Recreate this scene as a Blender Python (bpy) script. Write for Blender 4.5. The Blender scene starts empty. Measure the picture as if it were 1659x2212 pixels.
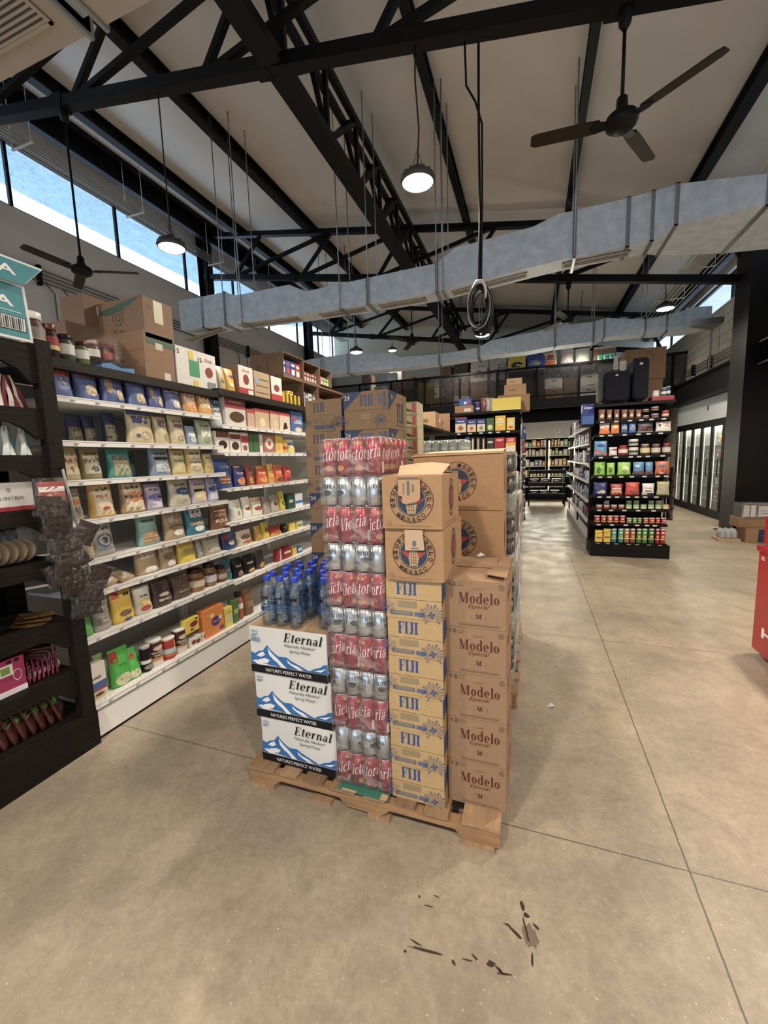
import bpy, bmesh, math, random
from mathutils import Vector, Matrix, Euler
random.seed(7)
SC = bpy.context.scene
COL = SC.collection
PI = math.pi
# ------------------------------------------------------------------ camera
F_PX, CX, CY, EYE = 889.14, 829.5, 1106.0, 1.55
_Y = Vector((1150-CX, 985-CY, F_PX)).normalized()
_X = -Vector((-1650-CX, 1072-CY, F_PX)); _X = (_X-_Y*_X.dot(_Y)).normalized()
_Z = _X.cross(_Y)
if _Z.y > 0: _Z = -_Z
M3 = Matrix((_X, _Y, _Z))                      # room axes seen from the lens
cam_d = bpy.data.cameras.new('camera'); cam = bpy.data.objects.new('camera', cam_d); COL.objects.link(cam)
cam_d.sensor_fit = 'HORIZONTAL'; cam_d.sensor_width = 36; cam_d.lens = F_PX/1659*36
SC.cycles.transparent_max_bounces = 32
cam_d.clip_start = 0.02; cam_d.clip_end = 300
R_ = Matrix((M3@Vector((1,0,0)), M3@Vector((0,-1,0)), M3@Vector((0,0,-1)))).transposed()
cam.matrix_world = Matrix.Translation((0,0,EYE)) @ R_.to_4x4()
SC.camera = cam
# ------------------------------------------------------------------ view, world
SC.view_settings.view_transform = 'Standard'; SC.view_settings.look = 'None'
SC.view_settings.gamma = 1; SC.view_settings.use_curve_mapping = False
SC.view_settings.exposure = 0.0
LAMP_W = 84.0; SKY_S = 3.6
LAMP_C = (1.0, 0.875, 0.72)
W = bpy.data.worlds.new('sky'); SC.world = W; W.use_nodes = True
_n = W.node_tree.nodes; _n['Background'].inputs[1].default_value = SKY_S
_n['Background'].inputs[0].default_value = (0.62, 0.80, 1.0, 1)

# ------------------------------------------------------------------ pixel helpers (a photo ray met with a real plane)
def ray(px, py): return M3 @ Vector((px-CX, py-CY, F_PX))
def on_x(px, py, x): d = ray(px,py); t = x/d.x; return Vector((x, d.y*t, EYE+d.z*t))
def on_y(px, py, y): d = ray(px,py); t = y/d.y; return Vector((d.x*t, y, EYE+d.z*t))
def on_z(px, py, z): d = ray(px,py); t = (z-EYE)/d.z; return Vector((d.x*t, d.y*t, z))
MT = M3.transposed()
def sol(p, e, px=None, py=None):               # how far along e from p the photo column px (row py) is met
    a = MT@(Vector(p)-Vector((0,0,EYE))); b = MT@Vector(e)
    if px is not None: k = (px-CX)/F_PX; return (F_PX*0+a.x-k*a.z)/(k*b.z-b.x)
    k = (py-CY)/F_PX; return (a.y-k*a.z)/(k*b.z-b.y)
def y_at(px, x, z): return sol((x,0,z),(0,1,0),px=px)
def x_at(px, y, z): return sol((0,y,z),(1,0,0),px=px)
def z_at(py, x, y): return sol((x,y,0),(0,0,1),py=py)

# ------------------------------------------------------------------ materials
def lin(c):
    c /= 255.0
    return c/12.92 if c <= .04045 else ((c+.055)/1.055)**2.4
def rgb(h):
    h = h.lstrip('#'); c = [lin(int(h[i:i+2],16)) for i in (0,2,4)]; g = .3*c[0]+.59*c[1]+.11*c[2]
    return tuple(v*.84+g*.16 for v in c)
_mats = {}
def mat(h, rough=.6, metal=0.0, kind='', sc=30.0, amt=.12, bump=0.0, coat=0.0, emit=0.0):
    key = (h, rough, metal, kind, sc, amt, bump, coat, emit)
    if key in _mats: return _mats[key]
    m = bpy.data.materials.new('mat_'+h.strip('#')+('_'+kind if kind else '')); m.use_nodes = True
    nt = m.node_tree; b = nt.nodes['Principled BSDF']; L = nt.links.new
    c = rgb(h)
    b.inputs['Base Color'].default_value = (*c,1); b.inputs['Roughness'].default_value = rough
    b.inputs['Metallic'].default_value = metal; b.inputs['Coat Weight'].default_value = coat
    if sum(c) < .09: b.inputs['Specular IOR Level'].default_value = .22
    if emit: b.inputs['Emission Color'].default_value = (*c,1); b.inputs['Emission Strength'].default_value = emit
    if kind:
        tc = nt.nodes.new('ShaderNodeTexCoord'); mp = nt.nodes.new('ShaderNodeMapping'); L(tc.outputs['Object'], mp.inputs['Vector'])
        no = nt.nodes.new('ShaderNodeTexNoise'); no.inputs['Scale'].default_value = sc; no.inputs['Detail'].default_value = 5
        if kind == 'wood': mp.inputs['Scale'].default_value = (1,8,8)
        if kind == 'woody': mp.inputs['Scale'].default_value = (8,1,8)
        if kind == 'brushed': mp.inputs['Scale'].default_value = (1,1,6)
        L(mp.outputs[0], no.inputs['Vector'])
        rp = nt.nodes.new('ShaderNodeValToRGB')
        rp.color_ramp.elements[0].position = .3; rp.color_ramp.elements[1].position = .7
        rp.color_ramp.elements[0].color = (*[max(0,v*(1-amt)) for v in c],1); rp.color_ramp.elements[1].color = (*[min(1,v*(1+amt)) for v in c],1)
        L(no.outputs['Fac'], rp.inputs[0]); L(rp.outputs[0], b.inputs['Base Color'])
        if bump:
            bp = nt.nodes.new('ShaderNodeBump'); bp.inputs['Strength'].default_value = bump; bp.inputs['Distance'].default_value = .01
            L(no.outputs['Fac'], bp.inputs['Height']); L(bp.outputs[0], b.inputs['Normal'])
    _mats[key] = m
    return m
def P(h, rough=.45): return mat(h, rough)                      # printed colour
CARD = mat('#b08a60', .85, kind='card', sc=60, amt=.08); CARD_D = mat('#9a7650', .85, kind='card', sc=50, amt=.1)
CARD_L = mat('#c9a87c', .85, kind='card', sc=50, amt=.08)
STEEL = mat('#090b10', .5, kind='steel', sc=4, amt=.25); BLACK = mat('#060607', .5); RUBBER = mat('#121212', .6)
GALV = mat('#c9d6e2', .5, .12, kind='galv', sc=9, amt=.14, bump=.03); GALV_T = mat('#9aa2a5', .3, .7)
WHITE = mat('#e9e9e6', .4); WHITE_P = mat('#f2f2ef', .5)
def clear_film(name, tint, gloss, alpha, bump):
    m = bpy.data.materials.new(name); m.use_nodes = True; nt = m.node_tree; nt.nodes.clear(); L = nt.links.new
    o = nt.nodes.new('ShaderNodeOutputMaterial'); t = nt.nodes.new('ShaderNodeBsdfTransparent'); g = nt.nodes.new('ShaderNodeBsdfPrincipled')
    t.inputs[0].default_value = (*[v**.35 for v in rgb(tint)],1); g.inputs['Base Color'].default_value = (*rgb(tint),1); g.inputs['Roughness'].default_value = gloss
    mx = nt.nodes.new('ShaderNodeMixShader'); no = nt.nodes.new('ShaderNodeTexNoise'); no.inputs['Scale'].default_value = 14; no.inputs['Detail'].default_value = 6; no.inputs['Distortion'].default_value = 1.5
    tc = nt.nodes.new('ShaderNodeTexCoord'); L(tc.outputs['Object'], no.inputs['Vector'])
    mr = nt.nodes.new('ShaderNodeMapRange'); mr.inputs[1].default_value = .45; mr.inputs[2].default_value = .75; mr.inputs[3].default_value = alpha; mr.inputs[4].default_value = min(1,alpha*4)
    bp = nt.nodes.new('ShaderNodeBump'); bp.inputs['Strength'].default_value = bump; bp.inputs['Distance'].default_value = .02
    L(no.outputs['Fac'], bp.inputs['Height']); L(bp.outputs[0], g.inputs['Normal']); L(no.outputs['Fac'], mr.inputs[0]); L(mr.outputs[0], mx.inputs[0])
    L(t.outputs[0], mx.inputs[1]); L(g.outputs[0], mx.inputs[2]); L(mx.outputs[0], o.inputs[0])
    return m
FILM = clear_film('shrink_film', '#f8f8fa', .12, .06, .9)
FILM_P = clear_film('pink_film', '#f0dce0', .15, .09, .9)
def gloss_film(name, alpha, mul, sc, bump, tint='#ffffff'):
    m = clear_film(name, tint, .1, alpha, bump); nt = m.node_tree; mx = [n for n in nt.nodes if n.type=='MIX_SHADER'][0]
    g = nt.nodes.new('ShaderNodeBsdfGlossy'); g.inputs['Roughness'].default_value = .05; nt.links.new(g.outputs[0], mx.inputs[2])
    bp = [n for n in nt.nodes if n.type=='BUMP'][0]; nt.links.new(bp.outputs[0], g.inputs['Normal'])
    mr = [n for n in nt.nodes if n.type=='MAP_RANGE'][0]; mr.inputs[4].default_value = min(1,alpha*mul)
    [n for n in nt.nodes if n.type=='TEX_NOISE'][0].inputs['Scale'].default_value = sc
    return m
POUCHF = gloss_film('pouch_film', .03, 9, 22, 1.0)
GLASSY = clear_film('window_glass', '#dfeaf0', .03, .06, 0.0)
def glass(name, tint, alpha=.25):
    m = bpy.data.materials.new(name); m.use_nodes = True; nt = m.node_tree; nt.nodes.clear(); L = nt.links.new
    o = nt.nodes.new('ShaderNodeOutputMaterial'); t = nt.nodes.new('ShaderNodeBsdfTransparent'); g = nt.nodes.new('ShaderNodeBsdfGlossy')
    t.inputs[0].default_value = (*rgb(tint),1); g.inputs['Roughness'].default_value = .06
    fr = nt.nodes.new('ShaderNodeLayerWeight'); fr.inputs[0].default_value = alpha
    mx = nt.nodes.new('ShaderNodeMixShader'); L(fr.outputs['Fresnel'], mx.inputs[0]); L(t.outputs[0], mx.inputs[1]); L(g.outputs[0], mx.inputs[2]); L(mx.outputs[0], o.inputs[0])
    return m
PET = gloss_film('blue_bottle_plastic', .12, 3, 40, .25, '#a3c9ea'); JARG = glass('jar_glass', '#d8d8cc', .3)

# ------------------------------------------------------------------ mesh builder
class MB:
    def __init__(s): s.v=[]; s.f=[]; s.mi=[]; s.ms=[]; s.sm=[]
    def m(s, mt):
        if mt not in s.ms: s.ms.append(mt)
        return s.ms.index(mt)
    def add(s, vs, fs, mt, T=None, smooth=False):
        o = len(s.v); k = s.m(mt)
        for p in vs: s.v.append(tuple(T@Vector(p)) if T else tuple(p))
        for f in fs: s.f.append([o+i for i in f]); s.mi.append(k); s.sm.append(smooth)
        return s
    def box(s, a, b, mt, T=None):
        x0,y0,z0 = a; x1,y1,z1 = b
        vs = [(x0,y0,z0),(x1,y0,z0),(x1,y1,z0),(x0,y1,z0),(x0,y0,z1),(x1,y0,z1),(x1,y1,z1),(x0,y1,z1)]
        return s.add(vs, [(3,2,1,0),(4,5,6,7),(0,1,5,4),(1,2,6,5),(2,3,7,6),(3,0,4,7)], mt, T)
    def bar(s, p, q, w, h, mt, up=(0,0,1)):        # a square bar between two points
        p, q = Vector(p), Vector(q); d = (q-p).normalized(); u = Vector(up)
        if abs(d.dot(u)) > .98: u = Vector((0,1,0))
        sd = d.cross(u).normalized()*w/2; u = sd.cross(d).normalized()*h/2
        vs = [p-sd-u,p+sd-u,p+sd+u,p-sd+u,q-sd-u,q+sd-u,q+sd+u,q-sd+u]
        return s.add(vs, [(3,2,1,0),(4,5,6,7),(0,1,5,4),(1,2,6,5),(2,3,7,6),(3,0,4,7)], mt)
    def tube(s, pts, r, mt, n=8, caps=True):
        pts = [Vector(p) for p in pts]; rings=[]; up = None
        for i,p in enumerate(pts):
            d = (pts[min(i+1,len(pts)-1)]-pts[max(i-1,0)]).normalized()
            if up is None:
                up = Vector((0,0,1)) if abs(d.z)<.9 else Vector((1,0,0))
            a = d.cross(up).normalized(); up = a.cross(d).normalized()
            rings.append([p+(a*math.cos(t)+up*math.sin(t))*r for t in [2*PI*j/n for j in range(n)]])
        vs = [q for rg in rings for q in rg]; fs=[]
        for i in range(len(pts)-1):
            for j in range(n): fs.append((i*n+j, i*n+(j+1)%n, (i+1)*n+(j+1)%n, (i+1)*n+j))
        if caps: fs += [tuple(range(n))[::-1], tuple((len(pts)-1)*n+j for j in range(n))]
        return s.add(vs, fs, mt, smooth=True)
    def lathe(s, prof, mt, n=20, T=None, smooth=True, caps=True):      # prof [(r,z)]
        vs=[]; fs=[]
        for r,z in prof:
            for j in range(n): t=2*PI*j/n; vs.append((r*math.sin(t), -r*math.cos(t), z))
        for i in range(len(prof)-1):
            for j in range(n): fs.append((i*n+j, i*n+(j+1)%n, (i+1)*n+(j+1)%n, (i+1)*n+j))
        if caps: fs += [tuple(range(n))[::-1], tuple((len(prof)-1)*n+j for j in range(n))]
        return s.add(vs, fs, mt, T, smooth)
    def prism(s, poly, axis, a, b, mt, T=None):    # poly in the two other axes, thickness a..b along axis
        n = len(poly)
        def pt(p, t): 
            if axis=='x': return (t,p[0],p[1])
            if axis=='y': return (p[0],t,p[1])
            return (p[0],p[1],t)
        vs = [pt(p,a) for p in poly]+[pt(p,b) for p in poly]
        fs = [tuple(range(n)), tuple(range(2*n-1,n-1,-1))]+[(i,i+n,(i+1)%n+n,(i+1)%n) for i in range(n)]
        return s.add(vs, fs, mt, T)
    def build(s, name, parent=None, loc=(0,0,0), rz=0, fix=True):
        me = bpy.data.meshes.new(name); me.from_pydata(s.v, [], s.f)
        for mt in s.ms: me.materials.append(mt)
        me.polygons.foreach_set('material_index', s.mi); me.polygons.foreach_set('use_smooth', s.sm)
        me.update()
        o = bpy.data.objects.new(name, me); COL.objects.link(o); o.location = loc; o.rotation_euler = (0,0,rz)
        if parent: o.parent = parent
        return o
ITEMS = []                                        # every top-level thing, for the check of labels at the end
def tag(o, label, cat, group=None, kind=None, alike=False, key=None):
    o['label'] = label; o['category'] = cat
    if group: o['group'] = group
    if kind: o['kind'] = kind
    ITEMS.append((o, alike)); return o
def empty(name, loc=(0,0,0), rz=0):
    o = bpy.data.objects.new(name, None); COL.objects.link(o); o.location = loc; o.rotation_euler = (0,0,rz); o.empty_display_size = .1
    return o
def struct(o): o['kind'] = 'structure'; return o
KIDS = {}
def par(o, p): o.parent = p; return o
def dup(o, loc=None, rz=None, parent=None):      # copy a thing, its parts and their sub-parts
    c = o.copy(); COL.objects.link(c)
    for k in ('label','category','group'):
        if k in c and parent is None: pass
    if loc is not None: c.location = loc
    if rz is not None: c.rotation_euler = (c.rotation_euler.x, c.rotation_euler.y, rz)
    if parent is not None: c.parent = parent
    for ch in list(o.children): dup(ch, parent=c)
    return c

# ------------------------------------------------------------------ lettering and print
_txt = {}
def text_geo(s, bold=0.0, shear=0.0):
    key = (s, bold, shear)
    if key in _txt: return _txt[key]
    cu = bpy.data.curves.new('lettering', 'FONT'); cu.body = s; cu.size = 1; cu.offset = bold; cu.shear = shear
    cu.resolution_u = 2; cu.fill_mode = 'FRONT'
    ob = bpy.data.objects.new('lettering', cu); me = bpy.data.meshes.new_from_object(ob)
    vs = [(v.co.x, v.co.y) for v in me.vertices]; fs = [tuple(p.vertices) for p in me.polygons]
    bpy.data.objects.remove(ob); bpy.data.meshes.remove(me); bpy.data.curves.remove(cu)
    if not vs: vs=[(0,0)]; fs=[]
    x0=min(v[0] for v in vs); x1=max(v[0] for v in vs); y0=min(v[1] for v in vs); y1=max(v[1] for v in vs)
    w=max(x1-x0,1e-4); h=max(y1-y0,1e-4)
    vs = [((x-x0)/w-.5, (y-y0)/h-.5) for x,y in vs]
    _txt[key] = (vs, fs); return _txt[key]
# a small serif alphabet built from stems, slabs and bowls
def serif_geo(s, shear=0.0, wt=1.0):
    key = ('serif', s, shear, wt)
    if key in _txt: return _txt[key]
    V=[]; Fc=[]; X=0.0
    def poly(pts, ox): o=len(V); V.extend((ox+a,b) for a,b in pts); Fc.append(tuple(range(o,o+len(pts))))
    S=.165*wt; TH=.045; XH=.68
    def st(x,y0,y1,w,ox): poly([(x,y0),(x+w,y0),(x+w,y1),(x,y1)],ox)
    def sl(x0,x1,y,ox,up=1): poly([(x0,y),(x1,y),(x1,y+.045*up),(x0,y+.045*up)] if up>0 else [(x0,y-.045),(x1,y-.045),(x1,y),(x0,y)],ox)
    def bowl(cx,cy,rx,ry,tx,ty,a0,a1,ox):
        n=max(6,int(abs(a1-a0)/18))
        for i in range(n):
            a=math.radians(a0+(a1-a0)*i/n); b=math.radians(a0+(a1-a0)*(i+1)/n)
            poly([(cx+rx*math.cos(a),cy+ry*math.sin(a)),(cx+rx*math.cos(b),cy+ry*math.sin(b)),(cx+(rx-tx)*math.cos(b),cy+(ry-ty)*math.sin(b)),(cx+(rx-tx)*math.cos(a),cy+(ry-ty)*math.sin(a))],ox)
    def bar(x0,y0,x1,y1,w,ox): poly([(x0-w/2,y0),(x0+w/2,y0),(x1+w/2,y1),(x1-w/2,y1)],ox)
    for ch in s:
        o=X
        if ch=='M':
            st(.10,0,1,.055,o); st(.72,0,1,S,o); bar(.16,1,.46,0.04,S*1.05,o); bar(.46,.04,.76,1,.06,o); sl(0,.26,0,o); sl(.62,1.0,0,o); sl(0,.2,1,o,-1); sl(.72,1.0,1,o,-1); X+=1.06
        elif ch=='o': bowl(.27,XH/2,.27,XH/2+.015,S,TH,0,360,o); X+=.60
        elif ch=='d': bowl(.26,XH/2,.26,XH/2+.01,S,TH,40,320,o); st(.38,0,1.05,S,o); sl(.30,.40,1.05,o,-1); sl(.5,.63,0,o); X+=.66
        elif ch=='e': bowl(.27,XH/2,.27,XH/2+.015,S,TH,0,318,o); st(.1,XH*.47,XH*.47+.05,.42,o); X+=.58
        elif ch=='l': st(.08,0,1.05,S,o); sl(0,.12,1.05,o,-1); sl(0,.33,0,o); X+=.36
        elif ch=='E': st(.09,0,1,S,o); sl(0,.62,0,o); sl(0,.60,1,o,-1); st(.55,0,.26,.055,o); st(.53,.76,1,.055,o); st(.2,.48,.53,.24,o); st(.42,.38,.63,.045,o); X+=.70
        elif ch=='t': st(.10,.08,.9,S*.9,o); st(0,XH-.05,XH,.38,o); bowl(.26,.12,.16,.13,.08,.06,180,330,o); X+=.42
        elif ch=='r': st(.08,0,XH,S*.9,o); sl(0,.32,0,o); sl(0,.1,XH,o,-1); bowl(.34,XH*.62,.17,XH*.38,.09,.10,50,175,o); X+=.50
        elif ch=='n': st(.07,0,XH,S*.9,o); sl(0,.27,0,o); sl(0,.1,XH,o,-1); bowl(.32,XH*.58,.2,XH*.43,.10,.07,0,175,o); st(.40,0,XH*.62,S*.85,o); sl(.36,.62,0,o); X+=.66
        elif ch=='a': bowl(.2,XH*.28,.2,XH*.3,.12,.05,60,300,o); st(.28,0,XH*.7,S*.9,o); bowl(.22,XH*.68,.2,XH*.32,.1,.06,10,165,o); sl(.38,.5,0,o); X+=.54
        elif ch=='i': st(.07,0,XH,S*.9,o); sl(0,.28,0,o); sl(0,.1,XH,o,-1); bowl(.13,.86,.08,.08,.079,.079,0,360,o); X+=.33
        elif ch=='c': bowl(.25,XH/2,.25,XH/2+.01,S*.9,TH,42,320,o); X+=.5
        elif ch=='V': bar(.12,1,.36,0,S,o); bar(.36,0,.66,1,.07,o); sl(0,.28,1,o,-1); sl(.52,.8,1,o,-1); X+=.72
        elif ch=='F': st(.05,0,1,.22,o); st(0,0,.06,.34,o); st(0,.94,1,.56,o); st(.5,.70,1,.06,o); st(.2,.50,.56,.22,o); st(.38,.42,.64,.05,o); X+=.62
        elif ch=='I': st(.06,0,1,.22,o); st(0,0,.06,.34,o); st(0,.94,1,.34,o); X+=.40
        elif ch=='J': st(.18,.12,1,.22,o); st(.12,.94,1,.34,o); bowl(.2,.12,.2,.16,.13,.1,180,360,o); X+=.50
        elif ch=='P': st(.06,0,1,.2,o); st(0,0,.06,.32,o); bowl(.24,.74,.26,.26,.15,.06,-90,90,o); st(0,.94,1,.28,o); X+=.56
        elif ch=='A': bar(.06,0,.33,1,.07,o); bar(.6,0,.33,1,.2,o); st(.16,.28,.34,.34,o); st(-.03,0,.05,.2,o); st(.46,0,.05,.28,o); X+=.74
        elif ch=='C': bowl(.32,.5,.32,.51,.2,.06,45,315,o); st(.50,.68,.95,.05,o); X+=.64
        elif ch=='O': bowl(.34,.5,.34,.51,.2,.06,0,360,o); X+=.72
        else: X+=.3
        X += .035
    V[:] = [(a+shear*b,b) for a,b in V]
    x0=min(v[0] for v in V); x1=max(v[0] for v in V); y0=min(v[1] for v in V); y1=max(v[1] for v in V)
    _txt[key] = ([((x-x0)/(x1-x0)-.5,(y-y0)/(y1-y0)-.5) for x,y in V], Fc); return _txt[key]
def deco(mb, fm, w, h, ds, flip=False):
    """print on a surface; fm(u,v,n) maps metres on the face to space; ds in fractions of w,h (u from -.5)."""
    for k, d in enumerate(ds):
        n = .0006+.0004*k; t = d[0]
        if t == 'r':
            _, u0,v0,u1,v1,c = d[:6]; nu = max(1,int(abs(u1-u0)*8)); nv = max(1,int(abs(v1-v0)*8))
            vs = [fm((u0+(u1-u0)*i/nu)*w, (v0+(v1-v0)*j/nv)*h, n) for j in range(nv+1) for i in range(nu+1)]
            fs = [(j*(nu+1)+i, j*(nu+1)+i+1, (j+1)*(nu+1)+i+1, (j+1)*(nu+1)+i) for j in range(nv) for i in range(nu)]
        elif t == 'e':
            _, uc,vc,ru,rv,c = d[:6]; m = 16
            vs = [fm(uc*w,vc*h,n)]+[fm((uc+ru*.5*math.cos(a))*w,(vc+rv*.5*math.sin(a))*h,n) for a in [2*PI*i/m for i in range(m)]]+[fm((uc+ru*math.cos(a))*w,(vc+rv*math.sin(a))*h,n) for a in [2*PI*i/m for i in range(m)]]
            fs = [(0,1+i,1+(i+1)%m) for i in range(m)]+[(1+i,1+m+i,1+m+(i+1)%m,1+(i+1)%m) for i in range(m)]
        elif t == 'o':                                            # ring
            _, uc,vc,ru,rv,th,c = d[:7]; m = 32; q = 1-th
            vs = [fm((uc+ru*a*math.cos(g))*w,(vc+rv*a*math.sin(g))*h,n) for g in [2*PI*i/m for i in range(m)] for a in (q,1)]
            fs = [(2*i,2*i+1,(2*i+3)%(2*m),(2*i+2)%(2*m)) for i in range(m)]
        elif t == 'p':
            _, pts, c = d[:3]; vs = [fm(a*w,b*h,n) for a,b in pts]; fs = [tuple(range(len(pts)))]
        elif t == 't':
            _, uc,vc,tw,th,s,c = d[:7]; o = d[7] if len(d)>7 else {}
            g, fs = serif_geo(s, o.get('shear',0), o['serif']) if 'serif' in o and all(q in 'ModeltrnaicVFIJPACOE' for q in s) else text_geo(s, o.get('bold',.03 if 'serif' in o else 0), o.get('shear',0)); rot = o.get('rot',0); cr, sr = math.cos(rot), math.sin(rot)
            vs = []
            for a,b in g:
                x, y = a*tw*w, b*th*h
                vs.append(fm(uc*w+x*cr-y*sr, vc*h+x*sr+y*cr, n))
        mt = c if not isinstance(c,str) else P(c)
        mb.add(vs, fs, mt)
def face_front(w,h,d): return lambda u,v,n: (u, -d/2-n, v)
def face_right(w,h,d): return lambda u,v,n: (w/2+n, u, v)
def face_left(w,h,d): return lambda u,v,n: (-w/2-n, -u, v)
def face_top(h): return lambda u,v,n: (u, v, h+n)
def mb_box(w,h,d,base,ds=(),side=(),top=(),left=()):
    mb = MB(); e = min(.002, w*.02)
    pr = [(-w/2+e,-d/2),(w/2-e,-d/2),(w/2,-d/2+e),(w/2,d/2-e),(w/2-e,d/2),(-w/2+e,d/2),(-w/2,d/2-e),(-w/2,-d/2+e)]
    mb.prism(pr,'z',0,h,base)
    deco(mb, face_front(w,h,d), w, h, ds); deco(mb, face_right(w,h,d), d, h, side); deco(mb, face_left(w,h,d), d, h, left); deco(mb, face_top(h), w, d, top)
    return mb
def bag_shape(w,h,d,seed=0,pinch=.82):
    rn = random.Random(seed)
    ph = [rn.uniform(0,6) for _ in range(4)]
    def prof(u,v):
        a = min(1,abs(2*u/w)); t = min(1,max(0,v/h))
        dep = (d/2)*(1-.9*t**2.2)*(1-a**3*.55)
        dep *= .82+.18*min(1,t*6)
        dep += .004*math.sin(8*u/w*PI+ph[0])*math.sin(6*t*PI+ph[1])*(1-a)+.002*math.sin(17*t+ph[2]+5*u/w)
        return max(dep,.0015)
    def wid(v):
        t = min(1,max(0,v/h)); return 1-(1-pinch)*math.sin(t*PI)*.55-.02*t + .015*math.sin(9*t+ph[3])
    return prof, wid
def mb_bag(w,h,d,base,ds=(),seed=0,seal=None):
    prof, wid = bag_shape(w,h,d,seed); mb = MB(); nu,nv = 8,10
    def fr(u,v,n): return (u*wid(v), -prof(u,v)-n*1.6, v)
    def bk(u,v,n): return (u*wid(v), prof(u,v)+n, v)
    g = [(-.5+i/nu) for i in range(nu+1)]
    vs = [fr(a*w,h*j/nv,0) for j in range(nv+1) for a in g]; N = len(vs)
    vs += [bk(a*w,h*j/nv,0) for j in range(nv+1) for a in g]
    fs=[]
    for j in range(nv):
        for i in range(nu):
            q = j*(nu+1)+i; fs.append((q,q+1,q+nu+2,q+nu+1)); fs.append((N+q,N+q+nu+1,N+q+nu+2,N+q+1))
        q=j*(nu+1); fs.append((q,q+nu+1,N+q+nu+1,N+q)); q+=nu; fs.append((q,N+q,N+q+nu+1,q+nu+1))
    fs.append(tuple(range(nu,-1,-1))+tuple(N+i for i in range(nu+1)))
    mb.add(vs,fs,base,smooth=True)
    if seal: deco(mb, fr, w, h, [('r',-.5,.93,.5,1.0,seal)])
    deco(mb, fr, w, h, ds)
    return mb
def mb_can(r,h,base,ds=(),rim=None,neck=.93,n=20):
    mb = MB(); rim = rim or mat('#c9cbcc',.25,.9)
    mb.lathe([(r*.85,0),(r,h*.03),(r,h*.95),(r*neck,h*.985)], base, n)
    mb.lathe([(r*neck*1.02,h*.98),(r*neck*1.02,h),(r*neck*.9,h),(r*neck*.88,h*.985),(0.001,h*.985)], rim, n, caps=False)
    deco(mb, lambda u,v,q: ((r+q)*math.sin(u/r), -(r+q)*math.cos(u/r), v), 2*r, h, ds)
    return mb
# ================================================================== THE BUILDING
XL, XR, YB, YF = -8.7, 4.1, 18.0, -6.0
def deck(x): return 6.5-.17*x
def joist_z(x): return 6.25-.17*x
# floor: worn polished concrete with saw-cut joints
fm = bpy.data.materials.new('concrete_floor'); fm.use_nodes = True; nt = fm.node_tree; N = nt.nodes.new; L = nt.links.new; b = nt.nodes['Principled BSDF']
tc = N('ShaderNodeTexCoord'); sep = N('ShaderNodeSeparateXYZ'); L(tc.outputs['Object'], sep.inputs[0])
def noise(s, d=6, r=.6, dist=0):
    q = N('ShaderNodeTexNoise'); q.inputs['Scale'].default_value = s; q.inputs['Detail'].default_value = d; q.inputs['Roughness'].default_value = r; q.inputs['Distortion'].default_value = dist
    L(tc.outputs['Object'], q.inputs['Vector']); return q.outputs['Fac']
def ramp(f, a, ca, b_, cb):
    r = N('ShaderNodeValToRGB'); r.color_ramp.elements[0].position = a; r.color_ramp.elements[1].position = b_
    r.color_ramp.elements[0].color = (*ca,1); r.color_ramp.elements[1].color = (*cb,1); L(f, r.inputs[0]); return r.outputs[0]
def mixc(a, b_, f, mode='MIX'):
    q = N('ShaderNodeMix'); q.data_type = 'RGBA'; q.blend_type = mode
    if isinstance(f, float): q.inputs[0].default_value = f
    else: L(f, q.inputs[0])
    L(a, q.inputs[6]) if not isinstance(a, tuple) else setattr(q.inputs[6],'default_value',(*a,1))
    L(b_, q.inputs[7]) if not isinstance(b_, tuple) else setattr(q.inputs[7],'default_value',(*b_,1))
    return q.outputs[2]
base = ramp(noise(1.1,8,.65,.4), .3, rgb('#a49580'), .72, rgb('#cbb99f'))
fine = ramp(noise(38,4,.7), .3, (.55,.55,.55), .75, (1,1,1))
base = mixc(base, fine, .5, 'MULTIPLY'); med = ramp(noise(7,6,.75,.6), .35, (.62,.6,.58), .68, (1.12,1.12,1.1)); base = mixc(base, med, .55, 'MULTIPLY')
speck = ramp(noise(95,2,.5), .66, (0,0,0), .76, (1,1,1)); base = mixc(base, rgb('#d8cdbd'), speck)
blot = ramp(noise(.55,5,.6,1.2), .48, (0,0,0), .62, (.38,.38,.38)); base = mixc(base, rgb('#837a70'), blot)
def math_(op, a, b_=None):
    q = N('ShaderNodeMath'); q.operation = op
    for i, v in enumerate((a, b_)):
        if v is None: continue
        if isinstance(v, (int,float)): q.inputs[i].default_value = v
        else: L(v, q.inputs[i])
    return q.outputs[0]
def lines(c, off, per, wd):
    a = math_('ADD', c, -off+per*20+per/2); a = math_('MODULO', a, per); a = math_('ABSOLUTE', math_('SUBTRACT', a, per/2)); return math_('LESS_THAN', a, wd)
wob = math_('MULTIPLY', math_('SUBTRACT', noise(14,2,.5), .5), .006)
jx = lines(math_('ADD', sep.outputs[0], wob), .57, 3.05, .0032); jy = lines(math_('ADD', sep.outputs[1], wob), 1.64, 2.055, .0026)
base = mixc(base, rgb('#4e463d'), math_('MULTIPLY', math_('MAXIMUM', jx, jy), .85))
L(base, b.inputs['Base Color'])
L(ramp(noise(3,5,.6), .3, (.30,.30,.30), .7, (.55,.55,.55)), b.inputs['Roughness'])
bp = N('ShaderNodeBump'); bp.inputs['Strength'].default_value = .12; bp.inputs['Distance'].default_value = .004; L(noise(60,4,.7), bp.inputs['Height']); L(bp.outputs[0], b.inputs['Normal'])
mb = MB(); mb.box((XL-.3,YF-.3,-.15),(XR+.3,YB+.3,0), fm); struct(mb.build('floor'))

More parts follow.
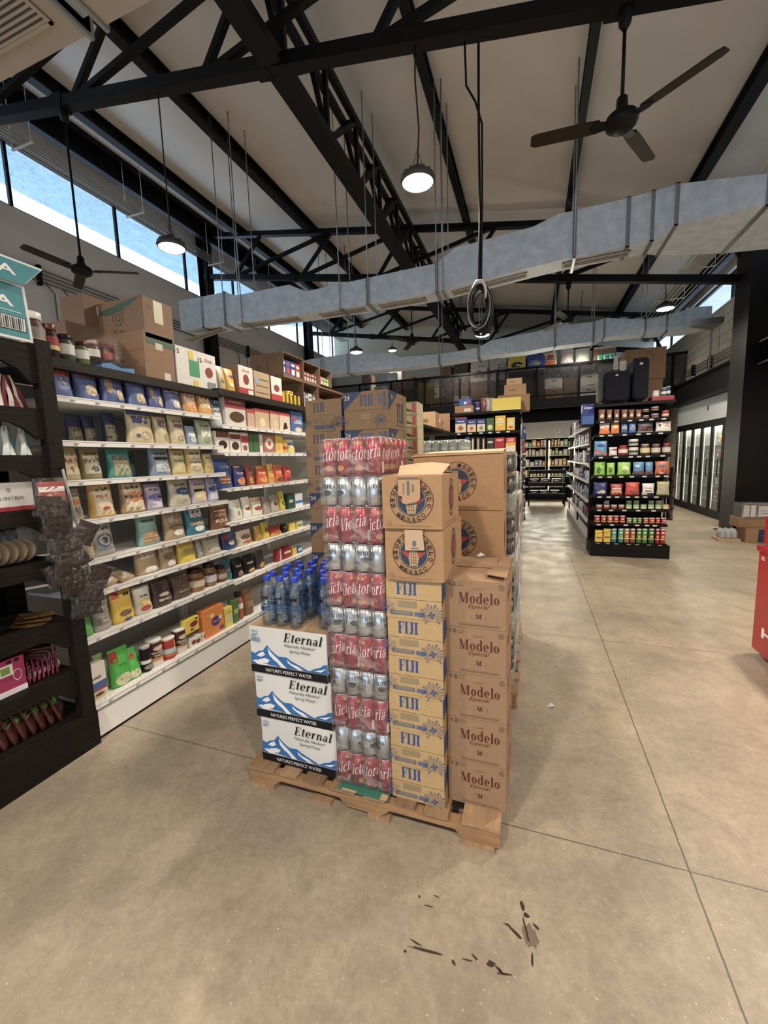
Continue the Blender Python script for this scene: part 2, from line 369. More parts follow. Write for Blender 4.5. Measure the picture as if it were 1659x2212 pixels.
WALLM = mat('#d2cecb', .9, kind='plaster', sc=3, amt=.04); CEIL = mat('#d6d0c8', .6, kind='panel', sc=1.5, amt=.05)
mb = MB(); mb.box((XL-.25,YF,0),(XL,YB,6.2), WALLM); mb.box((XL-.25,YF,7.35),(XL,YB,8.0), WALLM); struct(mb.build('wall_left'))
# block wall on the right: courses of concrete block
bm_ = bpy.data.materials.new('concrete_block'); bm_.use_nodes = True; nt2 = bm_.node_tree; N2 = nt2.nodes.new
t2 = N2('ShaderNodeTexCoord'); s2 = N2('ShaderNodeSeparateXYZ'); c2 = N2('ShaderNodeCombineXYZ'); nt2.links.new(t2.outputs['Object'], s2.inputs[0])
nt2.links.new(s2.outputs[1], c2.inputs[0]); nt2.links.new(s2.outputs[2], c2.inputs[1])
br = N2('ShaderNodeTexBrick'); nt2.links.new(c2.outputs[0], br.inputs['Vector']); br.inputs['Scale'].default_value = 1
br.inputs['Brick Width'].default_value = .4; br.inputs['Row Height'].default_value = .2; br.inputs['Mortar Size'].default_value = .008
br.inputs['Color1'].default_value = (*rgb('#d0cbbc'),1); br.inputs['Color2'].default_value = (*rgb('#c2bdae'),1); br.inputs['Mortar'].default_value = (*rgb('#8a867a'),1)
nt2.links.new(br.outputs[0], nt2.nodes['Principled BSDF'].inputs['Base Color']); nt2.nodes['Principled BSDF'].inputs['Roughness'].default_value = .9
bb = N2('ShaderNodeBump'); bb.inputs['Strength'].default_value = .5; bb.inputs['Distance'].default_value = .01; nt2.links.new(br.outputs['Fac'], bb.inputs['Height']); bb.invert = True; nt2.links.new(bb.outputs[0], nt2.nodes['Principled BSDF'].inputs['Normal'])
mb = MB(); mb.box((XR,9.7,0),(XR+.2,YB,4.87), bm_); mb.box((XR,YF,5.5),(XR+.2,YB,6.2), WALLM); mb.box((XR,YF,0),(XR+.2,9.7,4.87), mat('#d2cfc8',.6,kind='panelw',sc=2,amt=.03)); struct(mb.build('wall_right'))
mb = MB(); mb.box((XL,YB,0),(XR,YB+.2,8.2), mat('#ddd6bf',.9)); struct(mb.build('wall_back'))
# entrance wall behind the viewer, with a wide glazed opening
mb = MB(); mb.box((XL,YF-.2,0),(-6.5,YF,8.2), WALLM); mb.box((2.6,YF-.2,0),(XR,YF,8.2), WALLM); mb.box((-6.5,YF-.2,2.7),(2.6,YF,8.2), WALLM)
struct(mb.build('wall_front'))
# roof deck, sloping down to the right
mb = MB(); x0, x1 = XL-3.6, XR+1.6
mb.add([(x0,YF-1,deck(x0)),(x1,YF-1,deck(x1)),(x1,YB+1,deck(x1)),(x0,YB+1,deck(x0)),(x0,YF-1,deck(x0)+.1),(x1,YF-1,deck(x1)+.1),(x1,YB+1,deck(x1)+.1),(x0,YB+1,deck(x0)+.1)],
       [(0,1,2,3),(7,6,5,4),(0,4,5,1),(1,5,6,2),(2,6,7,3),(3,7,4,0)], CEIL)
struct(mb.build('ceiling'))
# clerestory windows
def clerestory(name, x, z0, z1, ys, out):
    fr = MB(); fr.box((x-.03,ys[0],z0),(x+.03,ys[-1],z0+.05), STEEL); fr.box((x-.03,ys[0],z1-.05),(x+.03,ys[-1],z1), STEEL)
    for y in ys: fr.box((x-.03,y-.025,z0+.05),(x+.03,y+.025,z1-.05), STEEL)
    o = struct(fr.build(name))
    g = MB(); g.box((x-.006,ys[0],z0+.05),(x+.006,ys[-1],z1-.05), GLASSY); par(g.build('pane'), o)
ysL = [YF+.1+1.72*k for k in range(14)]
clerestory('window_1', XL-.1, 6.2, 7.35, [YF]+[-4.6,-2.9,-1.2,.5,2.2,3.45,5.3,7.35,9.3]+[11.2,13.0,14.9,16.6,YB], -1)
clerestory('window_2', XR+.1, 4.87, 5.5, [YF,-3,-.5,2,4.5,7,9.4,11.9,14.2,16.3,YB], 1)
clr = MB(); 
for k in range(6): clr.box((-6.5+1.82*k-.04,YF-.13,0),(-6.5+1.82*k+.04,YF-.05,2.7), STEEL)
clr.box((-6.5,YF-.13,2.2),(2.6,YF-.05,2.26), STEEL); o = struct(clr.build('window_3')); g = MB(); g.box((-6.5,YF-.1,0),(2.6,YF-.09,2.7), GLASSY); par(g.build('pane'), o)
# pale blue-grey soffit boards under the left eave
mb = MB(); xa, xb = XL-3.55, XL-.27
mb.add([(xa,YF-.9,deck(xa)-.05),(xb,YF-.9,deck(xb)-.05),(xb,YB+.9,deck(xb)-.05),(xa,YB+.9,deck(xa)-.05),(xa,YF-.9,deck(xa)-.006),(xb,YF-.9,deck(xb)-.006),(xb,YB+.9,deck(xb)-.006),(xa,YB+.9,deck(xa)-.006)],
       [(0,1,2,3),(7,6,5,4),(0,4,5,1),(1,5,6,2),(2,6,7,3),(3,7,4,0)], mat('#8fa7b3',.9,kind='soffit',sc=3,amt=.1))
struct(mb.build('trim_1'))
# steel: joists, columns
for x, w, h in ((-8.25,.14,.42),(-7.3,.16,.25),(-5.2,.16,.25),(-1.4,.11,.22),(.6,.10,.18),(2.5,.14,.22),(3.85,.14,.3)):
    mb = MB(); z = deck(x)
    mb.box((x-w/2,YF,z-h),(x+w/2,YB,z-h+.02), STEEL); mb.box((x-.015,YF,z-h+.02),(x+.015,YB,z-.03), STEEL); mb.box((x-w/2,YF,z-.03),(x+w/2,YB,z-.004), STEEL)
    o = mb.build('roof_beam')
    nm = {-8.25:'black steel roof beam right above the left clerestory windows',-7.3:'black roof beam between the window wall and the hanging pendant rows',-5.2:'thick black roof beam left of the open lattice girder',-1.4:'black roof beam directly right of the open lattice girder',.6:'slim black roof beam passing behind the big ceiling fan',2.5:'black roof beam right of the big ceiling fan',3.85:'black roof beam along the block wall clerestory'}[x]
    tag(o, nm, 'roof beam', 'steel roof beams running down the shop')
for x in (-8.02,):
    z = deck(x); mb = MB(); mb.box((x-.03,YF,z-.1),(x+.03,YB,z-.004), STEEL)
    tag(mb.build('roof_purlin'), {-8.02:'thin black purlin beside the window eave',-4.45:'thin black purlin left of the lattice girder',-2.05:'thin black purlin right of the lattice girder'}[x], 'purlin', 'thin purlins')
# cross trusses: sloping chords, zigzag webs
def truss(y, name_lbl):
    root = empty('roof_truss', (0,y,0)); xs = (-8.5, 3.75)
    top = lambda x: 6.27-.172*x; bot = lambda x: 5.22-.172*x
    for nm, f, t in (('top_chord',top,.11),('bottom_chord',bot,.13)):
        mb = MB(); mb.bar((xs[0],0,f(xs[0])),(xs[1],0,f(xs[1])), .13, t, STEEL)
        if nm == 'bottom_chord':
            for x in (-5.75,-2.7,.6): mb.bar((x-.09,0,f(x-.09)),(x+.09,0,f(x+.09)), .15,.16,STEEL)
        mb.build(nm, root)
    nb = [-8.45,-7.6,-5.6,-3.55,-1.55,.45,2.4,3.7]; ntp = [-8.45,-6.6,-4.6,-2.75,-.75,1.3,3.1]
    seq = [(nb[0],bot),(ntp[1],top)]
    for i in range(1,6):
        for a, b2 in (((nb[i],bot),(ntp[i],top)),((nb[i],bot),(ntp[i+1] if i+1<len(ntp) else ntp[-1],top))):
            mb = MB(); sgn = .07 if b2[0]>a[0] else -.07
            mb.bar((a[0]+sgn,0,a[1](a[0])),(b2[0]-sgn*.5,0,b2[1](b2[0])), .07,.07,STEEL); mb.build('web_member', root)
    mb = MB(); mb.bar((3.7,0,bot(3.7)),(3.15,0,top(3.15)),.07,.07,STEEL); mb.build('web_member', root)
    tag(root, name_lbl, 'truss', 'sloping cross trusses')
truss(4.2, 'near black steel truss crossing the top of the view')
truss(9.7, 'middle black steel truss behind the long near air duct')
truss(15.2, 'farthest black steel truss above the mezzanine')
truss(-1.3, 'black steel truss overhead behind the viewer')
# lattice girder down the middle: one bottom chord, two top chords, webs on both sides
root = empty('lattice_girder', (-2.6,0,0))
mb = MB(); mb.box((-.08,YF+.05,5.60),(.15,YB-.6,5.72), STEEL); mb.build('bottom_chord', root)
for dx in (-.16,.02):
    mb = MB(); mb.box((dx-.04,YF+.05,6.6),(dx+.04,YB-.6,6.7), STEEL); mb.build('top_chord', root)
k = 0; y = -5.6
while y < 16.4:
    for dx in (-.16,.02):
        mb = MB(); mb.bar((.03,y,5.72),(dx,y,6.62),.06,.06,STEEL); mb.bar((.03,y,5.72),(dx,y+1.0,6.62),.055,.055,STEEL); mb.build('web_member', root)
    mb = MB(); mb.bar((-.16,y,6.65),(.02,y,6.65),.05,.05,STEEL); mb.build('cross_tie', root)
    y += 1.0; k += 1
tag(root, 'long open lattice girder of black steel running down the middle of the roof', 'girder')
for y, lb in ((4.2,'left black steel column on the window wall nearest the viewer'),(9.7,'black steel column between the two left clerestory windows'),(15.2,'far black steel column at the left end of the mezzanine')):
    mb = MB(); mb.box((-8.62,y-.13,0),(-8.6,y+.13,7.7), STEEL); mb.box((-8.36,y-.13,0),(-8.34,y+.13,7.7), STEEL); mb.box((-8.6,y-.01,0),(-8.36,y+.01,7.7), STEEL)
    mb.box((-8.64,y-.15,0),(-8.32,y+.15,.02),STEEL)
    tag(mb.build('steel_column'), lb, 'column', 'columns on the left wall')
mb = MB(); mb.box((3.47,9.15,0),(4.08,9.75,5.55), mat('#0f0c0b',.5,kind='colp',sc=3,amt=.2)); mb.box((3.40,9.08,0),(4.09,9.8,.015), STEEL); mb.box((3.45,9.13,5.1),(4.09,9.77,5.2),STEEL)
tag(mb.build('steel_column'), 'massive dark square column beside the cooler doors on the right', 'column')
mb = MB(); mb.box((3.62,4.0,3.35),(3.98,9.15,3.38),STEEL); mb.box((3.62,4.0,2.98),(3.98,9.15,3.01),STEEL); mb.box((3.79,4.0,3.01),(3.81,9.15,3.35),STEEL)
tag(mb.build('wall_beam'), 'dark horizontal I-beam reaching from the big column to the right edge', 'beam')
mb = MB()
for z in (2.80,3.32): mb.box((3.72,9.75,z),(4.08,14.3,z+.04),STEEL)
mb.box((3.8,9.75,2.84),(3.84,14.3,3.32),STEEL)
tag(mb.build('wall_beam'), 'dark horizontal I-beam above the cooler fascia under the block wall', 'beam')
# conduits on the walls
mb = MB()
for i,z in enumerate((5.05,5.12,5.19,5.26)): mb.tube([(XL+.06,YF+.5,z),(XL+.06,YB-.3,z)], .014, mat('#6d6a64',.5,.4), 6)
for y in (2.0,5.5,8.0,11.5): mb.box((XL+.002,y,4.98),(XL+.1,y+.05,5.33), STEEL)
for y,dz in ((5.6,.9),(5.9,.8),(10.9,.7),(11.3,.8)): mb.tube([(XL+.07,y,5.05),(XL+.07,y+.15,4.9),(XL+.07,y+.15,4.9-dz)], .014, mat('#6d6a64',.5,.4), 6)
tag(mb.build('conduit_run'), 'bundle of grey conduits running along the left wall below the windows', 'conduit')
mb = MB()
for i,z in enumerate((3.62,3.70,3.78)): mb.tube([(XR-.05,9.85,z),(XR-.05,YB-3.8,z)], .016, mat('#77736a',.5,.4), 6)
for y in (11.0,12.5,13.6): mb.box((XR-.09,y,3.56),(XR-.002,y+.06,3.84), STEEL)
tag(mb.build('conduit_run'), 'three grey conduits running along the block wall', 'conduit')
mb = MB(); mb.tube([(XR-.13,12.3,3.4),(XR-.13,12.3,4.7)], .025, mat('#b5b5ae',.5), 8)
tag(mb.build('downpipe'), 'thin pale vertical pipe on the block wall', 'pipe')
# cable ladder beside the right clerestory
mb = MB(); WC = mat('#d5d3cc',.45)
for i in range(7): mb.tube([(2.86+.085*i,4.5,5.28-.017*i),(2.86+.085*i,14,5.28-.017*i)], .011, WC, 6)
for y in (5.6,7.2,8.8,10.6,12.4): mb.box((2.8,y,5.23),(3.43,y+.03,5.25), WC); mb.tube([(2.82,y,5.24),(2.82,y,5.9)],.006,WC,5); mb.tube([(3.41,y,5.24),(3.41,y,5.8)],.006,WC,5)
tag(mb.build('conduit_rack'), 'row of seven white conduits hung under the roof beside the right windows', 'conduit rack')
mb = MB()
for i in range(5): mb.tube([(-7.85+.07*i,YF+1,6.72),(-7.85+.07*i,YB-1,6.72)], .012, mat('#8a8c8c',.4,.6), 6)
for y in (4.9,6.9,9.2,11.2,13.2): mb.box((-7.95,y,6.68),(-7.45,y+.03,6.70), WC); mb.tube([(-7.93,y,6.69),(-7.93,y,7.7)],.006,WC,5); mb.tube([(-7.47,y,6.69),(-7.47,y,7.6)],.006,WC,5)
tag(mb.build('conduit_rack'), 'row of grey conduits hung on white brackets beside the left windows', 'conduit rack')

# ------------------------------------------------------------------ air ducts
def duct(name_lbl, st, grilles, hangers, y_back=.36):
    """st: (px, py_top, py_bottom, y_front, depth)"""
    root = empty('air_duct', (0,0,0)); secs = []
    for px,pt,pb,yf,dp in st:
        a = on_y(px,pb,yf); zt = z_at_line(px,pt,a.x,yf); secs.append((a.x,yf,dp,a.z,zt))
    vs=[]; fs=[]
    for x,yf,dp,z0,z1 in secs: vs += [(x,yf,z0),(x,yf,z1),(x,yf+dp,z1),(x,yf+dp,z0)]
    for i in range(len(secs)-1):
        for j in range(4): fs.append((4*i+j,4*i+(j+1)%4,4*(i+1)+(j+1)%4,4*(i+1)+j))
    fs += [(0,1,2,3),tuple(4*(len(secs)-1)+j for j in (3,2,1,0))]
    mb = MB(); mb.add(vs,fs,GALV); mb.build('duct_body', root)
    return root, secs
def z_at_line(px,py,x,y): return on_y(px,py,y).z
def seam(root, secs, i):
    x,yf,dp,z0,z1 = secs[i]; mb = MB(); t=.012
    mb.box((x-.022,yf-t,z0-t),(x+.022,yf-.001,z1+t),GALV_T); mb.box((x-.022,yf-t,z0-t),(x+.022,yf+dp+t,z0-.001),GALV_T); mb.box((x-.022,yf-t,z1+.001),(x+.022,yf+dp+t,z1+t),GALV_T)
    mb.build('duct_flange', root)
def grille(root, x0,x1,yc,wd,z,sl=0.0,n=0):
    mb = MB(); G = mat('#b3a898',.5); D = mat('#57504a',.6)
    zz = lambda x: z+sl*(x-x0)
    def q(xa,xb,ya,yb,dz,h,m): mb.add([(xa,ya,zz(xa)-dz-h),(xb,ya,zz(xb)-dz-h),(xb,yb,zz(xb)-dz-h),(xa,yb,zz(xa)-dz-h),(xa,ya,zz(xa)-dz),(xb,ya,zz(xb)-dz),(xb,yb,zz(xb)-dz),(xa,yb,zz(xa)-dz)],[(3,2,1,0),(4,5,6,7),(0,1,5,4),(1,2,6,5),(2,3,7,6),(3,0,4,7)],m)
    q(x0,x1,yc-wd/2,yc+wd/2,.001,.006,D)
    for a in (yc-wd/2, yc+wd/2-.02): q(x0,x1,a,a+.02,.007,.008,G)
    for a in (x0,x1-.02): q(a,a+.02,yc-wd/2,yc+wd/2,.007,.008,G)
    k = n or 3
    for i in range(1,k): y = yc-wd/2+wd*i/k; q(x0+.02,x1-.02,y-.006,y+.006,.007,.006,G)
    mb.build('vent_grille', root)
def hanger(root, x, yf, dp, z0, z1top=None):
    mb = MB()
    for y in (yf-.03,yf+dp+.03): mb.tube([(x,y,z0-.02),(x,y,deck(x)-.004 if z1top is None else z1top)], .009, GALV_T, 6)
    mb.bar((x,yf-.05,z0-.03),(x,yf+dp+.05,z0-.03),.03,.025,GALV_T); mb.build('duct_hanger', root)
st1 = [(391,649,713,6.3,.36),(440,640,707,6.3,.36),(488,630,701,6.3,.36),(516,637,697,6.3,.36),(628,614,682,6.3,.36),(663,629,677,6.3,.36),(795,600,657,6.3,.36),(944,568,631,6.3,.36),(985,535,620,6.3,.36),(1150,490,577,6.3,.36),(1205,462,563,6.3,.36),(1240,455,555,6.3,.36),(1355,428,532,6.3,.36),(1408,414,519,6.2,.36),(1460,398,485,6.05,.8),(1659,375,442,5.7,1.1),(1850,345,402,5.4,1.2)]
d1, s1 = duct('', st1, None, None)
for i in (1,2,6,7,11,12,13,14,15): seam(d1, s1, i)
def duct_bottom(secs, x):
    for a,b2 in zip(secs,secs[1:]):
        if a[0]<=x<=b2[0]: t=(x-a[0])/(b2[0]-a[0]); return a[3]+(b2[3]-a[3])*t
    return secs[-1][3]
for xa,xb in ((-6.2,-5.35),(-4.95,-3.75),(-3.35,-2.55),(-2.3,-1.55),(-1.15,-.1),(.35,1.15)):
    za, zb = duct_bottom(s1,xa), duct_bottom(s1,xb); grille(d1, xa, xb, 6.48, .16, za-.001, (zb-za)/(xb-xa))
for px in (488,525,736,797,944,958,1240): 
    x = x_at(px,6.3,4.1); hanger(d1, x, 6.3, .36, duct_bottom(s1,x))
tag(d1, 'near galvanised air duct with ceiling-side grilles crossing the whole shop', 'air duct')
st2 = [(660,778,812,10.9,.4),(695,772,812,10.9,.4),(751,765,806,10.9,.4),(845,762,797,10.9,.4),(865,772,795,10.9,.4),(949,765,785,10.9,.4),(1033,751,772,10.9,.4),(1060,735,768,10.9,.4),(1140,720,759,10.9,.4),(1155,717,756,10.9,.4),(1199,704,748,10.9,.4),(1282,695,738,10.9,.4),(1305,687,728,10.9,.4),(1394,690,719,10.9,.45),(1440,680,715,10.9,.48),(1478,670,712,10.9,.5)]
st2 = [(a,min(b2,c-20),c,d_,e) for a,b2,c,d_,e in st2]
d2, s2_ = duct('', st2, None, None)
for i in (1,2,5,6,10,11,12,13,14): seam(d2, s2_, i)
for px in (700,755,949,1036,1199,1282,1394):
    x = x_at(px,10.9,4.2); hanger(d2, x, 10.9, .4, duct_bottom(s2_,x))
x9,y9,dp9,z90,z91 = s2_[-1]
mb = MB(); vs=[]; fs=[]; arc=[(0,0),(.18,.02),(.34,-.08),(.44,-.28),(.46,-.55)]
for k_,(dx,dy) in enumerate(arc):
    vs += [(x9+dx,y9+dp9+dy,z90),(x9+dx,y9+dp9+dy,z91)]
inner=[(0,-dp9),(.01,-dp9-.02),(.0,-dp9-.05),(-.02,-dp9-.1),(-.04,-.55-.12)]
for dx,dy in inner: vs += [(x9+dx,y9+dp9+dy,z90),(x9+dx,y9+dp9+dy,z91)]
n_=5
for i in range(n_-1):
    fs += [(2*i,2*i+1,2*i+3,2*i+2),(10+2*i,10+2*i+2,10+2*i+3,10+2*i+1),(2*i,2*i+2,12+2*i,10+2*i),(2*i+1,11+2*i,13+2*i,2*i+3)]
fs += [(8,9,19,18)]
mb.add(vs,fs,GALV); mb.build('duct_elbow', d2)
mb = MB(); mb.prism([(x9-.06,y9-.62),(x9+.46,y9-.14),(x9+.46,y9-.70),(x9-.06,y9-.72)],'z',z90-.12,z90-.001,GALV_T); mb.build('duct_outlet', d2)
tag(d2, 'far galvanised air duct ending in an elbow at the block wall', 'air duct')
# near duct overhead at the top left corner
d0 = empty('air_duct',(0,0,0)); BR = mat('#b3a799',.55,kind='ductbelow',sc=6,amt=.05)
mb = MB(); mb.box((-4.4,1.42,4.05),(-2.43,2.0,4.5),BR); mb.build('duct_body', d0)
mb = MB(); mb.box((-2.33,1.42,4.05),(-.2,2.0,4.5),BR); mb.build('duct_body', d0)
mb = MB(); mb.box((-2.43,1.46,4.09),(-2.33,1.96,4.46),GALV); mb.box((-2.455,1.40,4.03),(-2.43,2.02,4.52),GALV_T); mb.box((-2.33,1.40,4.03),(-2.305,2.02,4.52),GALV_T); mb.build('duct_collar', d0)
grille(d0,-3.7,-2.56,1.67,.42,4.049,0,15); grille(d0,-2.1,-1.0,1.67,.42,4.049,0,15)
tag(d0, 'overhead air duct with slatted grille in the top left corner', 'air duct')

# ------------------------------------------------------------------ lamps
EM = bpy.data.materials.new('lamp_glow'); EM.use_nodes = True; q = EM.node_tree.nodes['Principled BSDF']; q.inputs['Emission Color'].default_value = (1,.9,.74,1); q.inputs['Emission Strength'].default_value = 30
WIRE = mat('#2b2b2b',.5)
def lamp(x,y,z,lb,ztop=None,rot=0,power=None,wob=.0):
    root = empty('high_bay_lamp',(x,y,z))
    mb = MB(); mb.lathe([(.10,.075),(.155,.062),(.168,.03),(.155,.004),(.148,.0),(.146,.012)], mat('#4a4743',.45,.3), 28, caps=False); mb.lathe([(.04,.15),(.05,.13),(.06,.075),(.10,.075)][::-1], mat('#3b3835',.5), 20)
    for a in range(14): t=2*PI*a/14; mb.bar((.06*math.cos(t),.06*math.sin(t),.10),(.15*math.cos(t),.15*math.sin(t),.062),.006,.03,mat('#3b3835',.5))
    mb.build('housing', root)
    mb = MB(); mb.lathe([(.001,-.022),(.07,-.018),(.12,-.006),(.146,.010)], EM, 28, caps=False); mb.build('lens', root)
    mb = MB(); zt = (ztop or deck(x)-.25)-z
    mb.tube([(0,0,.15),(.0+wob,.0,.15+(zt-.15)*.3),(-.01,.01,.15+(zt-.15)*.7),(0,0,zt)], .008, WIRE, 6)
    mb.tube([(-.05,0,.15),(0,0,.3),(.05,0,.15)], .004, WIRE, 5); mb.build('hanging_cable', root)
    ld = bpy.data.lights.new('lamp_light','SPOT'); ld.energy = power or LAMP_W*4.2; ld.color = LAMP_C; ld.shadow_soft_size = .13; ld.spot_size = math.radians(160); ld.spot_blend = .55
    lo = bpy.data.objects.new('lamp_light', ld); COL.objects.link(lo); lo.parent = root; lo.location = (0,0,-.17)
    tag(root, lb, 'pendant lamp', 'round high bay lamps')
lamp(-1.07,4.2,4.18,'lit round high bay lamp hanging centrally below the near truss, brightest in view',5.4,wob=.02)
lamp(-4.15,4.2,4.18,'lit round high bay lamp hanging in front of the left clerestory windows',5.9)
lamp(-1.07,9.7,4.22,'lit round high bay lamp behind the coiled cable, above the far duct',5.4)
lamp(-4.1,9.7,4.2,'lit round high bay lamp above the stacked cartons at the far left',5.9)
lamp(2.37,9.7,4.27,'lit round high bay lamp in front of the block wall duct elbow',4.8)
lamp(-4.9,15.0,5.55,'small far lamp against the pale gable wall',6.0,power=LAMP_W*2)
lamp(1.3,13.9,4.97,'high bay lamp before the right half of the mezzanine',deck(1.3)-.003,power=LAMP_W*1.5)  # added light for the dim mezzanine cartons, tucked behind the far duct
lamp(-2.2,13.9,4.9,'high bay lamp before the middle of the mezzanine',deck(-2.2)-.003,power=LAMP_W*1.5)  # second added lamp, there only to lift the mezzanine goods
for i,(x,y) in enumerate(((2.3,4.2),(-4.15,-1.3),(-1.07,-1.3),(2.3,-1.3))): lamp(x,y,4.18,['lamp out of frame to the right','left lamp behind the viewer','middle lamp behind the viewer','right lamp behind the viewer'][i]+' of the shop floor' ,5.4-.2*x)
# ------------------------------------------------------------------ ceiling fans
def fan(x,y,z,ztop,angs,lb):
    root = empty('ceiling_fan',(x,y,z)); K = mat('#0b0908',.45); BW = mat('#2e2318',.55,kind='blade',sc=5,amt=.2)
    mb = MB(); mb.lathe([(.02,-.07),(.07,-.065),(.115,-.03),(.125,.0),(.115,.035),(.07,.06),(.045,.10),(.04,.17),(.02,.19)], K, 28); mb.build('motor_housing', root)
    mb = MB(); mb.tube([(0,0,.17),(0,0,ztop-z-.02)], .014, K, 8); mb.build('downrod', root)
    mb = MB(); mb.lathe([(.02,-.16),(.045,-.12),(.055,-.03),(.05,0)], K, 16, Matrix.Translation((0,0,ztop-z))); mb.build('canopy', root)
    for a in angs:
        T = Matrix.Rotation(math.radians(a),4,'Z') @ Matrix.Rotation(math.radians(12),4,'X')
        mb = MB(); mb.prism([(.17,-.055),(.30,-.062),(.66,-.058),(.70,-.04),(.70,.045),(.66,.058),(.30,.062),(.17,.055)],'z',-.004,.004,BW,T)
        ob = mb.build('blade', root); mb = MB(); mb.prism([(.08,-.03),(.2,-.05),(.24,0),(.2,.05),(.08,.03)],'z',-.012,-.0045,K,T); mb.build('blade_bracket', ob)
    tag(root, lb, 'ceiling fan', 'three-bladed ceiling fans')
fan(.65,4.2,4.24,5.06,(61,-176,-38),'large dark three-bladed ceiling fan at the upper right')
fan(-5.72,4.2,4.2,6.15,(30,150,270),'dark ceiling fan in front of the left clerestory windows')
fan(.65,9.7,4.31,5.05,(10,130,250),'dark ceiling fan hanging before the far duct on the right')
fan(-2.68,9.7,4.28,5.6,(0,120,240),'dark ceiling fan hanging before the pale gable wall')
# ------------------------------------------------------------------ coiled cable hung from the near truss
root = empty('coiled_cable', (-.495,4.2,2.98)); 
mb = MB(); mb.tube([(0,0,.22),(.01,0,.8),(.0,0,1.6),(0,0,2.2)], .012, RUBBER, 6); mb.tube([(.02,0,.22),(.03,0,.9),(.03,.0,1.55),(-.03,0,1.75),(-.11,0,1.9),(-.12,0,2.25)], .010, RUBBER, 6); mb.build('feed_cable', root)
for k,(rx,rz_,dx,dz,c) in enumerate(((.105,.19,0,0,'#141414'),(.115,.2,.01,-.01,'#8c8c8c'),(.12,.205,.02,-.02,'#141414'),(.10,.2,-.01,-.03,'#141414'),(.115,.215,.03,-.035,'#1c1c1c'),(.11,.2,-.02,.0,'#5a5a5a'),(.12,.22,.015,-.05,'#141414'),(.105,.21,.0,-.06,'#222222'),(.12,.2,.03,-.07,'#141414'))):  # paler grey loops are glare painted onto the black cable
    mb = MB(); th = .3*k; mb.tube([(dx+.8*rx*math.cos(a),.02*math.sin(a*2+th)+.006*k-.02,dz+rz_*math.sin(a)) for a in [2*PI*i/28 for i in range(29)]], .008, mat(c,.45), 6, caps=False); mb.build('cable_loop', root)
mb = MB(); mb.tube([(-.05,-.03,.16),(-.02,-.04,.21),(.03,-.035,.21),(.06,-.02,.15),(.065,0,.06)], .012, mat('#dcdcdc',.4), 8); mb.build('cable_tie', root)
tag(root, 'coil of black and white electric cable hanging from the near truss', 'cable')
# ================================================================== THE FRONT PALLET
# floor marks
rnd = random.Random(3)
def blob(cx,cy,rx,ry,n,j,rot=0):
    return [(cx+(rx*math.cos(a)*math.cos(rot)-ry*math.sin(a)*math.sin(rot))*rnd.uniform(1-j,1+j), cy+(rx*math.cos(a)*math.sin(rot)+ry*math.sin(a)*math.cos(rot))*rnd.uniform(1-j,1+j)) for a in [2*PI*i/n for i in range(n)]]
mb = MB(); DK = mat('#3a3126',.9); LT = mat('#7d6c5a',.9)
mb.prism(blob(.015,1.235,.022,.035,14,.25,.3),'z',.0004,.0010,LT)
for cx,cy,rx,ry,ro in ((-.30,1.088,.05,.0035,.1),(-.335,1.10,.02,.002,-.2),(-.36,1.066,.005,.004,0),(-.21,1.085,.008,.004,-.8),(-.15,1.12,.012,.003,-.5),(-.17,1.105,.018,.002,.1),(-.10,1.118,.012,.009,.5),(-.075,1.11,.014,.004,-.6),(-.06,1.105,.02,.0025,.2),(-.012,1.32,.007,.018,.4),(.0,1.295,.010,.008,0),(.0,1.25,.003,.035,.3),(-.04,1.235,.035,.003,-.5),(.03,1.27,.012,.004,-.7),(.02,1.17,.003,.02,0),(-.32,1.22,.018,.002,.1),(-.30,1.26,.012,.0015,-.1),(-.36,1.24,.006,.003,-.7)):
    mb.prism(blob(cx,cy,rx,ry,11,.3,ro),'z',.0011,.0017,DK)
tag(mb.build('floor_stain'), 'dark scraped stain on the concrete floor in front of the pallet', 'stain', kind='stuff')
mb = MB(); mb.add([(0,0,.001),(.035,.004,.012),(.04,.03,.002),(.018,.036,.014),(-.004,.022,.003),(.02,.02,.018)],[(0,1,5),(1,2,5),(2,3,5),(3,4,5),(4,0,5),(0,4,3,2,1)],WHITE_P)
tag(mb.build('paper_scrap',loc=(.11,2.57,0)), 'small crumpled white scrap lying on the floor right of the pallet', 'scrap')

# pallet
PX0, PX1, PY0 = -1.28, -.10, 1.5
WOODS = [mat(h,.85,kind='woody',sc=5,amt=.22,bump=.15) for h in ('#9c7a52','#ab8860','#87694a')]; WOODX = mat('#a57a4c',.85,kind='wood',sc=5,amt=.25,bump=.2)
root = empty('wooden_pallet',(PX0,PY0,0)); Wd = PX1-PX0
for y in (.02,.48,.94):
    pr = [(0,.016),(.13,.016),(.17,.05),(.48,.05),(.52,.016),(.68,.016),(.72,.05),(1.0,.05),(1.04,.016),(Wd,.016),(Wd,.085),(0,.085)]
    mb = MB(); mb.prism(pr,'y',y-.02,y+.02,WOODX); mb.build('stringer', root)
for i,(x,w) in enumerate(((.0,.14),(.175,.09),(.30,.1),(.44,.12),(.60,.1),(.745,.09),(.875,.1),(1.03,.15))):
    mb = MB(); mb.box((x,-.01+.004*(i%3),.086),(x+w,.97,.101),WOODS[i%3]); mb.build('deck_board', root)
for x,w in ((.01,.13),(.34,.1),(.62,.1),(1.03,.13)):
    mb = MB(); mb.box((x,-.012,0),(x+w,.96,.0155),WOODS[1]); mb.build('bottom_board', root)
tag(root,'light wooden pallet carrying the water and beer cartons in the foreground','pallet')
PZ = .102

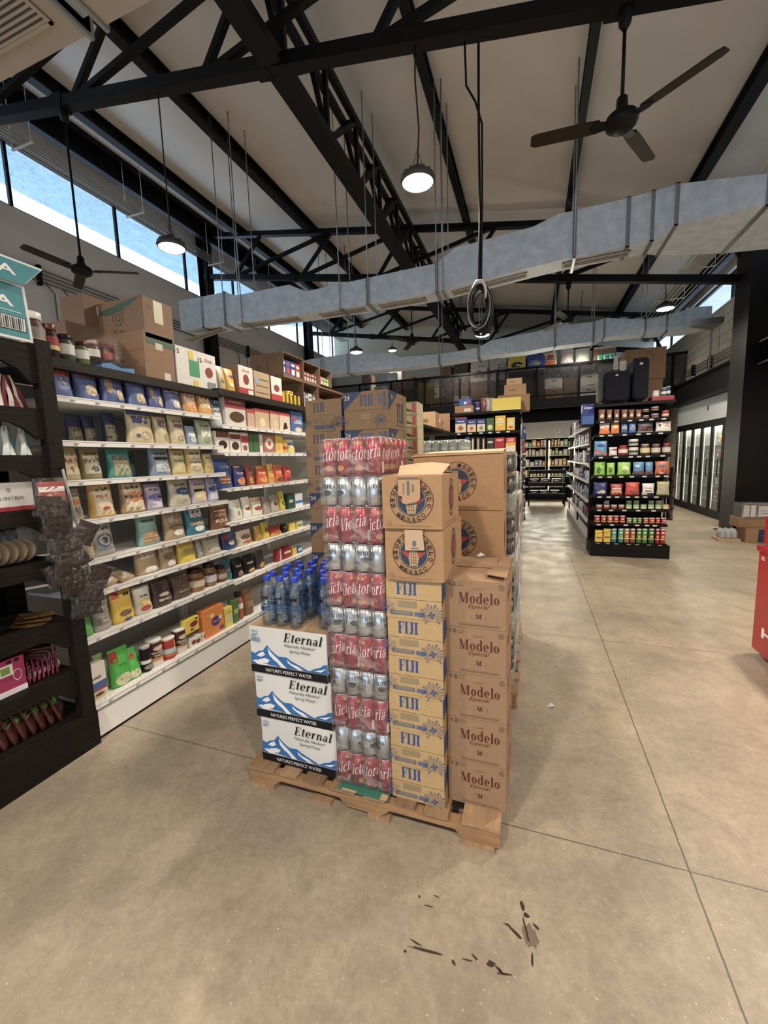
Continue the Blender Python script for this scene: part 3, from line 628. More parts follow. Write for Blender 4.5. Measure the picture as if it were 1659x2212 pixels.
BLUE='#1d6fb5'; INK='#17181c'; FB='#27508f'
ETERNAL = [('p',[(-.5,.17),(-.5,.43),(-.44,.40),(-.39,.46),(-.33,.49),(-.27,.62),(-.23,.53),(-.17,.45),(-.12,.40),(-.02,.41),(.04,.35),(.11,.30),(.17,.26),(.29,.17)],BLUE),
    ('p',[(.25,.17),(.34,.26),(.41,.30),(.45,.36),(.5,.38),(.5,.17)],BLUE),
    ('p',[(-.265,.57),(-.235,.50),(-.20,.44),(-.14,.36),(-.09,.28),(-.02,.17),(-.09,.17),(-.14,.26),(-.2,.33),(-.25,.42)],'#f0efec'),
    ('p',[(-.33,.47),(-.30,.40),(-.36,.34),(-.42,.36),(-.38,.42)],'#f0efec'),('p',[(-.40,.28),(-.30,.33),(-.24,.30),(-.28,.22),(-.38,.22)],'#f0efec'),('p',[(-.48,.24),(-.42,.27),(-.3,.2),(-.12,.19),(-.4,.17)],'#f0efec'),
    ('p',[(-.01,.37),(.04,.30),(.10,.26),(.2,.17),(.15,.17),(.06,.24),(.0,.30)],'#f0efec'),('p',[(.05,.30),(.14,.25),(.22,.19),(.12,.24)],'#f0efec'),('p',[(.33,.22),(.42,.26),(.49,.30),(.42,.21)],'#f0efec'),
    ('r',-.5,0,.5,.17,INK),('t',0,.085,.60,.075,"NATURE'S PERFECT WATER",'#eceae6'),
    ('t',.21,.845,.50,.20,'Eternal',INK,{'serif':.95,'shear':.22}),('t',.17,.665,.40,.085,'Naturally Alkaline*','#3c3e42'),('t',.17,.555,.27,.085,'Spring Water','#3c3e42'),
    ('t',-.42,.90,.09,.05,'600mL','#3b6ea8'),('r',-.47,.83,-.38,.845,'#6b93bf'),('r',-.47,.80,-.40,.812,'#6b93bf')]
ET_BAR = [('r',-.47+.011*i,.68,-.47+.011*i+(.004 if i%3 else .008),.78,'#3b6ea8') for i in range(12)]
ET_SIDE = [('r',-.5,0,.5,.17,INK),('r',-.47,.2,.47,.52,INK),('r',-.45,.215,.45,.5,'#eceae6'),('t',-.18,.355,.4,.2,'E',INK,{'serif':1,'shear':.2}),('r',-.47,.6,.47,.605,'#777777'),('r',-.47,.9,.47,.905,'#777777'),('t',.0,.08,.5,.06,'ALKALINE','#eceae6')]
WHB = mat('#dedbd4',.55)
def carton(nm,w,h,d,base,ds,side,loc,rz,lb,cat,group=None,top=(),alike=False,left=()):
    o = mb_box(w,h,d,base,ds,side,top,left).build(nm, loc=loc, rz=rz); return tag(o,lb,cat,group,alike=alike)
EH=.231
for k,(dx,dy,rz,pos) in enumerate(((.005,0,-.012,'bottom of its stack'),(-.012,.0,.006,'middle of its stack'),(-.02,-.005,0,'top of its stack under the bottles'))):
    carton('water_carton',.41,EH-.002,.30,WHB,ETERNAL+(ET_BAR if k==2 else []),ET_SIDE,(-1.035+dx,1.70+dy,PZ+k*EH),rz,'white water carton with blue mountains and black band, '+pos,'carton','white mountain water cartons',top=[('r',-.5,-.5,.5,.5,CARD)])
for k in range(3):
    carton('water_carton',.41,EH-.002,.29,WHB,(),ET_SIDE,(-1.045,2.01,PZ+k*EH),0,'white water carton hidden behind the front mountain cartons','carton','white water cartons in the second row',top=[('r',-.5,-.5,.5,.5,CARD)],alike=True)
mb = MB(); mb.box((-1.27,2.17,PZ),(-.81,2.46,PZ+EH*3),CARD_D); mb.box((-1.27,2.17,PZ+EH*3),(-.81,2.175,PZ+EH*3+.02),CARD)
tag(mb.build('brown_carton'),'brown carton behind the bottled water, mostly hidden','carton')
# bottles
def bottle():
    prof = [(.020,.0),(.031,.005),(.0345,.018),(.033,.045),(.0345,.065),(.0345,.085),(.0325,.105),(.031,.12),(.0325,.14),(.0345,.155),(.0335,.172),(.027,.192),(.016,.208),(.0135,.215),(.0135,.222)]
    mb = MB(); mb.lathe(prof, PET, 22)
    root = mb.build('water_bottle')
    lb = MB(); mp = lambda u,v,n: ((.0335+n)*math.sin(u/.034), -(.0335+n)*math.cos(u/.034), .075+v)
    LB = P('#27507f',.3); 
    lb.add([mp(-.03+.006*i,j*.022,.0006) for j in range(2) for i in range(11)], [(i,i+1,i+12,i+11) for i in range(10)], LB)
    lb.add([mp(a,b_,.0008) for a,b_ in ((-.03,.022),(-.02,.032),(-.012,.026),(0,.042),(.012,.029),(.02,.033),(.03,.022))],[(0,1,2,3,4,5,6)],LB)
    deco(lb, mp, .064, .08, [('t',0,.80,.72,.24,'Eternal',INK,{'bold':.03,'shear':.2})]); par(lb.build('printed_band'), root)
    cp = MB(); cp.lathe([(.0150,.213),(.0155,.217),(.0155,.233),(.014,.236),(.001,.236)], P('#1f45c8',.35), 20)
    for i in range(20): t=2*PI*i/20; cp.bar((.0157*math.sin(t),.0157*math.cos(t),.215),(.0157*math.sin(t),.0157*math.cos(t),.232),.0014,.0014,P('#1f45c8',.35))
    cp.lathe([(.0152,.2105),(.0152,.2122)], P('#1f45c8',.35), 20, caps=False); par(cp.build('cap'), root)
    return root
BZ = PZ+3*EH; b0 = bottle(); spots = []
for r in range(8):
    for c in range(6):
        x = -1.19+.072*c+(.0 if r%2 else .02)+rnd.uniform(-.004,.004); y = 1.585+.072*r+rnd.uniform(-.004,.004)
        if x>-.815 or (c==3 and r<1) : continue
        if r<2 and c==3: continue
        if r==0 and c in(4,5): y += .025
        if r in (5,6) and c<1: continue
        if r>5 and (c<2 or rnd.random()<.25): continue
        spots.append((x,y,r,c))
for i,(x,y,r,c) in enumerate(spots):
    o = b0 if i==0 else dup(b0); o.location=(x,y,BZ+.001); o.rotation_euler=(0,0,rnd.uniform(-.35,.35))
    fr = {(0,0):'front left corner bottle with blue cap on the water cartons',(0,1):'second bottle from the left in the front row of capped water bottles',(0,2):'third bottle from the left in the front row of capped water bottles',(0,4):'front bottle right of the gap, near the red can packs',(0,5):'rightmost front bottle touching the red can packs'}.get((r,c))
    tag(o, fr or 'blue-capped water bottle standing behind the front row on the cartons','bottle','blue-capped water bottles', alike=not fr)

# can packs
RIM = mat('#cfd1d2',.25,.9)
VR = mat('#a8142a',.3,.6,coat=.3); SILV = mat('#c6ccd0',.28,.88)
def can_mesh(kind, h):
    if kind=='V':
        ds=[('t',0,.58,2.1,.34,'Victoria','#f1ece6',{'serif':.8,'shear':.5,'rot':.2}),('p',[(-.9,.36),(.2,.44),(1.0,.58),(1.0,.55),(.2,.40),(-.8,.32)],'#f1ece6'),('e',-.2,.86,.13,.05,'#c39a3a'),('e',.12,.86,.13,.05,'#c39a3a'),('e',0,.2,.25,.08,'#b98a35'),('r',1.1,.05,1.35,.35,'#e9e4de')]
        return mb_can(.0325,h,VR,ds,RIM,.8)
    if kind=='P':
        ds=[('t',0,.68,1.05,.17,'PACIFICO','#23292e',{'serif':1}),('e',0,.45,.3,.1,'#2d3a34'),('r',-.5,.33,.5,.345,'#39434a'),('t',0,.22,.6,.05,'LIGHT','#4c555b')]
        return mb_can(.0325,h,SILV,ds,RIM,.8)
    if kind=='M':
        ds=[('r',-1.2,.08,1.2,.9,'#20242a'),('t',0,.5,.9,.35,'M','#d9c9a0',{'bold':.03}),('r',-1.2,.86,1.2,.9,'#c09b4a')]
        return mb_can(.0325,h,mat('#30343a',.3,.4),ds,mat('#c9a34e',.3,.8),.8)
    ds=[('r',-1.2,.1,1.2,.85,'#8f9a86'),('t',0,.5,1.2,.2,'Corona','#e6e2d0',{'bold':.02})]
    return mb_can(.0325,h,mat('#98a392',.3,.45),ds,RIM,.8)
_can = {}
def pack(kind,h,loc,rz,lb,group,nx=4,ny=6,film=FILM,rows=('f','r'),seed=0):
    r = random.Random(seed); root = empty('can_pack',loc,rz); w=nx*.0655; d=ny*.0655
    if kind not in _can: o = can_mesh(kind,h-.008).build('can'); _can[kind]=o; first=True; o.parent=root
    else: first=False; o=_can[kind]
    used = first
    for i in range(nx):
        for j in range(ny):
            if not (j==0 or i==nx-1 or 'all' in rows): continue
            c = o if used else o.copy()
            if not used: COL.objects.link(c); c.parent=root
            used=False; c.location=((i-(nx-1)/2)*.0655,(j-(ny-1)/2)*.0655,.004); c.rotation_euler=(0,0,r.uniform(-1.6,1.6))
    if not(first): pass
    # tight film bulging over the cans
    mb = MB(); vs=[]; fs=[]; hs=[0,.006,.03,h*.5,h-.03,h-.006,h]; offs=[-.012,0,.0025,.001,.0025,0,-.012]; per=[]
    W2=w/2; D2=d/2
    pts=[]
    for i in range(nx*4+1): u=-W2+w*i/(nx*4); pts.append((u,-D2-.002+(.0045 if i%4==0 and 0<i<nx*4 else 0)))
    for j in range(1,ny*4): v=-D2+d*j/(ny*4); pts.append((W2+.002-(.0045 if j%4==0 else 0),v))
    for i in range(nx*2+1): u=W2-w*i/(nx*2); pts.append((u,D2+.002))
    for j in range(1,ny*2): v=D2-d*j/(ny*2); pts.append((-W2-.002,v))
    n=len(pts)
    for z,of in zip(hs,offs):
        for (x,y) in pts:
            k=1+of/W2 if abs(x)>abs(y)*W2/D2 else 1+of/D2; vs.append((x*(1+of/W2),y*(1+of/D2),z+r.uniform(-.0015,.0015)))
    for a in range(len(hs)-1):
        for j in range(n): fs.append((a*n+j,a*n+(j+1)%n,(a+1)*n+(j+1)%n,(a+1)*n+j))
    fs.append(tuple((len(hs)-1)*n+j for j in range(n)))
    mb.add(vs,fs,film,smooth=True); mb.build('plastic_wrap',root)
    return tag(root,lb,'can pack',group)
z = PZ+.004; VH,PH=.156,.121; y0 = 1.52+.196; nth=['bottom','second from the bottom','third from the bottom','fourth from the bottom','fifth from the bottom','top']
iv=ip=0
for k in range(11):
    v = k%2==0
    pack('V' if v else 'P', VH if v else PH, (-.691+rnd.uniform(-.002,.002),y0+rnd.uniform(-.004,.004),z), rnd.uniform(-.012,.012),
      ('wrapped pack of red cans, %s red pack of the stack'%nth[iv]) if v else ('wrapped pack of silver cans, %s silver pack of the stack'%(nth[ip] if ip<4 else 'top')), 'red can packs' if v else 'silver can packs', film=FILM_P if v else FILM, seed=k)
    if v: iv+=1
    else: ip+=1
    z += (VH if v else PH)
mb = MB(); mb.box((-.80,1.49,PZ-.0008),(-.565,1.75,PZ+.003), mat('#2f7d69',.7)); mb.box((-.78,1.488,PZ+.003),(-.71,1.50,PZ+.0035),CARD_L); mb.box((-.60,1.488,PZ+.003),(-.57,1.52,PZ+.0035),CARD_L)
tag(mb.build('cardboard_sheet'),'green cardboard sheet sticking out under the lowest red can pack','cardboard')

# cartons with an island flower print
def flower(cx,cy,s,c,asp):
    out=[]
    for i in range(15):
        a=-.9+i*.36; k=.045; L0=s*(.28+.05*(i%3)); L1=s*(1-.18*(i%2))
        out.append(('p',[(cx+L0*math.cos(a-k*.4),cy+L0*asp*math.sin(a-k*.4)),(cx+L1*math.cos(a-k),cy+L1*asp*math.sin(a-k)),(cx+L1*math.cos(a+k),cy+L1*asp*math.sin(a+k)),(cx+L0*math.cos(a+k*.4),cy+L0*asp*math.sin(a+k*.4))],c))
    for i in range(4): a=.4+i*1.5; out.append(('p',[(cx,cy),(cx+s*.25*math.cos(a-.5),cy+s*.25*asp*math.sin(a-.5)),(cx+s*.38*math.cos(a),cy+s*.38*asp*math.sin(a)),(cx+s*.2*math.cos(a+.5),cy+s*.2*asp*math.sin(a+.5))],c))
    return out
def FIJI(k=0, c=FB):
    L_=[('r',-.5,.505,.5,.515,'#5b452a'),('t',-.12,.77,.36,.32,'FIJI',c,{'serif':1}),('r',-.25,.925,.0,.94,'#6f6a5e')]
    L_ += [('r',-.28,.30,.06,.46,'#96835f'),('r',-.42,.10,-.02,.20,'#4d5878'),('r',-.40,.115,-.04,.205,'#7f7a70'),('r',.02,.10,.20,.20,'#5a648a')]
    L_ += flower(.33,.18,.22,c,1.3)+flower(-.46,.30,.14,c,1.5)
    if k==2: L_ = [('r',-.5,.505,.5,.515,'#5b452a'),('p',[(-.5,.52),(-.5,1),(-.08,1)],'#2c3d63'),('t',-.42,.86,.12,.13,'24','#c8b79a',{'bold':.02}),('t',.02,.76,.28,.28,'FIJI',c,{'serif':1}),('r',.27,.66,.36,.92,'#5a5f6e'),('r',.39,.55,.45,.95,'#4b5367'),('r',-.12,.25,.1,.42,'#937650')]+flower(.32,.22,.16,c,1.2)+flower(-.5,.25,.1,c,1.4)
    if k==3: L_ = [('r',-.5,.505,.5,.515,'#5b452a'),('p',[(-.5,.52),(-.5,1),(-.08,1)],'#2c3d63'),('t',-.40,.84,.16,.14,'24','#c8b79a',{'bold':.02}),('t',.08,.76,.32,.28,'FIJI','#2c3d63',{'serif':1}),('r',-.1,.22,.2,.40,'#7c6448')]+flower(.42,.22,.2,'#2c3d63',1.2)
    if k==4: L_ = [('r',-.5,.505,.5,.515,'#5b452a'),('t',-.12,.76,.30,.30,'FIJI','#2c3d63',{'serif':1}),('r',-.3,.27,.0,.44,'#7c6448'),('r',-.28,.08,.04,.2,'#4a5068'),('r',.08,.08,.26,.2,'#4a5068')]+flower(.38,.22,.2,'#2c3d63',1.3)+flower(-.45,.3,.12,'#2c3d63',1.3)
    return L_
FIJC = mat('#bd9a62',.6,kind='card',sc=50,amt=.06,coat=.15); FH=.1625
FSIDE=[('p',[(-.5,.4),(-.5,1),(.1,1)],'#2c4a86'),('r',-.5,.505,.5,.515,'#5b452a'),('t',.1,.5,.5,.4,'FIJI',FB,{'serif':1})]
for k in range(6):
    dx = (0,.002,-.002,.003,.006,.002)[k]
    o=carton("water_carton",.231,FH-.0015,.38,FIJC,FIJI(),FSIDE,(-.438+dx*.5,1.715+(.0 if k else .004),PZ+k*FH),rnd.uniform(-.012,.012),'yellowish water carton with blue flower print, '+['bottom','second from bottom','third from bottom','third from top','second from top','top'][k]+' of the front flower-print stack','carton','flower-print water cartons on the front pallet')
    
# emblem cartons
GMB='#2a3348'; GMR='#a93226'; GMD='#2a2723'
def ring_text(s,a0,a1,r,hh,cx,cy,w,h,inv=False):
    out=[]; n=len(s)
    for i,ch in enumerate(s):
        if ch==' ': continue
        a=a0+(a1-a0)*i/(n-1); x=cx+r*math.cos(a)/w; y=cy+r*math.sin(a)/h
        out.append(('t',x,y,hh*(.35 if ch=='I' else .85)/w,hh/h,ch,GMD,{'bold':.03,'rot':(a-PI/2) if not inv else (a+PI/2)}))
    return out
def EMBLEM(w,h,R=.078,cx=-.0,cy=.52,tape=True):
    q=lambda r:(r/w,r/h)
    L_=[('o',cx,cy,*q(R),.03,GMD),('e',cx,cy,*q(R*.70),GMB),('e',cx,cy,*q(R*.66),'#c9a87c'),('e',cx,cy,*q(R*.64),GMB),
        ('p',[(cx-R*.62/w,cy+R*.1/h),(cx+R*.62/w,cy+R*.1/h),(cx,cy-R*.42/h)],GMR),
        ('p',[(cx-R*.16/w,cy+R*.12/h),(cx+R*.16/w,cy+R*.12/h),(cx+R*.24/w,cy-R*.2/h),(cx+R*.18/w,cy-R*.58/h),(cx-R*.18/w,cy-R*.58/h),(cx-R*.24/w,cy-R*.2/h)],'#c2a06f')]
    for i in range(4): L_.append(('r',cx-R*.2/w,cy-R*(.02+.13*i)/h,cx+R*.2/w,cy-R*(.035+.13*i)/h,'#6d5334'))
    for i in (-1,0,1): L_.append(('r',cx+(R*.11*i-.0008)/w,cy-R*.56/h,cx+(R*.11*i+.0008)/w,cy+R*.1/h,'#6d5334'))
    L_+=ring_text('GRUPO MODELO',PI*1.08,-PI*.08,R*.845,R*.2,cx,cy,w,h)
    L_+=ring_text('MEXICO',PI*1.27,PI*1.73,R*.845,R*.2,cx,cy,w,h,True)
    L_+=[('o',cx-.37,.10,*q(.011),.15,'#6a5136'),('o',cx-.37,.10,*q(.005),.3,'#6a5136'),('r',cx-.27,.052,cx+.33,.066,'#7c6243')]
    if tape: L_+=[('p',[(cx-.22,.80),(cx+.14,.98),(cx+.14,.60),(cx+.12,.52),(cx-.14,.50),(cx-.14,.64),(cx-.18,.66)],'#b8946a')]+[('r',cx-.12+.07*i,.66,cx-.09+.07*i,.88,'#6f6350') for i in range(3)]
    return L_
GW,GH,GD=.236,.208,.38
KR = mat('#ab8154',.8,kind='card',sc=45,amt=.06); KRI = mat('#d9b98c',.8,kind='card',sc=45,amt=.05)
for k in range(2):
    w,h=GW,GH
    side=[('o',-.0,.52,.16,.38,.06,GMD),('e',0,.52,.11,.27,GMB),('e',0,.52,.07,.17,'#8d3540'),('r',-.3,.05,.3,.065,'#7c6243'),('t',0,.84,.06,.08,'G',GMD,{'bold':.03}),('t',0,.2,.06,.08,'X',GMD,{'bold':.03})]
    tape=[('p',[(-.20,1.0),(.16,1.0),(.165,.60),(.13,.53),(.07,.51),(-.08,.47),(-.14,.50),(-.14,.62),(-.20,.63)],'#b98f62'),('r',-.12,.66,-.10,.86,'#6f6350'),('r',-.055,.64,-.01,.90,'#6f6350'),('r',.03,.70,.06,.84,'#6f6350'),('r',-.20,.93,.15,.97,'#7b5a38')] if k else [('p',[(-.13,1.0),(.17,1.0),(.20,.62),(-.13,.60)],'#c4a07a'),('e',.03,.74,.035,.06,'#5d6570'),('r',-.03,.64,.10,.66,'#5d6570')]
    o=carton('emblem_carton',w,h-.003,GD,KR,EMBLEM(w,h,.086,-.0,.53,False)+tape,side,(-.432+(.0 if k else .006),1.70-(.012 if k else 0),PZ+6*FH+k*GH+.002),(-.015,.01)[k],
      ('brown carton with round blue and red barrel emblem, open flap on top','brown carton with round barrel emblem, directly under the one with raised flap')[1-k],'carton','round-emblem cartons')
    if k:
        f = MB(); f.prism([(-.085,-.04),(.085,-.04),(.115,.035),(.04,.05),(-.02,.045),(-.09,.03)],'z',0,.003,KRI); f=f.build('flap',o,(.01,-.08,h+.012)); f.rotation_euler=(math.radians(35),0,.06)
        f = MB(); f.box((-.118,-.188,0),(-.01,.0,.003),KR); f=f.build('flap',o,(0,0,h-.002)); f.rotation_euler=(.05,-.02,0)
        f = MB(); f.box((-.02,0,0),(.118,.185,.003),KR); f=f.build('flap',o,(0,0,h+.0)); f.rotation_euler=(-.05,0,0)
# modelo cartons
MODB = mat('#9c7856',.8,kind='card',sc=45,amt=.05); MR='#5f2412'
MOD=[('t',.06,.64,.66,.235,'Modelo',MR,{'serif':1.15}),('t',.06,.45,.36,.12,'Especial','#6a3019',{'shear':.5}),('t',.06,.255,.085,.10,'M','#40261b',{'serif':1}),('p',[(-.06,.20),(.0,.22),(.0,.30),(-.05,.30)],'#97795c'),('p',[(.18,.20),(.12,.22),(.12,.30),(.17,.30)],'#97795c'),
     ('t',-.37,.92,.11,.075,'12','#4b3729'),('r',-.475,.93,-.455,.945,'#4b3729'),('r',-.29,.89,-.20,.95,'#937152'),('o',.42,.90,.045,.055,.2,'#7c5c42'),('o',.42,.90,.02,.025,.3,'#7c5c42'),('r',-.26,.07,.38,.088,'#86674c'),('r',-.02,.84,.13,.85,'#8a5a40')]
MW,MH=.238,.1945
mt_ = bpy.data.materials
for k in range(5):
    dx=(.012,.008,.004,.0,.0)[k]
    o=carton('beer_carton',MW,MH-.0015,.36,MODB,MOD,[('t',0,.6,.6,.2,'Modelo',MR,{'bold':.03})],(-.203+dx*.3,1.765,PZ+k*MH),rnd.uniform(-.01,.012),'tan beer carton with red-brown serif-style lettering, '+['bottom','second from bottom','middle','second from top','top, flaps half open,'][k]+' of the right stack','carton','lettered tan beer cartons')
    if k==4:
        f=MB(); f.prism([(-.118,-.179),(.03,-.179),(.075,.02),(-.118,.02)],'z',0,.003,MODB); f=f.build('flap',o,(0,0,MH+.001)); f.rotation_euler=(.03,0,0)
        f=MB(); f.prism([(.035,-.12),(.12,-.175),(.12,.175),(.085,.175)],'z',0,.003,MODB); f=f.build('flap',o,(0,0,MH+.008)); f.rotation_euler=(.0,-.06,0)
        f=MB(); f.box((-.118,.0,0),(.06,.178,.003),MODB); f.build('flap',o,(0,0,MH+.006))
mb = MB(); mb.add([(0,0,0),(.03,.01,.008),(.035,.03,0),(.01,.03,.01),(-.01,.015,.004),(.012,.014,.02)],[(0,1,5),(1,2,5),(2,3,5),(3,4,5),(4,0,5),(0,4,3,2,1)],WHITE_P)
tag(mb.build('tissue',loc=(-.235,1.93,PZ+5*MH+.012)),'small white crumpled tissue on the top beer carton','tissue')
# large emblem cartons in the next row
for k in range(5):
    h=.298 if k>1 else .29; z=0
    h=.293
    o=carton('emblem_carton',.455,h,.30,KR,EMBLEM(.455,h,.10,.0,.5,False) if k>2 else (),[('o',0,.52,.16,.38,.06,GMD),('e',0,.52,.10,.25,'#8d3540')],(-.362,2.26,PZ+.296*k),0.0,'large brown emblem carton behind the small ones, '+['bottom','second from bottom','middle','second from top','top with folded flap'][k],'carton','large emblem cartons')
    if k==4:
        f=MB(); f.prism([(-.235,-.16),(.225,-.16),(.225,.06),(-.18,.06)],'z',0,.003,KRI); f=f.build('flap',o,(0,0,h+.005)); f.rotation_euler=(.10,-.015,0)
# ================================================================== STACKS BEHIND THE FRONT PALLET
def add_pallet(x,y,lb,two=False):
    o = dup(bpy.data.objects['wooden_pallet']); o.location=(x,y,0); tag(o,lb,'pallet'); return o
q_=add_pallet(-1.61,2.62,'wooden pallet under the darker flower-print cartons, behind the front pallet'); q_.scale=(.57,1,1)
p2_=add_pallet(-1.61,2.62,'upper wooden pallet of the pair under the darker flower-print cartons'); p2_.location.z=.102; p2_.scale=(.57,1,1)
KD = mat('#8f6f4b',.8,kind='card',sc=45,amt=.08)
nn=['bottom','second','third','fourth','fifth','sixth','seventh','top']
FKD=FIJI(4)
for k in range(8):
    f = 3 if k in (2,3,4) else 4
    o=carton('water_carton',.288,.2225,.38,KD,FIJI(f),FSIDE[:2],(-1.424+.006*math.sin(k*2),2.89,.206+k*.2238),rnd.uniform(-.01,.01),'dark kraft water carton of the narrow left stack behind the bottles, %s from the floor'%nn[k],'carton','flower-print cartons, narrow left stack')
for k in range(7):
    S2=[('p',[(-.5,.45),(-.5,1),(-.0,1)],'#2c3d63'),('t',-.32,.84,.1,.1,'24','#c8b79a',{'bold':.02}),('t',.12,.45,.36,.55,'FIJI','#2c3d63',{'serif':1}),('o',.33,.86,.07,.1,.12,'#3a3a3a'),('r',-.1,.10,.35,.14,'#6a5a48')]
    o=carton('water_carton',.332,.258,.42,KD,FIJI(2),S2,(-1.09+.004*math.cos(k),2.91,.206+k*.2605),rnd.uniform(-.008,.008),'wide water carton with printed 24 and blue corner, %s from the floor'%nn[k if k<6 else 7],'carton','wide flower-print cartons')
# pale can trays and dark cans further back
q_=add_pallet(-.075,2.5,'wooden pallet turned lengthwise under the dark and pale can packs'); q_.rotation_euler=(0,0,PI/2); q_.scale=(1,.86,1)
for k in range(13):
    pack('C',.122,(-.62,3.20,.104+.122*k),0,'pale green can pack in the middle row stack, layer %d from the floor'%(k+1) if k<12 else 'pale green shrink-wrapped can pack on top of the middle row','pale green can packs',5,4,seed=30+k)
for k in range(12):
    kk='M' if k%3 else 'C'
    pack(kk,.122,(-.225,2.66,.104+.1235*k),0.0,('dark can pack' if kk=='M' else 'pale can pack')+' beside the aisle behind the large emblem cartons, '+['lowest','2nd up','3rd up','4th up','5th up','6th up','7th up','8th up','9th up','10th up','11th up','topmost'][k],'can packs along the aisle',4,4,seed=50+k)
add_pallet(-1.22,2.55,'wooden pallet under the can packs along the aisle') if 0 else None
tw=['#d8d4cb','#b9b4a8','#5e8fa8','#c8bda4','#e2e0da','#8b7b62','#cfcac0']
for j,(yy,zt) in enumerate(((3.02,1.42),(3.45,1.30))):
    z=.103; k=0
    while z<zt-.1:
        h=.17+.05*((k*7+j*3)%3)/2; o=carton('wrapped_case',.36,h-.002,.40,mat(tw[(k+3*j)%7],.7),[('r',-.4,.2,.4,.5,'#7b6f5e')],[('r',-.4,.25,.4,.55,['#2f8fb0','#a08b6a','#3d5a40','#8f8f8f'][(k+j)%4])],(-.27+.01*math.sin(k*3),yy,z),rnd.uniform(-.03,.03),'plastic-wrapped drinks case in the %s aisle stack, %s up'%(['nearer','farther'][j],['1st','2nd','3rd','4th','5th','6th','7th','8th'][k]),'case','wrapped drinks cases along the aisle')
        f=MB(); r=random.Random(k+9*j); vs=[(.183+r.uniform(0,.03),-.2+.4*a/6,h*b_/3) for b_ in range(4) for a in range(7)]; f.add(vs,[(b_*7+a,b_*7+a+1,b_*7+a+8,b_*7+a+7) for b_ in range(3) for a in range(6)],FILM,smooth=True); par(f.build('loose_wrap'),o)
        z+=h; k+=1
for j in range(4):
    z=.104+.0
for k in range(4):
    o=carton('wrapped_case',.215,.216,.38,mat('#c9c4ba',.7),(),[('r',-.45,.1,.45,.3,'#8d7a5e'),('r',-.3,.5,.2,.8,'#9fb0b8')],(-.19,2.255-.0,PZ+.22*k) if 0 else (-.20,2.04,0),0,'x','x') if 0 else None

# ================================================================== WHITE GONDOLA ON THE LEFT
XF=-2.36; XBK=-2.98
STRIP = mat('#f0efec',.35); SHELFW = mat('#e6e4df',.45); TOPB = mat('#2b2724',.6,kind='woody',sc=6,amt=.3)
def shelf_board(root,y0,y1,z,xf=XF,depth=.5,seed=0,col=SHELFW,strip=STRIP,facing=1,tags=True,h=.036):
    mb=MB(); xb=xf-facing*depth; a,b2=min(xf,xb),max(xf,xb); mb.box((a,y0+.004,z-.016),(b2,y1-.004,z),col)
    r=random.Random(seed)
    if tags:
        dot=P('#77777a')
        y=y0+.05
        while y<y1-.03: mb.add([(xf-facing*.018,y,z+.0006),(xf-facing*.018,y+.006,z+.0006),(xf-facing*.024,y+.006,z+.0006),(xf-facing*.024,y,z+.0006)],[(0,1,2,3)],dot); y+=.03
    o=mb.build('shelf',root)
    mb=MB(); e=xf+facing*.006
    mb.box((min(xf,e),y0+.003,z-h+.010),(max(xf,e),y1-.003,z+.006),strip)
    if tags:
        y=y0+r.uniform(.04,.12); inkm=P('#5b5b60')
        while y<y1-.06:
            for q in range(3): mb.add([(e+facing*.0008,y,z-.010-.005*q),(e+facing*.0008,y+.03-.006*q,z-.010-.005*q),(e+facing*.0008,y+.03-.006*q,z-.0125-.005*q),(e+facing*.0008,y,z-.0125-.005*q)],[(0,1,2,3)],inkm)
            y+=r.uniform(.09,.2)
        mb.add([(e+facing*.0006,y0+.003,z-.001),(e+facing*.0006,y1-.003,z-.001),(e+facing*.0006,y1-.003,z-.0035),(e+facing*.0006,y0+.003,z-.0035)],[(0,1,2,3)],P('#9a9a9c'))
    mb.build('price_strip',o); return o
LV1=[1.94,1.705,1.49,1.265,1.035,.845,.59,.205]; LV2=[1.875,1.655,1.36,1.07,.835,.565,.205]
def bay(y0,y1,lv,top,lb,seed):
    root=empty('shelving_unit',(0,0,0))
    mb=MB(); mb.box((XBK-.02,y0,.0),(XBK,y1,top-.06),mat('#bdbcb8',.6)); mb.build('back_panel',root)
    mb=MB(); mb.box((XBK,y0,.0),(XF+.02,y1,.16),WHITE); mb.box((XF+.02,y0,.0),(XF+.024,y1,.012),BLACK); mb.build('base_plinth',root)
    for y in (y0,y1-.03):
        mb=MB(); mb.box((XBK,y+.002,.16),(XBK+.05,y+.028,top-.06),WHITE); mb.build('upright',root)
    for i,z in enumerate(lv): shelf_board(root,y0,y1,z,XF+(.022 if i==len(lv)-1 else 0),.55,seed+i)
    mb=MB(); mb.box((XBK,y0+.001,top-.055),(XF-.01,y1-.001,top-.002),TOPB); mb.build('top_board',root)
    tag(root,lb,'shelving unit','white shelving units on the left'); return root
bay(1.495,2.745,LV1,2.145,'white shelving unit of flour and oat bags nearest the dark wooden rack',10)
bay(2.748,4.05,LV2,2.17,'white shelving unit of baking boxes next to the tall carton stacks',30)
bay(4.053,5.35,LV2,2.17,'white shelving unit hidden behind the tall kraft cartons',50)
def T(word,c='#2b2b2b',u=0,v=.62,w=.7,h=.10,**k): return ('t',u,v,w,h,word,c,k)
BRM = lambda c='#2b2420': T("Bob's Red Mill",c,0,.80,.62,.11,shear=.3,bold=.02)
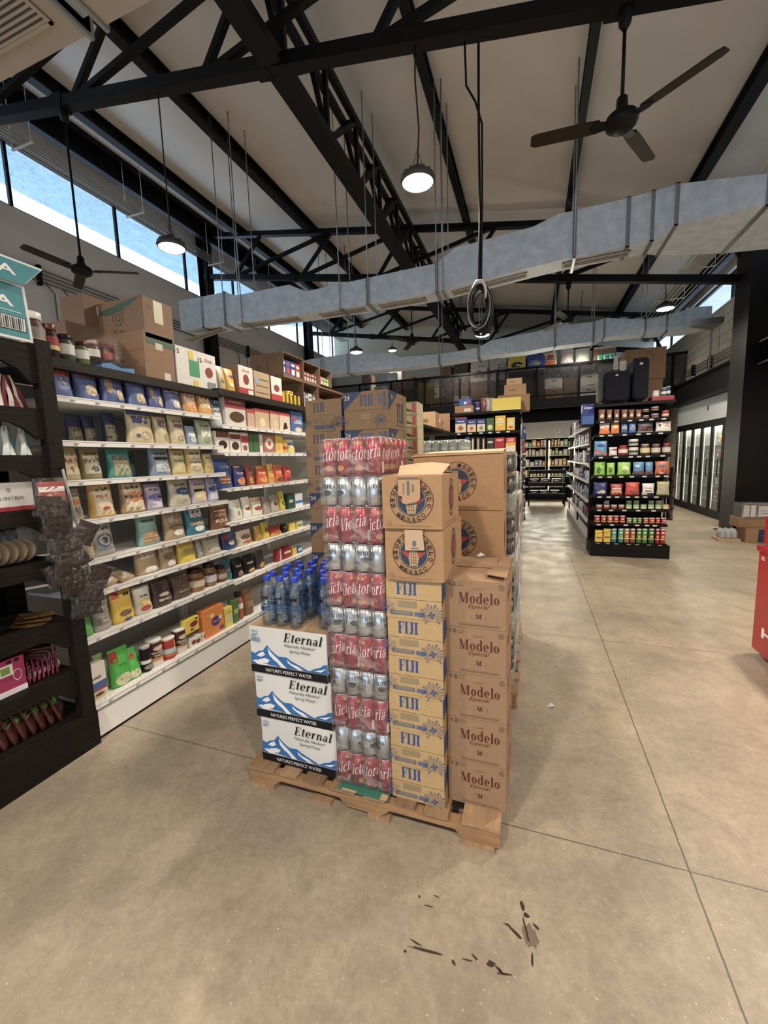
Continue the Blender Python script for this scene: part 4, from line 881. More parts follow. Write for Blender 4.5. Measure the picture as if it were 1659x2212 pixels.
def place(shape,w,h,d,base,ds,loc,rz,name,lb,cat,group=None,seed=0,seal=None,lid='#e8e6e0',tilt=0,left=(),alike=False,top=()):
    bm = base if not isinstance(base,str) else mat(base,.38 if shape=='bag' else .5)
    if shape=='bag': o=mb_bag(w,h,d,bm,ds,seed,seal).build(name)
    elif shape=='box': o=mb_box(w,h,d,bm,ds,(),top,left).build(name)
    elif shape=='can':
        o=mb_can(w/2,h*.93,bm,ds,None,.99,18).build(name); m=MB(); m.lathe([(w*.51,h*.93),(w*.51,h*.985),(w*.47,h),(.001,h)],P(lid),18); par(m.build('lid'),o)
    elif shape=='tin': o=mb_can(w/2,h,bm,ds,None,.97,16).build(name)
    elif shape=='jar':
        r=w/2; m=MB(); m.lathe([(r*.9,0),(r,h*.05),(r,h*.68),(r*.72,h*.82),(r*.70,h*.86)],bm,18); deco(m,lambda u,v,q:((r+q)*math.sin(u/r),-(r+q)*math.cos(u/r),v),2*r,h,ds); o=m.build(name)
        m=MB(); m.lathe([(r*.78,h*.84),(r*.80,h*.86),(r*.80,h*.985),(r*.75,h),(.001,h)],P(lid,.35),18); par(m.build('lid'),o)
    elif shape=='round':
        m=MB(); m.lathe([(w*.42,0),(w*.5,h*.12),(w*.5,h*.85),(w*.44,h*.95),(.001,h)],bm,18); deco(m,lambda u,v,q:((w/2+q)*math.sin(2*u/w),-(w/2+q)*math.cos(2*u/w),v),w,h,ds); o=m.build(name)
    o.location=loc; o.rotation_euler=(tilt,0,rz); return tag(o,lb,cat,group,alike=alike)
ORD=['leftmost','second','third','fourth','fifth','sixth','seventh','eighth','ninth','tenth','eleventh','twelfth','13th','14th','15th','16th']
def row_x(z,xf,where,group,specs,rz=PI/2,sd=0,dp=.085,cats=None):
    """goods on a shelf facing the aisle at plane x=xf: (pxL,pxR,pyTop,shape,base,decos,desc,name[,opts])"""
    for i,s in enumerate(specs):
        pl,pr,pt,shape,base,ds,desc,name = s[:8]; op = s[8] if len(s)>8 else {}
        zz=z+op.get('up',0); ya=y_at(pl,xf,zz+.09); yb=y_at(pr,xf,zz+.09); yc=(ya+yb)/2; w=abs(yb-ya)*.97; h=max(.03,z_at(pt,xf,yc)-zz)
        d=op.get('d',dp if shape in('bag','box') else w); w=min(w,.4)
        if shape in ('can','jar','tin','round'): d=w
        x=xf-d/2*(1 if rz>0 else -1)-op.get('back',0)*(1 if rz>0 else -1)
        place(shape,w,h,d,base,ds,(x,yc,zz+.001),rz+rnd.uniform(-.06,.06)*(0 if shape=='box' and 0 else 1)*op.get('rr',1),name,(desc+' '+where),op.get('cat',name.split('_')[-1]),group,seed=sd+i,seal=op.get('seal'),lid=op.get('lid','#e8e6e0'),tilt=op.get('tilt',-.04 if shape=='bag' else 0),left=op.get('left',()))
OV=lambda c,u=0,v=.3,a=.24,b=.14:('e',u,v,a,b,c)
R=lambda u0,v0,u1,v1,c:('r',u0,v0,u1,v1,c)
BL='#5d6fa6'; OAT='#c8b58e'; CR='#d6c9a4'; BUF='#b9a679'
X0=-2.40
row_x(LV1[0],X0,'on the topmost white shelf','goods on the topmost white shelf',[
 (105,164,786,'bag',BL,[R(-.5,.66,.5,.86,'#b5553f'),T('ROLLED OATS','#6b1f18',.12,.76,.6,.09,bold=.03),('p',[(-.1,.6),(.4,.62),(.3,.3),(.05,.42)],OAT)],'blue oat bag with a red rolled-oats band','oat_bag',{'seal':'#55659a'}),
 (168,221,806,'bag',BL,[R(-.45,.84,.45,.9,'#b5553f'),OV(OAT,.08,.4,.3,.2)],'blue oat bag with an oval showing pale flakes','oat_bag'),
 (226,276,806,'bag','#4d5d90',[OV('#a8926b',-.25,.6,.16,.28),OV(OAT,.2,.32,.18,.18)],'dark blue bag with two flake windows','oat_bag'),
 (282,322,814,'bag',BL,[R(-.45,.82,.45,.9,'#b5553f'),OV(OAT,.1,.3,.28,.18)],'blue bag with red seam and low oval','oat_bag'),
 (326,358,824,'bag','#5a679c',[OV('#a8926b',-.3,.6,.12,.25),OV(OAT,.2,.3,.18,.18)],'narrow blue bag with a side window','oat_bag'),
 (361,397,832,'bag','#6a78ad',[R(-.45,.72,.45,.86,'#e5e1d3'),T('MUESLI','#2a2a2a',0,.79,.6,.08,bold=.03),OV('#d8d3c4',.1,.28,.25,.15)],'blue bag with a white name band','oat_bag'),
 (399,431,842,'bag','#d49a63',[R(-.4,.45,.4,.85,'#efd9b8'),T('PECAN','#a0462f',0,.7,.5,.1),OV('#e6a23c',0,.2,.4,.12)],'peach coloured snack bag','snack_bag'),
 (432,462,845,'bag','#d8a04b',[R(-.4,.3,.4,.75,'#ecd3a2'),OV('#8f2d1d',0,.8,.3,.1)],'orange and cream bag standing upright','snack_bag'),
 ],sd=1)
row_x(LV1[1],X0,'on the second white shelf from the top','goods on the second white shelf',[
 (209,240,892,'bag','#3c4668',[R(-.5,0,.5,.6,'#8d8262')],'shaded blue and straw bag','grain_bag',{'back':.22}),
 (238,264,892,'bag','#3c4668',[R(-.5,0,.5,.55,'#94896a')],'shaded blue bag with straw base','grain_bag',{'back':.2}),
 (258,284,888,'bag','#343d60',[R(-.5,0,.5,.6,'#8d8262')],'dark topped straw bag','grain_bag',{'back':.1}),
 (284,338,888,'bag','#c9ba92',[R(-.35,.62,.35,.84,'#47578c'),T('7 GRAIN','#e6e2d6',.1,.74,.4,.08),OV('#b5a47c',.15,.26,.25,.12),R(-.3,.2,-.15,.3,'#33454d'),R(-.5,.88,.5,1,'#4c5a8a')],'cream bag with a blue label','grain_bag'),
 (340,371,896,'bag','#c9ba92',[R(-.3,.6,.4,.76,'#5a4668'),BRM(),OV('#a79a7c',.2,.25,.22,.12)],'cream bag with a purple label','grain_bag',{'seal':'#5a4668'}),
 (373,406,898,'bag','#cbbf9c',[R(-.3,.60,.4,.72,'#7c4a5c'),BRM(),OV('#a79a7c',.1,.25,.25,.1)],'cream bag with a maroon label','grain_bag'),
 (408,430,920,'bag','#8da3bd',[R(-.4,.45,.4,.6,'#e2e4e4'),OV('#cdd2d4',0,.3,.3,.14)],'small light blue bag','grain_bag'),
 (431,466,908,'bag','#a9b396',[BRM(),R(-.35,.35,.35,.62,'#dfe0cf'),OV('#8d8d84',0,.22,.25,.1)],'pale green crinkled bag','grain_bag'),
 ],sd=20)
row_x(LV1[2],X0,'on the third white shelf from the top','goods on the third white shelf',[
 (126,181,966,'bag','#b7a577',[R(-.4,.18,.42,.86,'#cdbf98'),T('FARRO','#9e3a2a',.05,.60,.8,.13,serif=1),BRM('#8a7d63'),('p',[(-.05,.42),(.12,.45),(.1,.2),(.02,.34)],'#b5593c')],'olive bag with red farro lettering','grain_bag'),
 (183,226,966,'bag','#8f8560',[R(-.42,.18,.42,.74,'#cfc6a8'),T('BULGUR','#3a3c38',.02,.60,.86,.12,serif=1),BRM('#3a352c'),OV('#4c6a6c',.1,.33,.2,.09)],'grey-olive bag with dark bulgur lettering','grain_bag'),
 (240,291,970,'bag','#2f8b86',[R(-.35,.08,.4,.62,'#b09a72'),R(-.32,.62,.3,.78,'#5a4f44'),T('COUSCOUS','#d8e0dc',0,.55,.5,.07)],'teal bag with brown panel','grain_bag'),
 (294,330,974,'bag','#4d5866',[BRM('#20242c'),R(-.4,.52,.4,.62,'#2c323e')],'dark slate bag set back','grain_bag',{'back':.12}),
 (331,375,968,'bag','#7f93a6',[BRM(),R(-.38,.58,.42,.68,'#22262c'),R(-.38,.15,.42,.54,'#b6c4cd'),OV('#9b968c',.1,.3,.26,.1)],'blue-grey bag with black name band','grain_bag'),
 (377,407,970,'bag','#cfc08c',[BRM(),T('POLENTA','#4c6a3c',0,.55,.75,.09,serif=1),R(-.5,0,.5,.08,'#c9a227')],'cream bag with green polenta lettering','grain_bag',{'seal':'#b08c2c'}),
 (409,444,968,'bag','#d9cfaa',[BRM(),T('CORN GRITS','#8d6a4c',0,.58,.8,.07),T('POLENTA','#7a3c30',0,.46,.7,.09,serif=1),R(-.5,0,-.4,1,'#d5b037'),R(-.3,.15,.3,.32,'#c2b790')],'cream and yellow corn grits bag','grain_bag'),
 (446,466,980,'bag','#cbb878',[BRM(),OV('#a99555',0,.4,.3,.16)],'narrow straw bag at the right end','grain_bag'),
 ],sd=40)
row_x(LV1[3],X0,'on the fourth white shelf from the top','goods on the fourth white shelf',[
 (160,184,1056,'bag','#b7a98b',[BRM(),R(-.5,.5,.5,.66,'#d27a3c'),OV('#8b8478',0,.28,.4,.18)],'tan bag with an orange band ','grain_bag'),
 (200,254,1042,'bag','#d2a855',[R(-.36,.06,.4,.9,'#d8cbae'),BRM(),R(-.34,.54,.36,.66,'#e7ded0'),T('POLENTA','#c04a2e',.02,.60,.62,.09,bold=.04),OV('#a83c22',.05,.25,.18,.05)],'amber-edged polenta bag with orange-red lettering','grain_bag'),
 (268,320,1040,'bag','#9b805e',[R(-.4,.06,.4,.92,'#d2c5a6'),BRM(),OV('#d6803d',.02,.52,.42,.16),R(-.4,.48,.44,.56,'#2c2622'),T('ENRICHED FLOUR','#e8e0cc',.02,.52,.7,.05)],'brown bag with an orange oval label','flour_bag'),
 (321,358,1046,'bag','#a79cba',[BRM(),OV('#6a63a2',.02,.48,.42,.14),R(-.42,.45,.42,.52,'#24222c'),R(-.3,.1,.3,.3,'#d6cfdb')],'lilac bag with a violet oval label','flour_bag'),
 (372,418,1036,'bag','#c8c2a8',[BRM(),OV('#3f5f94',.1,.55,.4,.15),T('WHITE FLOUR','#e6ecf2',.1,.55,.6,.06),R(-.3,.1,.3,.25,'#b5ae94')],'cream bag with a blue oval label','flour_bag'),
 (420,452,1036,'bag','#c6b8cd',[BRM(),R(-.4,.12,.38,.75,'#e2d29a'),R(-.4,.5,.4,.6,'#2a2a2a')],'lilac bag with a yellow panel','flour_bag'),
 (453,477,1034,'bag','#b1b3d4',[BRM(),OV('#3c4e8c',0,.55,.44,.13),R(-.4,.1,.4,.35,'#dadae6')],'pale violet bag with a blue oval','flour_bag'),
 ],sd=60)
row_x(LV1[4],X0,'on the fifth white shelf from the top','goods on the fifth white shelf',[
 (183,208,1136,'bag','#c4b58f',[BRM(),OV('#d27a45',.05,.5,.42,.16),R(-.4,.46,.42,.54,'#2c2622')],'cream bag with an orange oval, half hidden','flour_bag'),
 (203,254,1128,'bag','#a9a99f',[BRM(),('o',.02,.45,.38,.2,.25,'#5a5a78'),OV('#3b3c5c',.02,.45,.14,.1),R(-.35,.18,.38,.24,'#8486a4')],'grey bag with a purple swirl','flour_bag'),
 (305,350,1112,'bag','#86b3b0',[R(-.38,.06,.4,.44,'#b08a5c'),R(-.38,.14,.4,.17,'#d8bd8e'),R(-.38,.26,.4,.29,'#d8bd8e'),BRM()],'pale teal pancake mix bag','mix_bag'),
 (361,406,1104,'bag','#b49d7a',[R(-.34,.6,.34,.84,'#cfc6b8'),T('EL MOLINO','#5b5148',0,.74,.5,.06),OV('#7c6748',0,.42,.38,.1),OV('#ece8df',.05,.22,.28,.11)],'tan grain bag with a white oval sticker','grain_bag'),
 (408,449,1096,'bag','#2f7d99',[R(-.3,.62,.35,.9,'#e8e8e8'),('p',[(-.2,.66),(.2,.72),(.1,.86)],'#c84a3c'),R(-.4,.34,.4,.46,'#c8b48c'),OV('#e9eef0',.08,.2,.28,.11)],'blue and white bag with a red mark','grain_bag'),
 (461,499,1082,'bag','#7d5236',[R(-.4,.08,.4,.92,'#8f6141'),T("Bob's Red Mill",'#e7d7b8',0,.8,.7,.1,shear=.3,bold=.02),R(-.36,.62,.36,.66,'#e0cfae'),T('WHOLE WHEAT','#e7d7b8',0,.48,.7,.08),T('FLOUR','#e7d7b8',0,.28,.7,.12,serif=1)],'brown paper flour bag with cream lettering','flour_bag'),
 ],sd=80)
row_x(LV1[5],X0,'on the sixth white shelf from the top','goods on the sixth white shelf',[
 (300,348,1186,'bag','#b9a17c',[R(-.34,.62,.3,.86,'#cfc6b8'),T('SEMILLA','#5b5148',0,.74,.4,.06),OV('#ece8df',.05,.16,.3,.12)],'left tan bag with an oval sticker','seed_bag',{'rr':3}),
 (349,387,1172,'bag','#b39c78',[R(-.34,.64,.3,.88,'#d5cec2'),OV('#8d7450',0,.45,.4,.14),OV('#ece8df',.05,.17,.3,.12)],'right tan bag with an oval sticker','seed_bag',{'rr':3}),
 (389,428,1164,'bag','#e0c235',[OV('#b7a077',.05,.45,.36,.12),R(-.45,0,.45,.28,'#e8d02c')],'yellow bag with a grain window','seed_bag'),
 (430,441,1162,'bag','#a8a49c',[R(-.4,.2,.4,.5,'#c3beb2')],'thin grey bag','seed_bag'),
 (443,481,1152,'bag','#bcb09c',[T('AVENA','#6d4f41',0,.75,.6,.09,serif=1),OV('#d5ccbb',0,.32,.42,.22)],'clear bag of white grains','grain_bag'),
 ],sd=100)
for i,(a,b_,lb) in enumerate(((222,265,'tan seed bag slumped on its side at the left end of the sixth white shelf'),(255,298,'second slumped tan seed bag on the sixth white shelf'))):
    ya=y_at(a,X0,.87); yb=y_at(b_,X0,.87)
    place('bag',.11,.17,.05,'#b39a78',[R(-.34,.5,.3,.86,'#5f5547'),OV('#ece8df',.05,.2,.3,.12)],(X0+.0,(ya+yb)/2,LV1[5]+.012),PI/2+.3,'seed_bag',lb,'bag','goods on the sixth white shelf',seed=200+i,tilt=-1.15)
row_x(LV1[6],X0,'on the seventh white shelf, above the bottom one','goods on the seventh white shelf',[
 (168,207,1340,'bag','#4fa343',[('p',[(-.45,.35),(.3,.6),(.3,.4),(-.3,.25)],'#a88f6a'),R(-.4,.75,.4,.95,'#3f8a37')],'green bag at the left end','grain_bag'),
 (207,246,1298,'bag','#a9a8a6',[OV('#3a3a3a',.2,.84,.1,.05),R(-.4,.2,.4,.42,'#8d7d6c')],'grey and clear oat bag','grain_bag'),
 (248,296,1278,'bag','#e0b92c',[R(-.5,.8,-.12,1.0,'#c23a28'),OV('#26262a',.12,.86,.08,.05),OV('#26262a',.3,.86,.08,.05),('p',[(-.3,.5),(.4,.5),(.05,.12)],'#ebd24a'),R(-.1,.02,.25,.1,'#2b4bb0'),OV('#7d6548',0,.3,.3,.1)],'yellow granola bag with red corner','granola_bag'),
 (298,334,1268,'bag','#d5d0c4',[T('AVENA','#2a2a2a',.0,.66,.5,.08,bold=.03),OV('#dcb85c',0,.42,.4,.12),OV('#b5452f',0,.2,.34,.1)],'white bag with oat bowl picture','oat_bag'),
 (336,378,1250,'bag','#4c3a34',[OV('#6d5470',.1,.62,.2,.12),OV('#cabca8',0,.42,.32,.07),T('GRANOLA','#e8e2da',0,.24,.66,.10,serif=1)],'dark brown granola bag','granola_bag'),
 (380,417,1242,'bag','#5c4a42',[T('GRANOLA','#a59684',0,.3,.6,.09,serif=1),R(-.4,.5,.4,.8,'#6d5a50')],'dull brown granola bag','granola_bag'),
 (421,450,1230,'jar','#9a6a3c',[R(-.8,.22,.8,.5,'#d9c9a8'),R(-.8,.55,.8,.66,'#6a4426')],'glass jar of nuts, leftmost of three','nut_jar',{'lid':'#3a2c24'}),
 (452,474,1218,'jar','#8f6c44',[R(-.8,.2,.8,.5,'#c8ccd2'),R(-.8,.52,.8,.62,'#5c3a22')],'glass jar of nuts, middle of three','nut_jar',{'lid':'#3a2c24'}),
 (476,496,1222,'jar','#6f452c',[R(-.8,.22,.8,.52,'#b9a58a')],'glass jar of nuts, rightmost of three','nut_jar',{'lid':'#3a2c24'}),
 ],sd=120)
row_x(LV1[7],X0+.02,'on the bottom white shelf','goods on the bottom white shelf',[
 (182,232,1438,'box','#e3ddd2',[R(-.5,.3,.5,.5,'#4a6aa8'),R(-.5,.25,.5,.3,'#b5382e'),R(-.5,.78,-.28,.95,'#7d2436'),T('QUAKER','#26242a',.02,.62,.5,.08,serif=1),OV('#c9b28c',.1,.13,.34,.1),OV('#4c3626',.1,.15,.2,.04)],'white oatmeal box with blue band','cereal_box',{'d':.06}),
 (228,250,1418,'bag','#8aa05a',[T('QUAKER','#26242a',-.0,.72,.8,.07,serif=1),R(-.5,.52,.5,.6,'#4a78a0'),OV('#c9b05c',0,.3,.4,.2)],'green and yellow oat bag behind the white box','oat_bag',{'back':.05}),
 (247,290,1402,'bag','#3fae3c',[R(-.5,.66,-.12,.95,'#a32c20'),T('AVENA','#1d5c28',.05,.55,.5,.07),OV('#c9c79a',0,.17,.4,.16)],'large bright green bag with red corner','oat_bag'),
 (277,311,1404,'bag','#46b544',[OV('#c23a22',.05,.74,.16,.12),OV('#d0cca4',0,.15,.4,.14)],'bright green bag leaning in front','oat_bag',{'tilt':-.16}),
 (312,331,1396,'can','#1f2022',[R(-.9,.35,.9,.5,'#d8d8d0'),OV('#8d8476',0,.2,.5,.1)],'slim black canister','canister',{'lid':'#bdbdbb'}),
 (331,358,1382,'can','#5a2624',[T('QUAKER','#f0e8da',0,.56,1.1,.1,serif=1),T('OATS','#f0e8da',0,.44,.7,.09,serif=1),OV('#d9c8ae',0,.74,.4,.1),R(-.9,.24,.9,.36,'#d49a4a'),R(-.9,.0,.9,.24,'#d8cfc0')],'maroon and cream oats canister, left of two','canister'),
 (359,386,1378,'can','#c9302a',[R(.1,.6,.9,.86,'#e6b52c'),T('3','#7c1c18',.5,.72,.3,.16,bold=.04),R(-.9,.3,.9,.56,'#bcd2da'),OV('#c87a3a',0,.24,.6,.08)],'red canister with a yellow 3 patch','canister'),
 (386,409,1358,'can','#4c201f',[T('QUAKER','#f0e8da',0,.52,1.1,.1,serif=1),T('OATS','#f0e8da',0,.42,.7,.08,serif=1),OV('#d9c8ae',0,.72,.4,.1),R(-.9,.26,.9,.34,'#d49a4a'),R(-.9,.0,.9,.26,'#d8cfc0')],'maroon and cream oats canister, right of two','canister'),
 (410,434,1376,'box','#dcd6cc',[OV('#7c2a2c',-.2,.5,.2,.26),OV('#7c2a2c',.2,.4,.2,.26)],'white and red milk drink box','drink_box',{'d':.05}),
 (436,446,1366,'box','#d8cdc6',[OV('#a03030',0,.5,.3,.2)],'small white box beside the orange box','drink_box',{'d':.05}),
 (441,485,1312,'box','#e08328',[OV('#5a2a78',.08,.48,.24,.17),T('Nesquik'[:0]+'Maizoro','#f5e9d0',.08,.48,.3,.06),OV('#e6dd7a',-.1,.72,.1,.08),OV('#cfe0b0',.3,.55,.09,.08),R(.25,.08,.45,.22,'#6a3a8c'),T('O','#f2c79a',-.3,.8,.12,.1,bold=.03)],'large orange cereal box','cereal_box',{'d':.07}),
 (487,503,1312,'box','#dfd23a',[OV('#c8c8b8',.1,.4,.3,.25),T('LALA'[:0]+'CORN','#3c6a2c',0,.75,.6,.08)],'lemon yellow box','drink_box',{'d':.06}),
 (505,516,1296,'box','#4c7a3a',[R(-.4,.4,.4,.6,'#9fbf7a')],'green box','tea_box',{'d':.06}),
 (517,530,1280,'jar','#a8593a',[R(-.8,.4,.8,.6,'#e4dccf')],'terracotta coloured jar','jar',{'lid':'#2c241e'}),
 (532,552,1272,'bag','#7a5a3c',[R(-.4,.3,.4,.5,'#99764f')],'brown snack bag at the right end','snack_bag'),
 ],sd=140,dp=.08)
row_x(LV1[7]+.0,X0+.02,'stacked on the white and red drink box','goods on the bottom white shelf',[
 (399,430,1336,'box','#e6c930',[OV('#8c2228',.1,.55,.3,.2),T('K','#26301c',-.0,.2,.3,.18,bold=.04),OV('#26262a',.3,.86,.1,.07)],'yellow drink powder box','drink_box',{'d':.05,'up':.115})],sd=160)
# second unit
w2='of the second white unit'
X2=-2.41
row_x(LV2[0],X2,'on the top shelf '+w2,'goods on the second unit, top shelf',[
 (463,484,862,'bag','#cfd5d8',[T('ALMENDRA','#2a4a6a',0,.56,.8,.08,bold=.03),R(-.5,.66,.5,1,'#2f5872'),R(-.5,.5,.5,.52,'#2a4a6a')],'white and blue almond flour bag','flour_bag'),
 (486,532,858,'box','#cfcac2',[R(-.5,.66,.5,1,'#7c2b30'),T('GHIRARDELLI','#e8d8c0',0,.82,.6,.05),R(-.5,.62,.5,.68,'#a9343a'),OV('#5b3c28',.05,.34,.36,.18)],'tall white and maroon brownie box','baking_box',{'d':.06,'rr':.2}),
 (535,550,884,'box','#c9a58c',[R(-.5,.8,.5,1,'#b8423a')],'narrow cream and red box','baking_box',{'d':.05,'rr':.2}),
 (551,582,884,'box','#c8a98c',[R(-.5,.84,.5,1,'#b8423a'),('e',0,.36,.2,.22,'#d9d3a0')],'cream box with a pale pear shape','baking_box',{'d':.05,'rr':.2}),
 (584,603,888,'box','#cdb39a',[R(-.5,.84,.5,1,'#b8423a'),('e',0,.36,.25,.2,'#cfc694')],'cream box beside the pear-shape box','baking_box',{'d':.05,'rr':.2}),
 (604,627,892,'box','#d8c2ae',[R(-.5,.84,.5,1,'#c23f38'),('p',[(-.2,.1),(.25,.2),(.1,.5),(-.1,.45)],'#40241c')],'cream box with a dark cake picture','baking_box',{'d':.05,'rr':.2}),
 (629,654,890,'box','#3a68a8',[T('RICE','#e6eef6',.1,.58,.5,.08,bold=.03),T('KRISPIES','#e6eef6',.1,.48,.7,.08,bold=.03),OV('#c03a30',-.2,.66,.2,.1),OV('#d9c29a',.1,.16,.3,.12)],'blue rice cereal box','cereal_box',{'d':.06,'rr':.2}),
 ],sd=170)
row_x(LV2[1],X2,'on the second shelf '+w2,'goods on the second unit, second shelf',[
 (467,495,932,'box','#ddd8d0',[R(-.5,.72,.5,1,'#6b3a34'),OV('#3f2a22',0,.38,.34,.2)],'white box with brown top','baking_box',{'d':.05,'rr':.2}),
 (496,520,934,'box','#ddd8d0',[R(-.5,.68,.5,.9,'#7c2b30'),OV('#4b3024',0,.34,.34,.2)],'white box with maroon band','baking_box',{'d':.05,'rr':.2}),
 (521,537,935,'box','#dcd0cc',[R(-.5,.5,.5,.85,'#b83a44'),OV('#8c5a3c',0,.25,.3,.14)],'white and crimson box','baking_box',{'d':.05,'rr':.2}),
 (538,559,938,'box','#3f6a43',[R(-.1,.0,.0,1,'#2f5333')],'dark green box','baking_box',{'d':.05,'rr':.2}),
 (561,568,938,'box','#dcd8d2',[R(-.5,.4,.5,.6,'#b5a090')],'thin white box','baking_box',{'d':.05,'rr':.2}),
 (569,594,938,'box','#a86a5c',[OV('#e6dccb',0,.5,.36,.3),OV('#c8403a',0,.5,.14,.12)],'brown box with a white flower shape','cereal_box',{'d':.05,'rr':.2}),
 (595,611,940,'box','#e2bc2c',[OV('#caa070',-.1,.3,.25,.18)],'yellow box','cereal_box',{'d':.05,'rr':.2}),
 (612,625,950,'can','#e5c526',[R(-.8,.3,.8,.55,'#b23a2c')],'yellow tub','tub',{'lid':'#d8b820'}),
 (626,640,950,'bag','#e0ddc8',[R(-.5,.0,.5,.45,'#c8c23a'),R(-.5,.6,.5,.8,'#4a7ab8')],'small white and yellow bag','bag'),
 ],sd=190)
row_x(LV2[2],X2,'on the third shelf '+w2,'goods on the second unit, third shelf',[
 (466,508,992,'bag','#24509c',[T('Hot Cakes','#eef2f8',.12,.74,.56,.11,shear=.35,bold=.02),OV('#8c5c34',.0,.28,.38,.16),R(-.3,.16,.34,.2,'#d8b07a'),R(-.3,.28,.34,.31,'#d8b07a'),OV('#7c2020',.0,.44,.2,.05)],'large blue hot cakes bag','mix_bag'),
 (511,535,1004,'bag','#2c2f7c',[R(-.4,.86,.1,.94,'#e3c640'),T('Pancakes','#f0ece0',.05,.62,.7,.1,shear=.3),OV('#c8833c',0,.24,.38,.18)],'indigo pancake mix bag','mix_bag'),
 (537,552,1004,'bag','#8e3226',[OV('#d08a40',0,.24,.36,.18)],'rust red pancake mix bag','mix_bag'),
 (560,583,1006,'bag','#d2552a',[R(-.45,.86,.1,.95,'#e8c33a'),T('Waffles','#f4e6d0',.0,.6,.7,.1,shear=.3),OV('#d79a4c',0,.24,.38,.18)],'orange waffle mix bag','mix_bag'),
 (584,597,1002,'bag','#dcb230',[OV('#c85a28',0,.6,.36,.14),OV('#c48a44',0,.22,.34,.14)],'golden mix bag','mix_bag'),
 (598,616,1004,'bag','#d4632c',[T('Mix','#f4e6d0',.0,.6,.5,.12,shear=.3),OV('#5c4434',0,.18,.36,.14)],'orange mix bag with a dark dish','mix_bag'),
 (618,634,1006,'bag','#c8402c',[T('Mix','#f4e6d0',.0,.62,.5,.12,shear=.3),OV('#5c4434',0,.15,.34,.12)],'red mix bag at the right end','mix_bag'),
 ],sd=210)
row_x(LV2[3],X2,'on the fourth shelf '+w2,'goods on the second unit, fourth shelf',[
 (503,529,1080,'bag','#d7d4cb',[('p',[(.0,.75),(.2,.6),(.05,.45),(.25,.3),(.0,.2),(-.05,.5)],'#6fae3c')],'white bag with green sprig','flour_bag'),
 (530,547,1074,'bag','#e6e2da',[OV('#8c2430',.05,.45,.38,.1)],'white bag with one crimson oval','flour_bag'),
 (548,571,1075,'bag','#dfd8c6',[R(-.5,.8,.5,.95,'#c8923c'),OV('#a33230',.05,.42,.38,.12)],'cream bag with ochre band','flour_bag'),
 (573,588,1072,'bag','#b9aca4',[OV('#8c7a70',0,.5,.3,.2)],'grey-pink bag','flour_bag'),
 (589,607,1069,'bag','#c2b6ac',[OV('#7a3c34',0,.5,.26,.14)],'beige bag with a brown mark','flour_bag'),
 (608,620,1062,'bag','#dcc92e',[OV('#3a6a3c',0,.4,.3,.16)],'bright yellow bag','flour_bag'),
 (622,636,1066,'box','#1f4a3c',[R(-.3,.4,.3,.6,'#b8c0a4')],'dark green tea box','tea_box',{'d':.05,'rr':.2}),
 (638,654,1066,'box','#d5dde2',[R(-.5,.3,.5,.5,'#2f7cc0')],'white and blue box','tea_box',{'d':.05,'rr':.2}),
 ],sd=230)
row_x(LV2[4],X2,'on the fifth shelf '+w2,'goods on the second unit, fifth shelf',[
 (484,514,1152,'bag','#27407a',[R(-.45,.6,0,.9,'#b83a34'),OV('#d7cdb8',.1,.4,.25,.14)],'blue cookie bag with red corner','cookie_bag'),
 (516,550,1146,'bag','#c9bca4',[OV('#b04a2c',.1,.2,.4,.12),OV('#7a5a44',0,.55,.34,.18)],'clear cookie bag with red foot','cookie_bag'),
 (556,570,1136,'bag','#b9922a',[],'mustard bag','snack_bag'),
 (571,586,1128,'bag','#e6cd2c',[OV('#8c6a2c',0,.5,.3,.18)],'lemon yellow bag','snack_bag'),
 (587,612,1136,'bag','#c8462c',[R(-.5,0,.5,.3,'#d8b23a')],'red and gold pasta bag','snack_bag'),
 (613,624,1132,'bag','#26221f',[OV('#8c7c5c',0,.6,.3,.14)],'small black bag','snack_bag'),
 (625,638,1130,'box','#dcc63a',[],'small yellow box','snack_box',{'d':.05}),
 (640,654,1126,'box','#cdd09a',[R(-.4,.3,.4,.6,'#6d8c3a')],'pale green box','snack_box',{'d':.05}),
 ],sd=250)
row_x(LV2[5],X2,'on the sixth shelf '+w2,'goods on the second unit, sixth shelf',[
 (486,506,1206,'bag','#2f7c84',[T('COCO LIFE','#e8f0f0',.0,.5,.8,.12,bold=.03)],'teal coconut bag','snack_bag'),
 (508,530,1206,'bag','#1c1a1c',[T('CALCIO'[:4],'#d8d0c0',.0,.6,.6,.12,bold=.03),OV('#8f6a5a',.1,.2,.3,.14)],'black snack bag, left of two','snack_bag'),
 (531,556,1198,'bag','#201e20',[R(-.3,.5,.3,.6,'#bdb4a0'),OV('#c9a04a',0,.15,.3,.1)],'black snack bag, right of two','snack_bag'),
 (558,576,1190,'bag','#3b3634',[OV('#d9952f',0,.2,.34,.14)],'dark bag with orange fruit','snack_bag'),
 (598,613,1186,'box','#a3262c',[R(-.1,0,.1,1,'#e0d6cc')],'red and white gift-like box','snack_box',{'d':.05}),
 (614,628,1180,'box','#9c2228',[R(-.5,.4,.5,.6,'#e0d6cc')],'red box with a white band','snack_box',{'d':.05}),
 (631,641,1184,'box','#d6b535',[],'tiny yellow box','snack_box',{'d':.05}),
 (643,653,1180,'box','#3a78b0',[R(-.4,.4,.4,.7,'#e0e4e8')],'tiny blue box','snack_box',{'d':.05}),
 ],sd=270)
for j,(a,b_,c,d_) in enumerate(((598,613,'#a83034','white-crossed red box'),(614,628,'#8f2026','deep red box'))):
    pass
